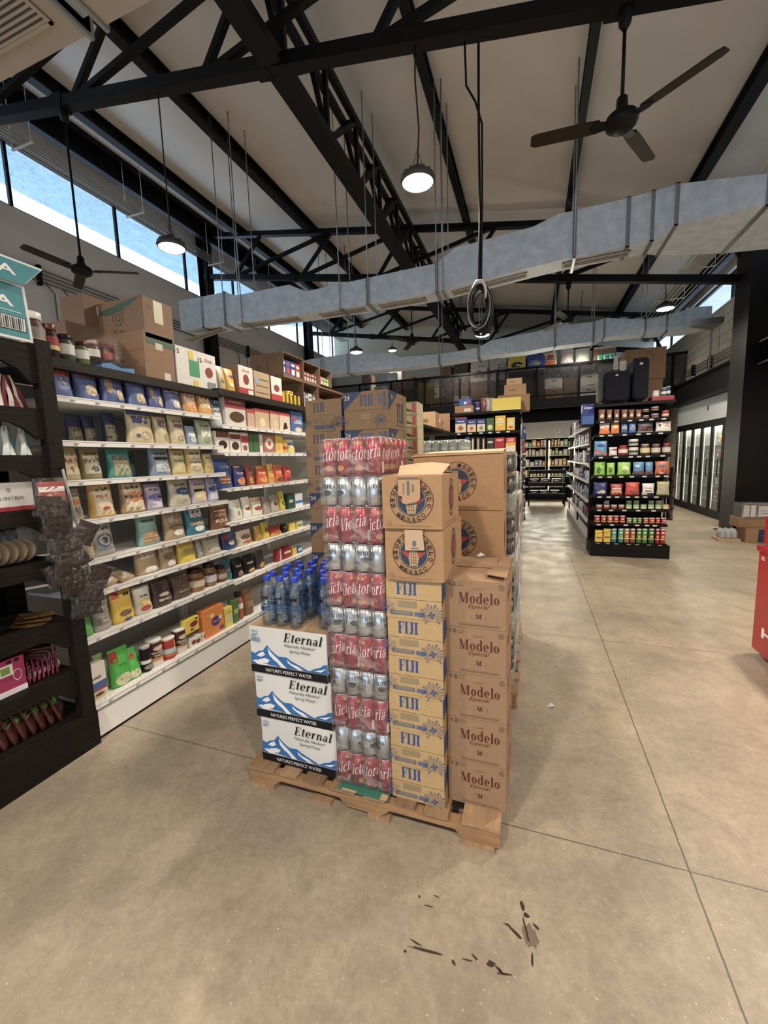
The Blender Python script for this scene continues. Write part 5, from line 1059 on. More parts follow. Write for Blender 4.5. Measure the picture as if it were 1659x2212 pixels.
# ================================================================== GOODS ON TOP OF THE WHITE UNITS
TZ=2.146
def topbox(pl,pr,pt,pb,depth,base,ds,left,name,lb,cat='carton',group=None,xf=-2.44,z0=None,lid=True,top=()):
    z=on_x((pl+pr)/2,pb,xf).z if z0 is None else z0; ya=y_at(pl,xf,z+.1); yb=y_at(pr,xf,z+.1); h=z_at(pt,xf,(ya+yb)/2)-z
    bm=base if not isinstance(base,str) else mat(base,.75,kind='card',sc=40,amt=.07)
    o=mb_box(yb-ya,h,depth,bm,ds,(),top,left).build(name); o.location=(xf-depth/2,(ya+yb)/2,z); o.rotation_euler=(0,0,PI/2)
    return tag(o,lb,cat,group)
GRN='#2f5a44'
topbox(314,378,722,806,.46,'#8f6d50',[R(-.5,.97,.5,1,'#6d523a'),R(-.12,.66,.12,.8,'#c9bfa8'),R(.1,.04,.32,.2,'#d8d0bc')],[R(-.5,.6,.5,.62,'#7d5f45')],'brown_carton','large brown carton on the white unit, under the green-banded one',z0=TZ)
zz=TZ+ (z_at(722,-2.44,2.28)-TZ)
topbox(312,376,650,722,.46,'#84654a',[R(-.5,0,.5,.14,GRN),R(-.15,.5,.15,.98,'#c7bda4'),T('Zulka','#4a3a2a',-.3,.8,.2,.1)],[('p',[(-.5,.78),(0,.9),(.5,1),(.1,.76),(-.2,.7)],GRN),('p',[(-.3,0),(.5,.06),(.5,.2),(.1,.1)],GRN),('o',.0,.62,.11,.17,.12,'#3d4a3a'),('o',.0,.62,.05,.08,.3,'#3d4a3a'),T('Zulka','#5b4634',.0,.28,.3,.16,shear=.3)],'sugar_carton','brown carton with green swooshes stacked on another brown carton',z0=TZ+.235)
topbox(150,212,700,752,.25,'#6f543f',(),(),'brown_carton','low brown open carton behind the jars',xf=-2.70,z0=TZ)
topbox(195,262,645,760,.22,'#7a5d46',[R(-.1,.8,.1,.9,'#d9d9d9')],(),'brown_carton','tall brown carton at the back behind the jars',xf=-2.85,z0=TZ)
topbox(382,468,758,835,.30,'#dcdad6',[T('5','#26262a',-.44,.86,.05,.12,bold=.02),T('15','#26262a',.08,.78,.1,.12,bold=.02),R(-.2,.30,.05,.72,'#3f9a68'),R(-.2,.74,-.08,.96,'#dfc72c'),R(-.12,.02,.0,.2,'#dfc72c'),OV('#8f3b3a',.3,.5,.1,.14),T('Great Value'[:5],'#a33a44',.3,.82,.2,.1,shear=.3),R(.24,.05,.46,.24,'#8a8a8a'),R(-.5,0,.5,.02,'#a3262c')],(),'white_carton','white carton with green and yellow stickers and number 15',z0=TZ)
TOPG='goods on top of the white units'
def jar_top(px,pt,pb,w,base,band,lid,lb,xf=-2.46,bk=0):
    z=TZ; y=y_at(px,xf,z+.08); h=z_at(pt,xf,y)-z
    place('jar',w,h,w,base,[R(-.9,.3,.9,.66,band),R(-.9,.3,.9,.42,'#d9c47a') if band!='#dcdcd6' else R(-.9,.3,.9,.32,'#8a8a84')],(xf-w/2-bk,y,z+.001),PI/2,'glass_jar',lb,'jar',TOPG,lid=lid)
jar_top(88,672,775,.115,'#4a3226','#8f8a84','#dedcd6','large jar with white lid at the left end above the white unit')
jar_top(120,700,778,.075,'#3a1c1a','#a33030','#5c1c22','dark red sauce jar right of the large white-lidded jar')
jar_top(153,722,785,.085,'#3c4432','#dcdcd6','#1e2026','olive jar with a broad white label and black lid')
jar_top(186,738,792,.07,'#5c6a2c','#dcdcd6','#3a1f1c','small green pickle jar with white label')
# jars bundled in clear plastic over a blue tray
yb_=y_at(214,-2.60,2.3)
for i,(dy,dz,b_,c) in enumerate(((-.045,.10,'#3a2420','#dcdcd6'),(.055,.10,'#6a1c1c','#b5332c'))):
    m=MB(); m.lathe([(.036,0),(.04,.01),(.04,.085),(.03,.10),(.03,.105)],mat(b_,.3),16); m.lathe([(.033,.10),(.034,.125),(.001,.126)],P('#7a1d1f'),16); deco(m,lambda u,v,q:((.04+q)*math.sin(u/.04),-(.04+q)*math.cos(u/.04),v),.08,.1,[R(-.9,.3,.9,.75,c)])
    o=m.build('sauce_jar',loc=(-2.60,yb_+dy,TZ+.071),rz=PI/2); tag(o,['sauce jar with white label','sauce jar with red label'][i]+' inside the clear plastic above the blue tray','jar',TOPG)
m=MB(); m.box((-2.68,yb_-.10,TZ),(-2.46,yb_+.12,TZ+.035),P('#3f78ad')); m.box((-2.67,yb_-.09,TZ+.035),(-2.47,yb_+.11,TZ+.07),P('#2a2c30')); m.add([(-2.459,yb_-.10,TZ),(-2.459,yb_+.12,TZ),(-2.459,yb_+.12,TZ+.05),(-2.459,yb_+.03,TZ+.035),(-2.459,yb_-.04,TZ+.055),(-2.459,yb_-.10,TZ+.04)],[(0,1,2,3,4,5)],P('#4a86bd'))
tag(m.build('blue_tray'),'blue cardboard tray on top of the white unit beside the jars','tray',TOPG)
r=random.Random(5); m=MB(); nv_,nu_=7,16; vs=[]
for j in range(nv_):
    for i in range(nu_):
        a=2*PI*i/nu_; k=(1,1.02,.95,.98,.85,.6,.2)[j]; vs.append((-2.585+math.cos(a)*.125*k*r.uniform(.9,1.1),yb_+math.sin(a)*.145*k*r.uniform(.9,1.1),TZ+.05+.040*j+r.uniform(-.008,.008)))
m.add(vs,[(j*nu_+i,j*nu_+(i+1)%nu_,(j+1)*nu_+(i+1)%nu_,(j+1)*nu_+i) for j in range(nv_-1) for i in range(nu_)],POUCHF,smooth=True)
tag(m.build('plastic_wrap'),'crumpled clear plastic wrapped round jars on the white unit','plastic wrap',TOPG)
row_x(TZ+.03,-2.46,'on top of the second white unit',TOPG,[
 (456,474,792,'bag','#7fa9c4',[],'light blue plastic bag','bag'),
 (474,492,790,'bag','#c2ad86',[OV('#5a4a38',0,.4,.2,.1)],'beige flour bag','bag'),
 (492,512,796,'bag','#d8ad2c',[OV('#5b3a6a',.1,.7,.3,.1),OV('#e8d8a0',0,.3,.3,.1)],'yellow and purple bag','bag'),
 (516,548,792,'box','#dbd6cd',[R(-.5,0,.5,.25,'#b52f36'),OV('#8a3b38',0,.55,.2,.18),T('Great','#a33a44',0,.85,.5,.1,shear=.3),R(.1,.04,.45,.2,'#e8e6e0')],'nearer white and red carton with seal','white_carton',{'d':.22,'rr':.2,'left':[R(-.5,0,.5,1,'#97765a')]}),
 (550,584,805,'box','#b39a76',[R(-.4,.2,.4,.24,'#6d5a44'),R(-.4,.45,.4,.49,'#6d5a44'),R(-.4,.7,.4,.74,'#6d5a44'),R(-.46,.55,-.2,.75,'#8fa3c0')],'tan carton with slots and film','brown_carton',{'d':.2,'rr':.2}),
 (586,610,815,'box','#dbd6cd',[R(-.5,0,.5,.3,'#c02f36'),OV('#8a3b38',0,.55,.26,.14)],'farther white and red carton with seal','white_carton',{'d':.2,'rr':.2,'left':[R(-.5,0,.5,1,'#97765a')]}),
 ],sd=300,cats=None)
for i in range(5):
    a=y_at(612+8.4*i,-2.47,2.3); place('box',.034,.115,.12,'#dcc32a',[R(-.3,.2,.3,.7,'#c9a51e'),R(-.3,.8,.3,.86,'#4a4020')],(-2.53,a,TZ+.03),PI/2,'yellow_box',['first','second','third','fourth','fifth'][i]+' yellow box in the row on top of the second white unit','box','yellow boxes in a row')
place('box',.11,.035,.1,'#e0c72e',[R(-.3,.3,.3,.7,'#6a5a20')],(-2.53,y_at(628,-2.47,2.4),TZ+.146),PI/2,'yellow_box','yellow box lying flat on top of the row of yellow boxes','box','yellow boxes in a row')
# open shipping cartons laid on their sides like shelves, with boxes inside
def crate(pl,pr,z0,h,d,lb,base='#7f6249'):
    xf=-2.5; ya=y_at(pl,xf,z0+h/2); yb=y_at(pr,xf,z0+h/2); m=MB(); bm=mat(base,.8,kind='card',sc=40,amt=.08); t=.006; x0=xf-d
    m.box((x0,ya,z0),(xf,ya+t,z0+h),bm); m.box((x0,yb-t,z0),(xf,yb,z0+h),bm); m.box((x0,ya+t,z0),(xf,yb-t,z0+t),bm); m.box((x0,ya+t,z0+h-t),(xf,yb-t,z0+h),bm); m.box((x0,ya+t,z0+t),(x0+t,yb-t,z0+h-t),bm)
    deco(m,lambda u,v,n:(xf-d/2+u,ya-n,z0+v),d,h,[('o',.2,.75,.1,.14,.2,'#5b4430'),R(-.35,.1,-.2,.5,'#6a5038'),R(.0,.2,.05,.85,'#6a5038')])
    tag(m.build('open_carton'),lb,'carton','open cartons lying on their sides'); return ya+t,yb-t,xf
C1=crate(612,655,2.50,.23,.42,'open brown carton lying on its side, highest over the second white unit')
C2=crate(656,690,2.50,.22,.42,'open brown carton on its side, second of the upper row')
C3=crate(691,716,2.52,.2,.42,'open brown carton on its side at the right end of the upper row')
C4=crate(656,688,2.18,.30,.42,'open brown carton on its side below the upper row, left')
C5=crate(689,742,2.18,.30,.42,'open brown carton on its side below the upper row, right')
m=MB(); m.box((-2.95,y_at(612,-2.5,2.5),2.470),(-2.5,y_at(655,-2.5,2.5)+.0,2.499),mat('#6f563f',.8))
m.box((-2.95,y_at(655,-2.5,2.5)-.01,2.481),(-2.5,y_at(742,-2.5,2.5),2.499),mat('#6f563f',.8))
tag(m.build('shelf_board'),'brown board shelf under the upper open cartons','shelf')
def fill(C,z,n,h,cols,lb,grp,wf=1.0):
    ya,yb,xf=C; r=random.Random(int(z*100)+n); w=(yb-ya)*wf/n
    for i in range(n):
        c=cols[i%len(cols)]; place('box',w*.93,h*r.uniform(.93,1),.12,c[0],[R(-.35,.15,.35,.5,c[1]),R(-.35,.7,.35,.85,c[1])],(xf-.10,ya+w*(i+.5),z),PI/2,'carton_box',c[2]+' box, %s inside the '%ORD[i]+lb,'box',grp)
fill(C1,2.507,4,.17,[('#24407c','#c8d2e0','navy blue'),('#2a4a8a','#b9342c','blue and red'),('#27427c','#d8d8d8','blue'),('#a33c34','#ddd0c0','rust red')],'highest open carton','boxes in the open cartons')
fill(C2,2.507,6,.12,[('#7c3530','#c9c0b8','maroon'),('#6a2c2a','#b8aca4','dark maroon')],'second upper open carton','boxes in the open cartons')
fill(C3,2.527,4,.11,[('#b5872c','#5a3a20','amber'),('#c9446a','#e6d6c0','pink'),('#4c8a3c','#d2dc9a','green'),('#5c9a4a','#dfe6b0','light green')],'rightmost upper open carton','boxes in the open cartons')
fill(C4,2.187,4,.2,[('#cfcac4','#6a6a6a','white'),('#57606e','#b8b8b8','slate')],'lower left open carton','boxes in the open cartons')
fill(C5,2.187,9,.17,[('#d8b82c','#8c3a2c','yellow'),('#8f2c34','#dcd0c0','crimson'),('#33407c','#d8d8d8','violet blue'),('#d8d4cc','#7a7a7a','white'),('#bcc8d0','#4a6a8a','pale blue'),('#b5382c','#e0c85a','red'),('#c3402e','#e0c85a','bright red'),('#d9b23a','#7a3a2c','golden'),('#a82c34','#e2d8cc','deep red')],'lower right open carton','boxes in the open cartons')

# ================================================================== DARK RUSTIC RACK, FAR LEFT
DW = mat('#17120f',.7,kind='woody',sc=7,amt=.45,bump=.25); DWX=mat('#1c1613',.7,kind='wood',sc=7,amt=.45,bump=.25)
root=empty('wooden_rack',(0,0,0)); XR_=-2.35
for y0,y1 in ((1.42,1.487),(.15,.21)):
    m=MB(); m.box((XR_-.02,y0,.2),(XR_+.04,y1,2.2),DWX); m.build('post',root)
    m=MB(); m.box((XR_-.5,y0,.0),(XR_-.44,y1,2.2),DWX); m.build('post',root)
LVR=[1.86,1.63,1.36,1.09,.76,.47,.205]
for i,z in enumerate(LVR):
    m=MB(); m.box((XR_-.44,.215,z-.02),(XR_,1.44,z),DW); o=m.build('shelf',root)
    if i<6:
        pr=[(.21,z-.0),(1.42,z-.0),(1.42,z-.15),(1.385,z-.15),(1.33,z-.10),(1.28,z-.075),(.36,z-.075),(.30,z-.10),(.245,z-.15),(.21,z-.15)]
        m=MB(); m.prism(pr,'x',XR_+.0,XR_+.024,DW); m.build('shelf_apron',o)
pr=[(.21,2.17),(1.42,2.17),(1.42,1.98),(1.385,1.985),(1.34,2.04),(1.27,2.07),(.36,2.07),(.30,2.03),(.245,1.985),(.21,1.98)]
m=MB(); m.prism(pr,'x',XR_,XR_+.026,DW); m.build('top_apron',root)
m=MB(); m.box((XR_-.44,.21,2.15),(XR_,1.42,2.172),DW); m.build('top_board',root)
m=MB(); m.box((XR_-.5,.15,.0),(XR_+.05,1.487,.2),DW); m.build('base_box',root)
m=MB(); m.box((XR_-.52,.15,.2),(XR_-.5,1.487,2.15),BLACK); m.build('back_panel',root)
tag(root,'dark rustic wooden rack at the far left edge, next to the white shelving','rack')
# teal sign standing on the rack
o=empty('shop_sign',(XR_+.03,1.18,2.176)); TEAL=P('#1e8a97',.35)
def sgn(pts,ds,nm,dx):
    m=MB(); m.prism(pts,'x',dx-.004,dx+.004,P('#dfe4e4')); 
    ins=[(a+(.012 if a<0 else -.012),b_+(.012 if b_<.2 and nm=='panel' else (-.010 if nm!='panel' else -.004))) for a,b_ in pts]
    m.add([(dx+.0046,a,b_) for a,b_ in ins],[tuple(range(len(ins)))],TEAL); deco(m,lambda u,v,n:(dx+.005+n,u,v),1,1,ds); m.build(nm,o)
bars=[R(.10+.0085*i,.045,.10+.0085*i+(.003 if i%3 else .0055),.10,'#1c2226') for i in range(12)]
sgn([(-.9,0),(.235,0),(.225,.255),(-.9,.255)],[T('MERCANC\u00cdA','#eef2f2',-.13,.175,.60,.055,bold=.02),R(-.3,.125,.2,.129,'#bfe0e4'),R(-.1,.04,.21,.106,'#1c2226'),R(-.097,.043,.207,.103,'#e6eaea')]+bars+[R(-.09+.0085*i,.045,-.09+.0085*i+(.003 if i%3 else .0055),.10,'#1c2226') for i in range(22)],'panel',0)
sgn([(-.9,.262),(.215,.262),(.30,.36),(-.9,.36)],[T('MERCANC\u00cdA','#eef2f2',-.12,.310,.60,.05,bold=.02)],'top_panel',.03)
tag(o,'teal sign board with white capitals and a barcode at the upper left edge','sign')
def rk(shape,pl,pr,pt,z,base,ds,lb,name,rr=0,d=.06,xf=XR_-.03,**k):
    ya=y_at(pl,xf,z+.08); yb=y_at(pr,xf,z+.08); h=z_at(pt,xf,(ya+yb)/2)-z; return place(shape,(yb-ya),h,d,base,ds,(xf-d/2,(ya+yb)/2,z+.001),PI/2+rr,name,lb,k.pop('cat','bag'),k.pop('group','goods on the dark rustic rack'),**k)
def taper(y0,y1,z,h,cols,lb,n=1,seed=0):
    r=random.Random(seed); k=len(cols); m=MB(); N=10
    for i in range(k):
        vs=[]
        for j in range(7):
            t=j/6; wid=(1-t*.62)
            for q in range(3):
                u=(i+q/2)/k-.5; dp=.035*(1-t*.9)*(1-(2*u)**2*.6)
                vs.append((dp+.008*math.sin(i*2+5*t),(y0+y1)/2+u*(y1-y0)*wid,z+h*t))
        m.add(vs,[(j*3+q,j*3+q+1,j*3+q+4,j*3+q+3) for j in range(6) for q in range(2)],P(cols[i],.4),smooth=True)
    vs=[(-.035,y0,z),(-.035,y1,z),(-.004,(y0+y1)/2+(y1-y0)*.19,z+h),(-.004,(y0+y1)/2-(y1-y0)*.19,z+h)]; m.add(vs,[(0,3,2,1)],P(cols[0]))
    o=m.build('pleated_bag',loc=(XR_-.055,0,0)); return tag(o,lb,'bag','goods on the dark rustic rack')
yA,yB,yC=y_at(-50,XR_,1.9),y_at(18,XR_,1.9),y_at(66,XR_,1.9)
taper(1.235,1.40,1.862,.155,['#7c2a38','#ddd4cc','#7c2a38','#ddd4cc','#7c2a38','#ddd4cc','#7c2a38'],'red and white striped pleated bag on the upper rack shelf',seed=1)
taper(1.06,1.225,1.862,.155,['#ddd4cc','#7c2a38','#ddd4cc','#7c2a38','#ddd4cc','#7c2a38'],'second red and white striped bag cut by the left edge',seed=2)
for i,(a,b_) in enumerate(((1.14,1.25),(1.26,1.325),(1.335,1.39),(1.05,1.13))):
    taper(a,b_,1.632,.14,['#d8dedd','#e2e4e0','#2f8b8f'][0:3],['white and teal bag, leftmost visible on the second rack shelf','white and teal bag, middle of the second rack shelf','narrow white and teal bag beside the rack post','white and teal bag at the photo edge on the second rack shelf'][i],seed=5+i)
m=MB(); m.box((XR_-.2,.75,1.363),(XR_-.02,1.355,1.50),P('#dddbd6',.5)); deco(m,lambda u,v,n:(XR_-.02+n,1.05+u,1.363+v),.61,.137,[R(-.5,.0,.5,.15,'#a82c38'),T('THE ONLY BEAN','#2a2a2a',.33,.45,.2,.12),('o',.33,.75,.012,.07,.3,'#2a2a2a')])
tag(m.build('display_carton'),'white display carton with a red stripe on the third rack shelf','carton','goods on the dark rustic rack')
for i in range(7):
    y=1.09+.038*i; m=MB(); m.lathe([(.001,-.006),(.055,-.006),(.062,0),(.055,.006),(.001,.006)],mat('#8d7a5c',.5,kind='wafer',sc=30,amt=.2),18,Matrix.Rotation(PI/2-.15,4,'X')); 
    m.add([(-.06,0,.05),(.06,0,.05),(.03,.01,.11),(-.03,.01,.11)],[(0,1,2,3)],FILM)
    o=m.build('wafer_disc',loc=(XR_-.09,y,1.155)); o.rotation_euler=(0,0,.5); tag(o,'tan round wafer pack standing on edge, %s on the fourth rack shelf'%ORD[i],'wafer','wafer packs on the dark rack')
for i in range(3):
    m=MB(); m.box((-.07,-.035,0),(.07,.035,.008),mat('#7c5a24',.3,.5,kind='foil',sc=25,amt=.5)); o=m.build('foil_bar',loc=(XR_-.09,1.30+.02*i,.763+.018*i)); o.rotation_euler=(.1,.15,.8+.3*i); tag(o,['lowest','middle','topmost'][i]+' gold foil bar lying on the fifth rack shelf','bar','foil bars on the dark rack')
for i in range(2):
    m=MB(); m.box((-.05,-.035,0),(.05,.035,.012),P('#1d1c20',.25)); o=m.build('chocolate_bar',loc=(XR_-.12,1.02+.09*i,.763)); o.rotation_euler=(0,0,.3*i); tag(o,['dark wrapped bar left of the gold foil bars','dark wrapped bar nearest the gold foil bars'][i],'bar')
PK='#a3285c'
rk('box',-10,56,1425,.47,PK,[R(-.4,.55,.1,.85,'#e6e0d8'),R(-.3,.6,.0,.8,'#7a9a3c'),('o',.22,.5,.14,.16,.12,'#f0e6ea'),R(-.5,0,.5,.16,'#e9e2e4'),OV('#2a1c22',.0,.92,.09,.05),OV('#2a1c22',.25,.92,.09,.05)],'magenta display box with white leaf outline on the sixth rack shelf','chocolate_box',d=.08,cat='box')
for i in range(8):
    y=1.235+.022*i; o=place('bag',.075,.125,.014,'#8f2450',[R(-.5,.22,.5,.42,'#e8e0e2'),('o',0,.58,.28,.14,.2,'#e8dde2')],(XR_-.075,y,.472),PI/2+1.0,'chocolate_pouch','magenta pouch standing edge-on, %s in its row on the sixth rack shelf'%ORD[i],'pouch','magenta pouches on the dark rack',seed=i)
for i in range(4):
    m=MB(); m.box((-.06,-.04,0),(.06,.04,.008),P('#4a2a2a',.3)); o=m.build('chocolate_bar',loc=(XR_-.09,1.29+.008*i,.602+.012*i)); o.rotation_euler=(.15,.1,.6+.12*i); tag(o,'brown bar lying across the magenta pouches, %s from below'%ORD[i].replace('leftmost','first'),'bar','brown bars on the pouches')
for i in range(9):
    y=1.06+.042*i; o=place('bag',.15,.205,.03,'#5a2c24',[R(-.5,.45,.5,.62,'#5f9a3c'),R(-.3,.2,.3,.35,'#7d463c')],(XR_-.10,y,.208),PI/2+.9,'coffee_pouch','brown pouch with green band, %s of the leaning row above the rack base'%ORD[i],'pouch','brown pouches on the dark rack',seed=40+i,tilt=-.3)
# strip of clear bags hung between the rack and the white unit
CHO=mat('#2e201b',.5,kind='choc',sc=40,amt=.5,bump=.4)
bags=[(112,1062,.115,.10,'header',0),(104,1092,.11,.09,'',.1),(125,1115,.12,.09,'',-.15),(118,1145,.11,.09,'',.2),(150,1165,.12,.09,'',-.1),(170,1150,.10,.12,'',.5),(135,1188,.12,.09,'',.12),(180,1200,.10,.10,'',-.5),(150,1222,.12,.10,'',.0),(205,1245,.11,.10,'',.5),(165,1262,.12,.09,'',-.1),(195,1280,.12,.09,'',.15),(190,1310,.13,.09,'',.05),(140,1240,.12,.09,'',-.2)]
for i,(px,py,w,h,kd,rt) in enumerate(bags):
    p=on_x(px,py,-2.235+.012*(i%3)); r=random.Random(60+i); m=mb_bag(w,h,.022,CHO if kd!='header' else mat('#a3302c',.4),[] if kd!='header' else [R(-.5,.5,.5,.75,'#d8d4cc'),('p',[(-.4,.1),(-.1,.45),(.1,.1)],'#d8b23a')],60+i)
    o=m.build('hanging_bag',loc=(p.x,p.y,p.z-h/2)); o.rotation_euler=(0,rt,PI/2-.25+r.uniform(-.3,.3))
    f=mb_bag(w*1.25,h*1.3,.030,POUCHF,(),90+i); f=f.build('clear_pouch',o,(0,0,-h*.12))
    tag(o,('red-headed clear bag at the top of the hanging strip' if kd else 'clear pouch of dark snacks in the hanging strip beside the white unit'),'bag','hanging snack bags',alike=not kd)
m=MB(); m.bar((-2.262,1.44,1.56),(-2.262,1.53,.86),.016,.003,P('#c8c8c8')); m.bar((-2.30,1.445,1.56),(-2.255,1.44,1.56),.01,.005,STEEL); tag(m.build('hanging_strip'),'thin plastic merchandising strip holding the clear snack bags','strip')

# ================================================================== RIGHT GONDOLA WITH BLACK END SHELVES
BK=mat('#0e0b09',.55,kind='woody',sc=5,amt=.25)
def gondola(name,x0,x1,yf,lv,top,base_h,y_end,lb,side_lv=(),side_dep=.42):
    root=empty('end_shelving',(0,0,0)); yb=yf+.45
    m=MB(); m.box((x0-.02,yf-.04,0),(x1+.03,yb,base_h),BK); m.build('base_plinth',root)
    m=MB(); m.box((x0,yb-.02,base_h),(x1,yb,top-.04),BLACK); m.build('back_panel',root)
    for x in (x0-.012,x1-.012):
        m=MB(); m.box((x,yb-.06,base_h),(x+.024,yb-.021,top-.04),BK); m.build('upright',root)
    m=MB(); m.box((x0-.02,yf-.0,top-.04),(x1+.02,yb,top),BK); m.build('top_board',root)
    for i,z in enumerate(lv):
        m=MB(); m.box((x0+.015,yf,z-.02),(x1-.015,yb-.065,z),BK); o=m.build('shelf',root)
        m=MB(); m.box((x0+.01,yf-.012,z-.038),(x1-.005,yf-.001,z+.004),BK); r=random.Random(i); x=x0+.06
        while x<x1-.08: m.add([(x,yf-.0128,z-.032),(x+.055,yf-.0128,z-.032),(x+.055,yf-.0128,z-.012),(x,yf-.0128,z-.012)],[(0,1,2,3)],P('#c9c7c0')); x+=r.uniform(.1,.2)
        m.build('price_rail',o)
        for x in (x0,x1-.012):
            m=MB(); m.prism([(yf+.03,z-.02),(yb-.065,z-.02),(yb-.065,z-.09)],'x',x,x+.01,BK); m.build('shelf_bracket',root)
    return tag(root,lb,'shelving unit')
GX0,GX1,GY=.875,1.862,6.93
GL=[2.035,1.835,1.515,1.225,.925,.725,.505,.21]
gondola('g',GX0,GX1,GY,GL,2.275,.19,0,'black end shelves stocked with snacks, standing right of the central aisle')
def row_y(z,yf,where,group,specs,sd=0):
    for i,s in enumerate(specs):
        pl,pr,pt,shape,base,ds,desc,name=s[:8]; op=s[8] if len(s)>8 else {}
        zz=z+op.get('up',0); xa=x_at(pl,yf,zz+.09); xb=x_at(pr,yf,zz+.09); w=(xb-xa)*.97; h=max(.04,z_at(pt,(xa+xb)/2,yf)-zz); d=w if shape in('can','jar','tin','round') else op.get('d',.08)
        place(shape,w,h,d,base,ds,((xa+xb)/2,yf+d/2+.012,zz+.001),rnd.uniform(-.05,.05),name,desc+' '+where,op.get('cat',name.split('_')[-1]),group,seed=sd+i,lid=op.get('lid','#e8e6e0'),tilt=-.03 if shape=='bag' else 0,alike=op.get('alike',False))
W8=['on the first shelf of the right black end unit','on the second shelf of the right black end unit','on the third shelf of the right black end unit','on the fourth shelf of the right black end unit','on the fifth shelf of the right black end unit','on the sixth shelf of the right black end unit','on the seventh shelf of the right black end unit','at the foot of the right black end unit']
gy='right end unit goods'
row_y(GL[0],GY,W8[0],gy+', first shelf',[(a,b_,884,'bag','#6a4534',[R(-.4,.7,.4,.9,'#8f3a2c'),OV('#e0d0b0',0,.4,.3,.16)],ORD[i]+' brown coffee pouch','coffee_pouch',{'d':.06}) for i,(a,b_) in enumerate(((1293,1309),(1311,1324),(1327,1340),(1343,1358),(1359,1372),(1374,1388)))]+
 [(1390,1405,897,'tin','#b9b2aa',[R(-.9,.3,.9,.7,'#7c3a34')],'lower pale tin, left pair','tin'),(1409,1426,893,'tin','#b5aca2',[R(-.9,.3,.9,.7,'#7c3a34')],'lower pale tin, right pair','tin'),
  (1390,1405,883,'tin','#b9b2aa',[R(-.9,.3,.9,.7,'#7c3a34')],'upper pale tin, left pair','tin',{'up':.092}),(1409,1426,878,'tin','#b5aca2',[R(-.9,.3,.9,.7,'#7c3a34')],'upper pale tin, right pair','tin',{'up':.105}),
  (1432,1448,886,'tin','#a83a30',[R(-.9,.2,.9,.5,'#d8cfc4')],'red tin','tin')],sd=400)
row_y(GL[1],GY,W8[1],gy+', second shelf',[
 (1295,1319,912,'bag','#d8d2c8',[R(-.5,0,.5,.5,'#e0702c'),OV('#f0ece0',.1,.6,.3,.1),OV('#c8402c',.1,.6,.2,.05)],'white and orange cracker bag','cracker_bag',{'d':.07}),
 (1320,1340,912,'bag','#dd8a2a',[OV('#efe0c0',0,.6,.36,.1),OV('#c8502c',0,.3,.3,.1)],'orange cracker bag','cracker_bag',{'d':.07}),
 (1342,1358,912,'bag','#33608f',[OV('#e8ecf0',0,.5,.4,.12),OV('#b83a34',0,.5,.24,.06)],'dark blue cracker bag, left','cracker_bag',{'d':.06}),
 (1359,1376,912,'bag','#3f78b5',[OV('#c8d4e0',0,.5,.38,.12),OV('#b83a34',0,.5,.26,.06)],'bright blue cracker bag, right','cracker_bag',{'d':.06}),
 (1377,1414,910,'bag','#4a4a5c',[R(-.45,.1,.45,.6,'#6b3a34'),OV('#3c1d1c',.1,.38,.32,.2),R(-.5,0,.5,.1,'#b8b4ac')],'wide bag of dark dates','date_bag',{'d':.08}),
 (1417,1453,910,'bag','#dcd8d0',[T('MAN','#b8242c',.15,.78,.44,.17,bold=.05),T('GO','#b8242c',.2,.56,.3,.17,bold=.05),('p',[(-.35,.85),(-.15,.75),(-.2,.5),(-.36,.55)],'#7c1c24')],'white mango bag with red capitals','mango_bag',{'d':.07})],sd=420)
row_y(GL[2],GY,W8[2],gy+', third shelf',[
 (1284,1314,952,'bag','#4a90c4',[OV('#c8722c',-.25,.25,.24,.16),OV('#c8722c',.3,.14,.2,.12),OV('#1f4c84',0,.68,.36,.1)],'large light blue pretzel bag','pretzel_bag',{'d':.1}),
 (1316,1335,966,'bag','#d8d0c8',[R(-.5,.6,.5,.8,'#8a2c2c')],'white and red bag','snack_bag'),
 (1337,1359,962,'jar','#8c3a30',[R(-.9,.25,.9,.6,'#e2d8cc')],'red-lidded jar, left','candy_jar',{'lid':'#b8202c'}),
 (1360,1382,966,'tin','#d8d4cc',[R(-.9,.35,.9,.6,'#3c3a36')],'lower stacked cream tin','tin'),
 (1360,1382,948,'tin','#d8d4cc',[R(-.9,.35,.9,.6,'#3c3a36')],'upper stacked cream tin','tin',{'up':.137}),
 (1385,1407,959,'jar','#5a4a34',[R(-.9,.2,.9,.62,'#d9cf9a')],'wide jar with pale yellow label','candy_jar',{'lid':'#b5a083'}),
 (1409,1430,959,'jar','#4c3a2c',[R(-.9,.2,.9,.62,'#cfc8b0')],'wide jar with cream label','candy_jar',{'lid':'#8f7a60'}),
 (1433,1452,957,'jar','#5c3a34',[R(-.9,.2,.9,.62,'#c8c4b4')],'wide crimson-lidded jar','candy_jar',{'lid':'#b3284a'})],sd=440)
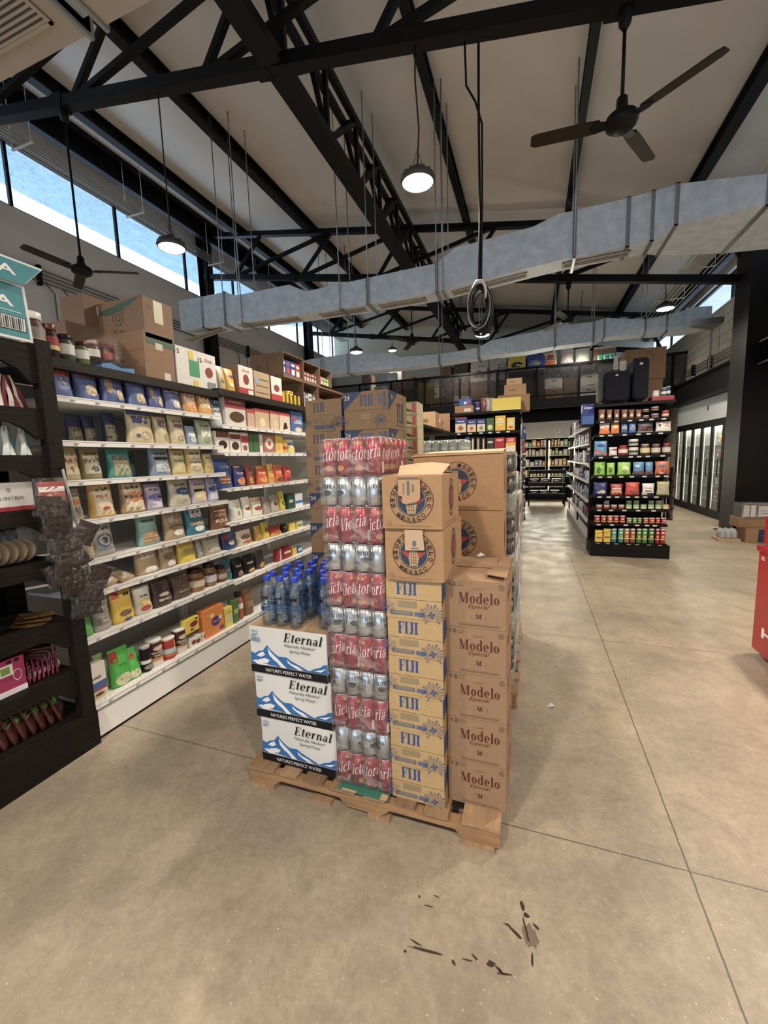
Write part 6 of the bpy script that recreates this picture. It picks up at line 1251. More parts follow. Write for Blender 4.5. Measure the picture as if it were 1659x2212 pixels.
row_y(GL[3],GY,W8[3],gy+', fourth shelf',[
 (1284,1309,998,'bag','#7fc22c',[OV('#3c4a2c',-.1,.4,.24,.24),OV('#26301c',.3,.84,.1,.05)],'lime green bag, leftmost','snack_bag',{'d':.08}),(1311,1330,1000,'bag','#86c832',[OV('#46542c',-.1,.4,.24,.24)],'lime green bag, middle','snack_bag',{'d':.08}),
 (1334,1365,998,'bag','#8fc83a',[OV('#dfe6b0',.1,.5,.26,.2),OV('#7a8a4a',.0,.3,.2,.14)],'wide lime green bag','snack_bag',{'d':.09}),
 (1368,1394,998,'bag','#4a86b8',[R(-.5,.05,.5,.32,'#6b4634'),OV('#c8d4dc',-.1,.7,.26,.1)],'blue nut bag, left','nut_bag',{'d':.08}),(1395,1413,998,'bag','#4f8cc0',[R(-.5,.05,.5,.35,'#7c4434')],'blue nut bag, right','nut_bag',{'d':.08}),
 (1416,1449,996,'bag','#c8642c',[OV('#3a6a94',0,.62,.34,.12),R(-.4,.1,.4,.35,'#8a3f22'),R(-.2,.05,.05,.16,'#e0dcd0')],'orange nut bag','nut_bag',{'d':.09})],sd=460)
row_y(GL[4],GY,W8[4],gy+', fifth shelf',[
 (1282,1314,1042,'bag','#262a6c',[OV('#d8c49a',.05,.25,.34,.12),OV('#d8ccaa',.2,.3,.12,.1)],'navy cookie bag','cookie_bag',{'d':.1}),(1319,1347,1046,'bag','#a83432',[R(-.45,.2,.45,.5,'#c8a07a'),R(-.4,.55,.4,.66,'#e0d4c8')],'crimson and tan bag','snack_bag',{'d':.08}),
 (1351,1384,1042,'bag','#c23a26',[OV('#8a4a24',.1,.3,.3,.16)],'scarlet bag','snack_bag',{'d':.09}),(1388,1416,1045,'bag','#d8d8d4',[R(-.5,0,.5,.2,'#26344c'),T('TATES'[:0]+'COOKIES','#2c2c34',0,.6,.6,.1,bold=.02),R(-.3,.3,.3,.42,'#8a5a3a')],'white and navy bag','cookie_bag',{'d':.08}),
 (1420,1449,1040,'bag','#b0b87c',[R(-.4,.1,.4,.8,'#a69a7c')],'pale green bag of seeds','seed_bag',{'d':.09})],sd=480)
for i in range(10):
    px=1289+16.1*i; c=('#c8c0b4','#a8402c') if i<4 else (('#a8c48a','#d0dcb0') if i<9 else ('#d8b44a','#e0d4a0'))
    row_y(GL[5],GY,W8[5],gy+', sixth shelf',[(px,px+13.5,1090,'can',c[0],[R(-.9,.1,.9,.5,c[1])],ORD[i]+(' dip tub with red band' if i<4 else (' pale green dip tub' if i<9 else ' yellow dip tub')),'dip_tub',{'lid':'#2c2c2a' if i<4 else '#4a7a3c'})])
    if i in (1,4,5,7,8): row_y(GL[5],GY+.1,'behind the front row '+W8[5],gy+', sixth shelf',[(px,px+13,1082,'can',c[0],[R(-.9,.1,.9,.5,c[1])],ORD[i].replace('leftmost','first')+' tub','dip_tub')])
cc=['#b5402c','#b5402c','#d07a3a','#b8202c','#c0242c','#6aa04a','#6aa04a','#5c943e','#c44a3a','#c44a3a','#b8202c','#b81c24']
for i,(a,b_) in enumerate(((1285,1297),(1299,1311),(1313,1325),(1326,1338),(1340,1352),(1355,1367),(1368,1378),(1379,1388),(1391,1403),(1404,1417),(1418,1428),(1430,1441))):
    row_y(GL[6],GY,'small chip can '+W8[6],gy+', seventh shelf',[(a,b_,1115 if i<5 else 1120,'can',cc[i],[OV('#e6d8c4',0,.62,.3,.1),R(-.8,.2,.8,.3,'#e0c070')],ORD[i]+' '+['rust','rust','orange','red','red','green','green','green','coral','coral','red','red'][i],'chip_can')])
c8=[('#e0c41e','box','yellow cracker'),('#dfc022','box','yellow cracker'),('#3fa294','can','teal chip'),('#42a898','can','teal chip'),('#c27a3a','can','orange chip'),('#a85a30','can','brown chip'),('#4c8a3c','can','green chip'),('#4f8f3e','can','green chip'),('#3f7a34','can','green chip'),('#a81c24','can','red chip'),('#b01e28','can','red chip')]
for i,(a,b_) in enumerate(((1286,1302),(1304,1319),(1321,1333),(1336,1348),(1349,1361),(1362,1374),(1376,1387),(1388,1400),(1402,1415),(1417,1426),(1427,1439))):
    c,sh,nm=c8[i]; row_y(GL[7],GY,W8[7],gy+', foot',[(a,b_,1143 if i else 1146,sh,c,[OV('#efe8d8',0,.78,.34,.05),R(-.9,.3,.9,.36,'#e8d8a0'),OV('#d8b04a',0,.5,.3,.08)] if sh=='can' else [('p',[(-.5,.7),(.5,.85),(.5,.8),(-.5,.65)],'#a3622c'),R(-.4,.3,.4,.45,'#a3622c')],ORD[i]+' '+nm+(' can' if sh=='can' else ' box'),'chip_can' if sh=='can' else 'cracker_box',{'d':.06})])
# on top of it
NV=mat('#0a0d1c',.75,kind='cloth',sc=50,amt=.2)
def suitcase(x0,x1,y,z,h,d,lb,rot=0,col=NV):
    w=x1-x0; root=empty('suitcase',((x0+x1)/2,y+d/2,z),rot); m=MB(); e=.05
    pr=[(-w/2+e,.02),(w/2-e,.02),(w/2,.02+e),(w/2,h-e),(w/2-e*.3,h-e*.3),(w/2-e,h),(-w/2+e,h),(-w/2+e*.3,h-e*.3),(-w/2,h-e),(-w/2,.02+e)]
    m.prism(pr,'y',-d/2,d/2,col); m.build('shell',root)
    m=MB(); pq=[(a*.86,.03+b_*.78) for a,b_ in pr]; m.prism(pq,'y',-d/2-.03,-d/2-.0005,col); m.build('front_pocket',root)
    m=MB(); m.tube([(-.06,0,h),(-.055,0,h+.03),(.055,0,h+.03),(.06,0,h)],.009,BLACK,8); m.build('handle',root)
    m=MB(); m.lathe([(.001,0),(.022,0),(.022,.006),(.001,.006)],P('#b8b2a4',.3),16,Matrix.Translation((0,-d/2-.0012,h*.86))@Matrix.Rotation(PI/2,4,'X')); m.build('badge',root)
    for x in (-w/2+.05,w/2-.05): m=MB(); m.lathe([(.001,-.012),(.02,-.012),(.02,.012),(.001,.012)],BLACK,14,Matrix.Translation((x,0,.02))@Matrix.Rotation(PI/2,4,'Y')); m.build('wheel',root)
    return tag(root,lb,'suitcase','suitcases on the right end unit')
suitcase(.97,1.32,7.0,2.277,.46,.2,'navy fabric suitcase standing on the black end unit, front face visible')
suitcase(1.35,1.55,7.0,2.277,.62,.42,'taller navy suitcase standing sideways on the black end unit',0)
suitcase(.93,1.25,7.22,2.277,.42,.16,'beige-edged suitcase behind the navy one on the black end unit',0,mat('#77705f',.7))
m=MB(); m.box((1.60,6.98,2.277),(1.87,7.2,2.335),P('#a3222e')); m.box((1.61,6.99,2.335),(1.86,7.19,2.337),P('#d8d0d0')); tag(m.build('red_tray'),'low red display tray on the black end unit','tray')
for i,(x,y,z,w,h,c,l) in enumerate(((1.66,7.07,2.338,.09,.09,'#d2cfc6','#c8c4ba'),(1.76,7.07,2.338,.07,.12,'#3a5a7c','#dcdcd8'),(1.82,7.1,2.338,.06,.14,'#2c3c5c','#e6e6e6'))):
    place('can',w,h,w,c,[R(-.8,.3,.8,.6,'#e0dcd4')],(x,y,z),0,'canister',['white round canister at the left of the red tray','blue canister in the middle of the red tray','tall navy canister at the right of the red tray'][i],'canister','canisters on the red tray',lid=l)
for i,(z,h,w) in enumerate(((2.277,.42,.5),(2.70,.48,.56))):
    m=mb_box(w,h-.003,.5,'#8f6b48' and mat('#80603f',.8,kind='card',sc=30,amt=.08),[('o',.1,.75,.09,.14,.2,'#4f3a26'),R(-.4,.1,-.1,.14,'#5d452e')]); o=m.build('brown_carton',loc=(1.66,8.0,z)); tag(o,['lower','upper'][i]+' big brown carton standing behind the suitcases','carton','cartons behind the suitcases')
m=MB(); m.box((1.18,7.5,2.277),(1.24,7.53,3.06),P('#b9b2a2',.6)); m.box((1.27,7.55,2.277),(1.36,7.58,2.98),P('#c6c1b4',.6)); m.box((1.19,7.495,2.75),(1.23,7.4995,2.8),P('#55504a')); tag(m.build('folded_panel'),'pale upright folded board behind the navy suitcases','board',kind=None)
# gondola body behind the end unit: white shelves facing the central aisle
SL=[2.0,1.72,1.40,1.10,.78,.45,.18]
root=empty('shelving_unit',(0,0,0)); 
m=MB(); m.box((1.30,7.45,.0),(1.34,11.6,2.2),mat('#5a5a5a',.6)); m.build('back_panel',root)
m=MB(); m.box((.86,7.45,0),(1.30,11.6,.15),mat('#b5b3ae',.5)); m.build('base_plinth',root)
for i,z in enumerate(SL): shelf_board(root,7.45,11.6,z,.86,.43,i,mat('#a9a8a4',.5),mat('#bdbbb6',.45),-1,False)
for y in (7.45,9.5,11.57): m=MB(); m.box((.90,y,.15),(.93,y+.03,2.25),BLACK); m.build('upright',root)
tag(root,'shelving run with pale shelves facing the central aisle, behind the right end unit','shelving unit')
root=empty('shelving_unit',(0,0,0)); m=MB(); m.box((1.345,7.45,0),(1.88,11.6,.15),BK); m.build('base_plinth',root)
for z in (.55,.95,1.35,1.75): m=MB(); m.box((1.345,7.45,z-.02),(1.86,11.6,z),BK); m.build('shelf',root)
m=MB(); m.box((.94,7.45,2.255),(1.87,11.6,2.275),BK); m.build('top_board',root)
for y in (7.47,9.5,11.55): m=MB(); m.box((1.345,y,.15),(1.375,y+.03,2.255),BLACK); m.build('upright',root)
tag(root,'dark shelving run facing the cooler doors, behind the right end unit','shelving unit')
r=random.Random(11); SC_=['#3c4c7c','#c8ccd2','#4a6a9a','#8a9098','#d8d8d4','#26303c','#7c8c94','#2f4a7c','#a0332c','#3f8a8a','#d4d0c4','#5b5c60']
SN={'#3c4c7c':'indigo','#c8ccd2':'silver','#4a6a9a':'mid blue','#8a9098':'grey','#d8d8d4':'white','#26303c':'near black','#7c8c94':'blue grey','#2f4a7c':'navy','#a0332c':'red','#3f8a8a':'teal','#d4d0c4':'ivory','#5b5c60':'dark grey'}
lvn=['topmost','second','third','fourth','fifth','sixth','lowest']
for i,z in enumerate(SL[:6]):
    y=7.5; k=0; pv=[]
    while y<10.8:
        w=r.uniform(.10,.2); h=r.uniform(.12,.24) if i else r.uniform(.16,.33); c=r.choice([q for q in SC_ if q not in pv[-9:]]); pv.append(c)
        sh=r.choice(['box','box','can','bag'])
        if sh=='can': w=min(w,.12)
        place(sh,w,min(h,.25) if i else h,.12 if sh!='can' else w,c,[R(-.35,.2,.35,.5,r.choice(SC_)),R(-.3,.7,.3,.8,'#d8d8d8')],(.90+.06,y+w/2,z+.001),-PI/2,{'box':'appliance_box','can':'canister','bag':'packet'}[sh],'%s %s, place %d on the %s aisle-side shelf of the right gondola'%(SN[c],{'box':'boxed good','can':'canister','bag':'packet'}[sh],k+1,lvn[i]),{'box':'box','can':'canister','bag':'packet'}[sh],'goods on the aisle side of the right gondola',seed=k)
        y+=w+r.uniform(.02,.08); k+=1
place('box',.25,.3,.16,'#26418c',[T('Oster','#dfe4ee',0,.8,.6,.14,shear=.2,bold=.02),R(-.5,0,.5,.35,'#3a66a8')],(.99,7.62,2.31),-.3,'appliance_box','blue appliance box with a white script word, top corner of the gondola','box') if 0 else None
m=mb_box(.16,.30,.22,P('#26398c'),[T('Oster','#dfe4ee',0,.82,.8,.13,shear=.2,bold=.02),R(-.5,0,.5,.4,'#3a66a8')],(),(),[R(-.5,.0,.5,.45,'#2c4a9c'),R(-.5,.6,.5,1,'#d8dce2')]); o=m.build('appliance_box',loc=(.79,7.15,2.002)); tag(o,'blue appliance box with white script word beside the top of the right gondola','box')
# board under that box
m=MB(); m.box((.70,7.0,1.975),(.872,7.44,2.0),BK); tag(m.build('shelf_board'),'small dark side shelf holding the blue appliance box','shelf')

# ================================================================== MIDDLE BLACK END UNIT
MX0,MX1,MY=-1.235,-.195,6.93; ML=[1.965,1.59,1.25,.92,.6,.25]
gondola('m',MX0,MX1,MY,ML,2.285,.19,0,'black end shelves with yellow and blue cracker boxes behind the pallet stacks')
row_y(ML[0],MY,'on the top shelf of the middle black end unit','middle end unit goods',[
 (983,1007,902,'box','#d0c3a2',[R(-.5,.6,.5,.95,'#2c3f86'),R(-.5,.95,.5,1,'#b8303a'),('p',[(-.3,.3),(0,.5),(.3,.3),(0,.1)],'#9a5f3a'),T('Triscuit','#e8e8e8',0,.75,.7,.1,bold=.02)],'cream and blue cracker box, leftmost','cracker_box'),
 (1009,1028,906,'box','#d0c3a2',[R(-.5,.6,.5,1,'#2c3f86'),('p',[(-.3,.3),(0,.5),(.3,.3),(0,.1)],'#b8603a'),T('Triscuit','#e8e8e8',0,.78,.7,.1,bold=.02)],'cream and blue cracker box, middle','cracker_box'),
 (1030,1048,905,'box','#cfc7ae',[R(-.5,.6,.5,1,'#2c3f86'),('p',[(-.3,.3),(0,.5),(.3,.3),(0,.1)],'#8a7c54'),T('Triscuit','#e8e8e8',0,.78,.7,.1,bold=.02)],'cream and blue cracker box, rightmost','cracker_box'),
 (1050,1067,903,'box','#2f5a34',[OV('#c8cc6a',0,.3,.34,.2)],'green cracker box','cracker_box'),
 (1069,1092,898,'box','#d8ab26',[OV('#f0e0a0',0,.6,.38,.2),T('Good','#5a3a1c',0,.66,.6,.1,bold=.03),T('Grips'[:4],'#5a3a1c',0,.5,.6,.1,bold=.03)],'tall golden yellow box','cracker_box'),
 (1094,1112,902,'box','#dfb52c',[OV('#c8c4b4',0,.6,.28,.2),OV('#a8682c',0,.25,.3,.1)],'shorter golden yellow box','cracker_box')],sd=500)
row_y(ML[1],MY,'on the second shelf of the middle black end unit','middle end unit goods',[
 (1005,1015,944,'box','#34407c',[OV('#c8a04a',0,.6,.34,.1)],'slim blue box','cracker_box'),(1017,1026,944,'box','#2a2422',[R(-.2,.3,.2,.9,'#d8d0c8')],'slim dark box, left','cracker_box'),(1028,1038,944,'box','#3a2824',[R(-.2,.3,.2,.9,'#b8a898')],'slim dark box, middle','cracker_box'),(1040,1049,944,'box','#2c2024',[R(-.2,.3,.2,.9,'#c8b8ac')],'slim dark box, right','cracker_box'),
 (1051,1067,946,'box','#2c3c2c',[OV('#d8d4c4',0,.75,.4,.06)],'dark green box','cracker_box'),(1068,1090,945,'box','#a81c24',[T('CHEEZ-IT','#f0e4d8',0,.85,.7,.1,bold=.03)],'red box, left','cracker_box'),(1092,1114,945,'box','#b82028',[T('TOWN','#f0e4d8',0,.9,.6,.07,bold=.03),T('HOUSE','#f0e4d8',0,.80,.6,.07,bold=.03),R(-.5,.5,.5,.7,'#d8a02c'),R(-.5,.0,.5,.5,'#d8cdb8')],'red and yellow box, right','cracker_box')],sd=520)
for i in (2,3,4):
    for k,(a,c) in enumerate(((-1.12,'#a82c28'),(-.92,'#2c4a7c'),(-.72,'#c8a22c'),(-.52,'#b82824'),(-.32,'#bb2a26'))):
        place('box',.17,.24,.07,c,[R(-.4,.6,.4,.85,'#e4dccf')],(a,MY+.06,ML[i]+.001),0,'cracker_box',['red','blue','yellow','scarlet','bright red'][k]+' box on the %s shelf of the middle black end unit'%['','','third','fourth','fifth'][i],'box','middle end unit goods')
# on top of it
o=place('box',.3,.12,.2,CARD_D,[R(.0,.2,.38,.6,'#c8c8c0')],(-1.07,7.08,2.286),0,'brown_carton','small open brown carton on the middle end unit holding a blue packet','carton','goods on top of the middle end unit')
o=place('box',.2,.12,.04,'#1d57a8',[OV('#e0e4ea',.0,.4,.12,.2),OV('#c8303a',.2,.5,.14,.2)],(-1.06,7.07,2.408),.1,'blue_packet','bright blue packet sticking out of the small carton','packet','goods on top of the middle end unit')
place('can',.07,.17,.07,'#2c3f94',[R(-.6,.3,.6,.5,'#c8ccd8')],(-.855,7.06,2.286),0,'blue_bottle','dark blue canister right of the small carton','canister','goods on top of the middle end unit',lid='#2c3f94')
place('bag',.12,.24,.1,'#8a3a3c',[R(-.4,.1,.4,.5,'#6b4030')],(-.755,7.12,2.286),0,'red_bag','dull red bag on the middle end unit','bag','goods on top of the middle end unit',seed=3)
place('bag',.13,.22,.1,'#9c9a98',[],(-.66,7.05,2.286),.2,'plastic_bag','crumpled grey plastic bag left of the yellow carton','bag','goods on top of the middle end unit',seed=8)
place('box',.44,.19,.16,'#d2bd12',[R(-.5,0,.5,.05,'#d8d8a8')],(-.40,7.02,2.286),0,'yellow_carton','plain bright yellow carton on the middle end unit','carton','goods on top of the middle end unit')
for i,(x,z,w,h) in enumerate(((-.30,2.286,.5,.26),(-.28,2.548,.34,.16),(-.30,2.71,.24,.10))):
    place('box',w,h,.3,[CARD_D,CARD,CARD_L][i],[R(-.3,.4,.0,.5,'#6a4c34')],(x,7.32+.02*i,z),.03*i,'brown_carton',['widest brown carton','middle brown carton','smallest pale carton'][i]+' of the three stacked behind the yellow carton','carton','cartons behind the yellow carton')
# run behind it, seen edge-on along the aisle
m=MB(); m.box((-.9,7.40,0),(-.22,11.5,.16),BK); m.box((-.6,7.40,.16),(-.55,11.5,2.3),BLACK)
root=m.build('shelving_unit')
for i,z in enumerate((.5,.85,1.2,1.55,1.9,2.25)): q=MB(); q.box((-.55,7.42,z-.02),(-.19,11.48,z),BK); par(q.build('shelf'),root)
tag(root,'dark shelving run behind the middle end unit along the central aisle','shelving unit')
r=random.Random(21)
for i,z in enumerate((.5,.85,1.2,1.55,1.9)):
    y=7.46
    for k in range(13):
        w=r.uniform(.14,.26); c=['#3c2c34','#4a4a54','#2c3a6c','#8c8c94','#5a3430','#26262c','#6d6470','#b8b4b0','#433a52','#7c2c2c','#2c4450','#93876f','#505a3c'][(k+i*4)%13]
        nm=['plum','slate','blue','silver','russet','black','mauve','white','purple','red','petrol','khaki','moss'][(k+i*4)%13]
        place('bag',w,.25,.1,c,[R(-.3,.3,.3,.6,'#a8a4a4')],(-.25,y+w/2,z+.001),PI/2,'packet','%s packet on level %d of the dark aisle-side shelving, middle gondola'%(nm,i+1),'packet','packets along the middle gondola',seed=k); y+=w+.05
for i in range(7):
    p=(-.13,6.98+.0*i,2.02-.22*i); o=place('bag',.14,.2,.05,['#2c3a7c','#7c3044','#3a3440','#453a34','#2c2a30','#38303a','#4a4248'][i],[R(-.4,.5,.4,.7,'#b8b4b8')],(-.13,7.03+.012*i,p[2]-.2),PI/2-.3,'hanging_packet','hanging packet on the aisle corner of the middle end unit, %s from the top'%['first','second','third','fourth','fifth','sixth','seventh'][i],'packet','hanging corner packets',seed=i)
m=MB(); m.bar((-.175,7.05,2.06),(-.175,7.05,.3),.012,.004,P('#c8c8c8')); tag(m.build('hanging_strip'),'thin strip holding the corner packets of the middle end unit','strip')
for i in range(8):
    o=place('bag',.16,.2,.05,['#3a2c28','#4a3c34','#33282a','#5c4a3c','#2f2624','#443632','#3a3030','#52443a'][i],[R(-.3,.3,.3,.6,'#6a5a4c')],(1.93,7.15+.01*i,1.25-.085*i-.2*0-.12),PI/2+.6*(i%2),'hanging_packet','hanging dark packet on the right side of the right end unit, %s down'%['first','second','third','fourth','fifth','sixth','seventh','eighth'][i],'packet','dark hanging packets',seed=i+20)
m=MB(); m.bar((1.885,7.15,1.5),(1.885,7.15,.55),.012,.004,P('#8a8a88')); tag(m.build('hanging_strip'),'thin strip holding dark packets on the right end unit','strip')
# low black shelf between the units, with pale cartons
root=empty('shelving_unit',(0,0,0)); m=MB(); m.box((-1.70,4.4,0),(-1.20,6.7,.15),BK); m.build('base_plinth',root)
for z in (.6,1.1,1.6,1.95): m=MB(); m.box((-1.70,4.4,z-.03),(-1.17,6.7,z),BK); m.build('shelf',root)
m=MB(); m.box((-1.72,4.4,.15),(-1.70,6.7,1.92),BLACK); m.build('back_panel',root)
tag(root,'black shelving unit mostly hidden behind the wide water cartons','shelving unit')
r=random.Random(4)
for k in range(12): place('jar',.08,.15,.08,['#6a6a60','#4a4438','#8a8478','#3a3430'][k%4],[R(-.8,.3,.8,.6,'#d8d4c8')],(-1.25,4.6+.16*k,1.602),PI/2,'glass_jar','jar with pale label, %s along the black shelf behind the water cartons'%ORD[k],'jar','jars on the hidden black shelf',lid='#c8c8c8')
for k in range(6): place('box',.24,.105,.24,'#c9bd94',[('p',[(-.5,.1),(.0,.3),(.5,.1),(.0,.6)],'#3f6a3a'),R(.3,.1,.45,.9,'#c85a5a'),R(-.5,.9,.5,1,'#8fae4a')],(-1.06,3.66,1.34+.107*k) if 0 else (-1.07,3.66,1.41+.107*k),.04,'fruit_carton','cream and green carton in the small stack behind the wide water cartons, %s up'%ORD[k].replace('leftmost','first'),'carton','cream and green cartons')
place('box',.3,1.405,.3,CARD_D,(),(-1.07,3.66,.002),0,'brown_carton','tall brown carton under the cream and green cartons','carton')
for k,(x,y,z,w,h) in enumerate(((-1.42,5.75,1.952,.34,.24),(-1.40,6.1,1.952,.26,.17),(-1.36,6.45,1.952,.3,.28))): place('box',w,h,.25,[CARD,CARD_L,CARD_D][k],[R(-.2,.4,.2,.6,'#7a5c40')],(x,y,z),.1*k,'brown_carton',['nearest','middle','farthest'][k]+' kraft carton on the black shelf behind the wide water cartons','carton','kraft cartons on the black shelf')

# ================================================================== MEZZANINE
root=empty('mezzanine',(0,0,0)); GD_=mat('#1d2024',.5,kind='steel2',sc=3,amt=.15)
m=MB(); m.box((XL+.02,14.3,3.28),(XR-.01,YB-.01,3.34),GD_); m.build('deck_floor',root)
m=MB(); m.box((XL+.02,14.3,3.04),(XR-.01,14.42,3.28),GD_); m.build('edge_beam',root)
m=MB(); m.box((XL+.02,14.28,4.29),(XR-.01,14.34,4.35),STEEL); m.build('top_rail',root)
m=MB(); m.box((XL+.02,14.29,3.40),(XR-.01,14.33,3.44),STEEL); m.build('bottom_rail',root)
DM=clear_film('dark_mesh','#85858a',.6,.05,0)
m=MB(); m.box((XL+.03,14.305,3.44),(XR-.02,14.312,4.29),DM); m.build('mesh_panel',root)
x=-8.4
while x<4.0: m=MB(); m.box((x-.03,14.275,3.34),(x+.03,14.345,4.29),STEEL); m.build('rail_post',root); x+=1.215
for x in (-6.5,-3.6,-.75,2.6): m=MB(); m.box((x-.1,14.45,0),(x+.1,14.65,3.04),STEEL); m.build('post',root)
tag(root,'steel mezzanine with black railing across the back of the shop','mezzanine')
r=random.Random(8); x=-6.2; k=0; CB=[mat(h,.85,kind='card',sc=20,amt=.1) for h in ('#7d6048','#6a5342','#8c6e50','#59483a')]
while x<1.9:
    w=r.uniform(.35,.6); z=3.342; n=r.choice((3,4,4)) if not(-.35<x<1.0) else 2; y=15.28+r.uniform(0,.12)
    for j in range(n):
        h=r.uniform(.32,.46); c=r.choice(CB) if r.random()<.8 else P('#c9c4ba'); 
        o=mb_box(w*.97,h-.003,.5,c,[R(-.12,.72,.12,.8,'#2c2420'),R(-.3,.3,.3,.5,'#5a4636') if r.random()<.5 else R(-.1,.1,.3,.16,'#4a3a2c')]).build('storage_carton',loc=(x+w/2,y,z)); o.rotation_euler=(0,0,r.uniform(-.08,.08))
        tag(o,'storage carton piled on the mezzanine behind the black railing','carton','storage cartons on the mezzanine',alike=True); z+=h
    x+=w+r.uniform(.02,.1)
def mz(px0,px1,pt,pb,y,c,ds,name,lb,cat,shape='box',d=.2,left=()):
    a=on_y(px0,pb,y); b_=on_y(px1,pb,y); h=on_y((px0+px1)/2,pt,y).z-a.z; z=max(a.z,3.342); return place(shape,b_.x-a.x,h,d,c,ds,((a.x+b_.x)/2,y+d/2,z),0,name,lb,cat,'odd things on the mezzanine')
W4=[(1066,1077,784,'a'),(1078,1091,780,'b')]
for j in range(4):
    for i,(a,b_) in enumerate(((1067,1077),(1079,1091))): mz(a,b_,786+13*j-3*i,798+13*j-3*i,14.62,'#a9adb0',[R(-.3,.6,.1,.75,'#55595c')],'white_carton','white archive box, %s column, row %d from the top, behind the railing'%(['left','right'][i],j+1),'box','box',.3)
m=MB()
def board(pxc,top,bot,w,c,c2,lb):
    a=on_y(pxc,bot,14.5); h=on_y(pxc,top,14.5).z-a.z; W_=w*a.y/F_PX*1.0; m=MB(); hw=W_/2
    pr=[(-hw,0),(hw,0),(hw,h*.72),(hw*.8,h*.94),(hw*.45,h),(.0,h*.93),(-hw*.45,h),(-hw*.8,h*.94),(-hw,h*.72)]
    m.prism(pr,'y',-.03,.03,P(c)); deco(m,lambda u,v,n:(u,-.03-n,v),W_,h,[('p',[(-.5,0),(.5,0),(.5,.26),(.0,.12),(-.5,.26)],'#d6dae0'),('p',[(-.5,.18),(0,.06),(.5,.18),(.5,.26),(0,.14),(-.5,.26)],'#2c4a94'),('p',[(-.3,.25),(.2,.25),(.3,.45),(.1,.6),(-.2,.58),(-.34,.4)],c2),('p',[(-.1,.35),(.2,.3),(.25,.38),(-.05,.45)],'#d2c07a')])
    o=m.build('bodyboard',loc=(a.x,14.47,max(a.z,3.5))); tag(o,lb,'bodyboard','bodyboards on the mezzanine')
    s=MB(); s.box((-.26,-.0,0),(.26,.2,max(a.z,3.5)-3.342),CB[3]); q=s.build('support_carton',loc=(a.x,14.45,3.342)); tag(q,'low carton under the '+lb.split(' ')[0]+' bodyboard behind the railing','carton')
board(1118,768,803,36,'#d8bf22','#2f3f4c','yellow bodyboard with white and blue tail standing behind the railing')
board(1156,764,799,36,'#39479a','#6a8fa8','blue bodyboard with white tail standing behind the railing')
mz(1175,1202,762,792,14.6,'#d8cda8',[R(-.4,.1,.4,.4,'#c8682c'),OV('#b83a34',0,.7,.3,.16),R(-.4,.45,.4,.55,'#3a6a94')],'toy_box','cream toy box with orange panel right of the blue bodyboard','box','box',.2)
for i,(a,b_,t) in enumerate(((1210,1240,752),(1242,1276,750))): mz(a,b_,t,788,14.6,'#b9b9b2',[R(-.45,.1,.45,.8,['#a99a9c','#a9b398'][i])],'plastic_bale',['pale pink','pale green'][i]+' plastic-wrapped bale standing behind the railing','bale','bag',.3)
mz(1282,1330,748,785,14.65,'#86684c',[R(-.5,.86,.5,1,'#c9b8a0')],'brown_carton','open brown carton with torn rim at the right of the mezzanine','carton','box',.4)
for i in range(3): mz(1290+13*i,1303+13*i,766-2*i,781-2*i,14.5,['#4fae8c','#57b596','#6ac2b4'][i],[OV('#2c6a54',0,.5,.24,.2)],'green_bottle_pack','small green pack in front of the torn carton, '+['left','middle','right'][i],'pack','bag',.1)
for i,(a,b_) in enumerate(((905,922),(924,938))): mz(a,b_,826,875,14.65,'#b5a216',[R(.3,0,.36,1,'#8f7f12')],'yellow_bale','tall mustard yellow panel behind the mezzanine railing, '+['left','right'][i],'panel','box',.1)
mz(835,856,805,832,14.7,'#c9cdd2',[R(-.4,.2,.4,.6,'#e8ecf0')],'white_carton','white carton near the left end of the railing','carton')
# far cold room and produce rack at the end of the central aisle
root=empty('cold_room',(0,0,0)); 
m=MB(); m.box((-3.5,15.6,0),(3.95,15.7,3.0),BLACK); m.build('back_panel',root)
m=MB(); m.box((-.45,14.90,2.12),(3.2,14.95,2.66),mat('#d6d3c8',.6)); m.box((-.45,14.97,2.66),(3.2,15.02,3.0),BLACK); m.build('fascia',root)
m=MB(); m.box((.70,14.885,2.16),(.86,14.899,2.42),P('#e6e4dc')); m.box((.74,14.882,2.34),(.78,14.8845,2.38),P('#55605a')); m.box((.74,14.882,2.22),(.83,14.8845,2.24),P('#7a807a')); m.build('notice',root)
LED=mat('#ffe9b8',.5,emit=1.6)
for i,x in enumerate((-.35,.42,1.2,1.98)):
    m=MB(); m.box((x,14.92,.1),(x+.07,15.0,2.12),BLACK); m.build('door_frame',root)
    m=MB(); m.box((x+.09,15.02,.2),(x+.12,15.05,2.05),LED); m.build('light_strip',root)
for z in (.5,.85,1.2,1.55,1.85): m=MB(); m.box((-.4,15.05,z-.02),(3.0,15.5,z),mat('#c8c8c0',.4)); m.build('shelf',root)
tag(root,'lit cold cabinets with a white fascia at the end of the central aisle','refrigerator')
r=random.Random(31); pal=['#e8dcae','#d8c878','#c86a3c','#8fb06a','#d9d4c4','#7c9ab8','#c8b89a','#e0a860']; pn=['cream','straw','orange','green','white','blue','beige','apricot']
for i,z in enumerate((.85,1.2,1.55,1.85)):
    x=-.22
    while x<1.15:
        w=r.uniform(.06,.13); q=r.randrange(8); h=r.uniform(.14,.24); place('box' if r.random()<.5 else 'can',w,h,.07 if 1 else w,pal[q],[R(-.3,.3,.3,.6,'#f0ece0')],(x+w/2,15.12,z+.001),0,'chilled_good',pn[q]+' chilled pack on a lit shelf at the end of the central aisle','pack','chilled packs in the far cabinets',alike=True); x+=w+.02
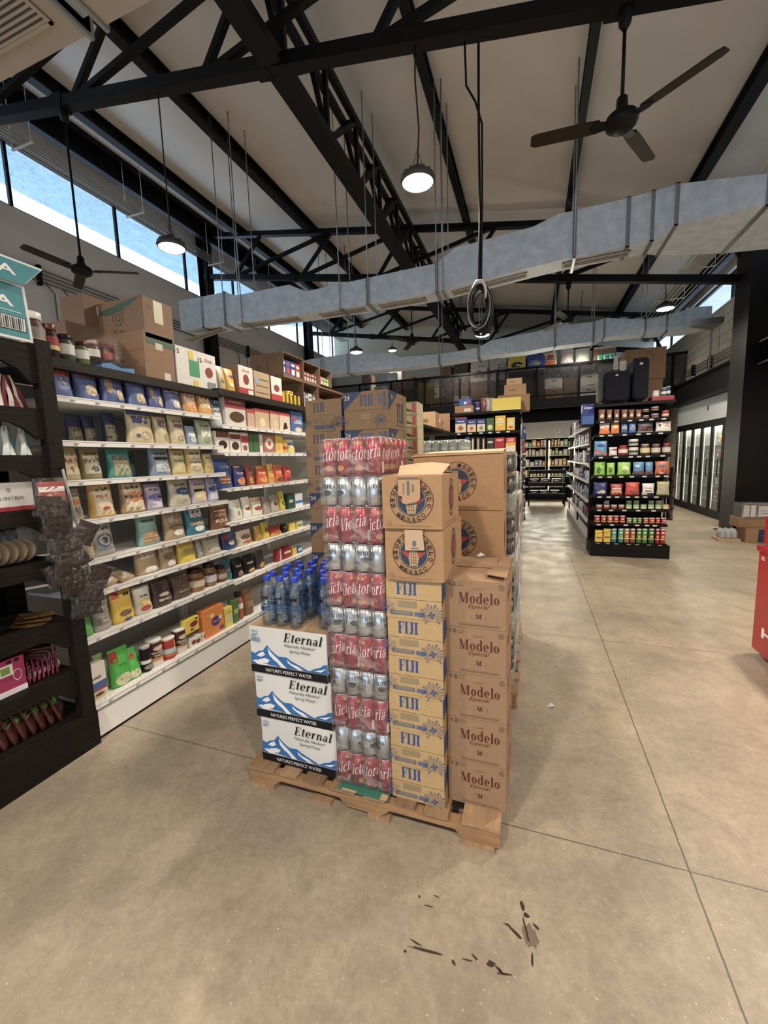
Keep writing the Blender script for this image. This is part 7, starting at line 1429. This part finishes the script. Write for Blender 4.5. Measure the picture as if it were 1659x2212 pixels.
for x in (.1,.9): 
    ld=bpy.data.lights.new('cabinet_light','AREA'); ld.energy=42; ld.size=.7; ld.size_y=1.6; ld.shape='RECTANGLE'; ld.color=(1,.93,.75); lo=bpy.data.objects.new('cabinet_light',ld); COL.objects.link(lo); lo.location=(x,15.0,1.3); lo.rotation_euler=(-PI/2,0,0); lo.parent=root
root=empty('produce_rack',(.42,13.9,0))
for x in (-.53,.5):
    for y in (-.3,.3): m=MB(); m.box((x,y,0),(x+.04,y+.04,1.15),BLACK); m.build('post',root)
for z in (.28,.62,1.0):
    m=MB(); m.box((-.53,-.3,z),(.54,.34,z+.025),BLACK); m.box((-.53,-.32,z),(.54,-.3,z+.10),BLACK); m.box((-.53,-.325,z+.10),(.54,-.315,z+.112),mat('#8a8484',.4,.6)); m.build('tray',root)
tag(root,'black three-tier produce rack at the end of the central aisle','rack')
r=random.Random(41)
for i in range(26):
    x=-.45+.037*i; c=['#c83a24','#d8b23a','#d85a2c','#e6dcc0'][i%4] if i<13 else ['#dfe2c4','#c9d2a0','#e6e6da'][i%3]; s=r.uniform(.032,.042); m=MB()
    m.lathe([(s*math.sin(t),s*(1-math.cos(t))*.92) for t in [.05+PI*.97*q/8 for q in range(9)]],P(c,.4),12); o=m.build('fruit',loc=(.42+x,13.9-.2+.06*(i%3),1.026)); tag(o,('red and yellow fruit on the left half of the produce rack' if i<13 else 'pale green vegetable on the right half of the produce rack'),'fruit' if i<13 else 'vegetable','red fruit on the rack' if i<13 else 'pale vegetables on the rack',alike=True)
for i,(x,z,c,nm) in enumerate(((-.35,.29,'#26282c','black'),(-.05,.29,'#3a3028','dark brown'),(.25,.29,'#1f2124','charcoal'),(-.35,.65,'#2c2e2c','dark green'),(-.02,.65,'#28303a','dark blue'),(.3,.65,'#4a2c2a','dark red'))):
    place('box',.26,.16,.3,c,[R(-.3,.6,.2,.75,'#b8b8b4')],(.42+x,13.9,z+.018),0,'produce_crate',nm+' crate on the %s tier of the produce rack'%('lowest' if z<.5 else 'middle'),'crate','crates on the produce rack')
# ================================================================== COOLER DOORS ON THE RIGHT WALL
root=empty('cooler',(0,0,0)); xf=3.93; y0c,y1c=9.85,14.25
m=MB(); m.box((xf-.0,y0c,2.26),(xf+.04,y1c,2.79),mat('#b4bcc0',.5)); m.build('fascia',root)
m=MB(); m.prism([(12.05,2.5),(12.12,2.5),(12.09,2.62),(12.04,2.60)],'x',xf-.004,xf-.0005,P('#26282c')); m.build('fascia_mark',root)
m=MB(); m.box((xf,y0c,0),(xf+.16,y1c,.12),BLACK); m.box((xf,y0c,2.16),(xf+.1,y1c,2.26),BLACK); m.build('frame',root)
m=MB(); m.box((XR-.02,y0c,.12),(XR-.002,y1c,2.16),mat('#8d8c84',.6)); m.build('back_panel',root)
nd=7; dw=(y1c-y0c)/nd
for i in range(nd):
    a=y0c+dw*i; m=MB(); m.box((xf-.01,a+.005,.12),(xf+.03,a+.06,2.16),BLACK); m.box((xf-.01,a+dw-.05,.12),(xf+.03,a+dw-.005,2.16),BLACK); m.box((xf-.01,a+.06,.12),(xf+.03,a+dw-.05,.18),BLACK); m.box((xf-.01,a+.06,2.10),(xf+.03,a+dw-.05,2.16),BLACK); o=m.build('door',root)
    g=MB(); g.box((xf+.006,a+.06,.18),(xf+.012,a+dw-.05,2.10),GLASSY); par(g.build('glass'),o)
    h=MB(); h.tube([(xf-.01,a+.09,.95),(xf-.05,a+.09,.97),(xf-.05,a+.09,1.35),(xf-.01,a+.09,1.37)],.01,BLACK,6); par(h.build('handle'),o)
    m=MB(); m.box((xf+.05,a+dw-.04,.2),(xf+.058,a+dw-.02,2.1),LED); m.build('light_strip',root)
for z in (.4,.72,1.04,1.36,1.68): m=MB(); m.box((xf+.07,y0c,z-.015),(XR-.02,y1c,z),mat('#bdbdb5',.4)); m.build('shelf',root)
tag(root,'row of black-framed glass cooler doors under a pale fascia at the right','cooler')
r=random.Random(51)
for i in range(3):
    a=y0c+dw*i
    for j,z in enumerate((.4,.72,1.04,1.36,1.68)):
        for k in range(3):
            q=r.randrange(8); place('box' if k%2 else 'can',.12,.2,.08,pal[q],[R(-.3,.3,.3,.6,'#f0ece0')],(xf+.13,a+.14+.16*k,z+.001),-PI/2,'chilled_good',pn[q]+' chilled pack behind the glass cooler doors at the right','pack','chilled packs behind the cooler doors',alike=True)
ld=bpy.data.lights.new('cooler_light','AREA'); ld.energy=45; ld.shape='RECTANGLE'; ld.size=4.2; ld.size_y=.05; ld.color=(1,.93,.72); lo=bpy.data.objects.new('cooler_light',ld); COL.objects.link(lo); lo.location=(xf+.09,(y0c+y1c)/2,2.14); lo.rotation_euler=(0,0,PI/2); lo.parent=root
# ================================================================== GOODS ON THE FLOOR BY THE COLUMN
GZ='cartons on the floor by the big column'
def floorbox(x0,x1,y0,y1,z,h,c,ds,name,lb,left=(),cat='carton'):
    m=mb_box(x1-x0,h,y1-y0,c,ds,(),(),left); o=m.build(name,loc=((x0+x1)/2,(y0+y1)/2,z)); return tag(o,lb,cat,GZ)
floorbox(3.37,3.90,8.40,8.75,.0,.24,CARD_D,[R(-.18,.05,.5,.95,'#1c2c48'),R(-.1,.5,.42,.56,'#5a6a84'),R(-.05,.3,.35,.36,'#5a6a84')],'brown_carton','brown and navy carton on the floor beside the big column')
floorbox(3.30,3.86,8.50,8.85,.243,.16,CARD_D,(),'brown_carton','plain brown carton stacked on the navy one by the big column')
o=floorbox(3.33,3.75,8.48,8.80,.406,.24,mat('#3a3630',.5),[R(-.46,.1,-.26,.9,'#c8c4bc'),R(-.22,.1,-.06,.9,'#d0ccc4'),R(.02,.12,.44,.84,'#c9c6c0'),R(.02,.5,.44,.54,'#3a3a3a'),R(.02,.3,.44,.34,'#3a3a3a')],'bottle_case','plastic-wrapped case of labelled bottles on top of the cartons by the column',cat='case')
m=MB(); m.box((-.22,-.175,.0),(.22,-.168,.26),FILM); par(m.build('loose_wrap'),o)
o=floorbox(3.02,3.33,8.45,8.75,.0,.045,CARD_L,(),'case_tray','brown tray on the floor left of the navy carton',cat='tray')
for i in range(3):
    for j in range(2):
        m=MB(); m.lathe([(.04,0),(.046,.012),(.046,.10),(.03,.14),(.018,.15)],mat('#b5b9c0',.3),14); m.lathe([(.019,.15),(.019,.165),(.001,.166)],P('#e0e0e0'),14); o=m.build('small_bottle',loc=(3.09+.085*i,8.53+.1*j,.046)); tag(o,['front','rear'][j]+' '+['left','middle','right'][i]+' small bottle on the floor tray by the column','bottle','small bottles on the floor tray')
# ================================================================== RED ICE CREAM FREEZER
root=empty('chest_freezer',(1.6,3.12,0)); RD=P('#b3151b',.3)
m=MB(); m.box((0,-1.3,.05),(.72,.64,.80),RD); o=m.build('body',root)
hp=[]
for k in range(40):
    t=2*PI*k/40; hp.append((-.17+.19*(math.sin(t)**3)*1.0,.44+.19*(.8125*math.cos(t)-.3125*math.cos(2*t)-.125*math.cos(3*t)-.0625*math.cos(4*t))))
hq=[(-.17+(a+.17)*.66,.44+(b_-.44)*.66+.0) for a,b_ in hp]
heart=MB(); vs=[(-.0012,-a,b_) for a,b_ in hp]+[(-.0012,-a,b_) for a,b_ in hq]; heart.add(vs,[(k,(k+1)%40,40+(k+1)%40,40+k) for k in range(40)],P('#f4f0ec')); heart.build('heart_print',root)
lt=MB(); deco(lt,lambda u,v,n:(-n-.0003,-u,v),1,1,[T('HOLANDA','#f4f0ec',-.02,.215,1.0,.075,bold=.04)]); lt.build('lettering',root)
lt=MB(); deco(lt,lambda u,v,n:(-n-.0003,-u,v),1,1,[R(-.60,.74,-.56,.765,'#e6e4e0'),R(-.593,.748,-.567,.757,'#4a4a4a')]); lt.build('sticker',root)
m=MB(); m.box((-.012,-1.31,.80),(.735,.655,.84),RD); m.build('rim',root)
m=MB(); m.box((.05,-1.25,.84),(.67,.60,.86),mat('#c9d4da',.1)); m.build('glass_lid',root)
for x in (.06,.62):
    for y in (-1.2,.52): m=MB(); m.box((x,y,0),(x+.05,y+.06,.05),BLACK); m.build('foot',root)
m=MB(); m.box((.02,.60,.86),(.70,.64,1.06),RD); m.box((.04,.595,.88),(.30,.5995,1.04),P('#c9252a')); m.build('sign_panel',root)
tag(root,'red chest freezer with white heart outline at the right edge of the photo','freezer')

# ------------------------------------------------------------------ labels that would be alike get told apart, real look-alikes share a group
seen={}
for o,alike in ITEMS: seen.setdefault(o['label'],[]).append((o,alike))
for lb,lst in seen.items():
    if len(lst)>1:
        for o,a in lst:
            if 'group' not in o: o['group']=lb
    n=len(lb.split())
    if n>16: print('LONG',n,lb)
    if len(lst)>1 and not all(a for _,a in lst): print('DUP',len(lst),lb)
print('THINGS',len(ITEMS))
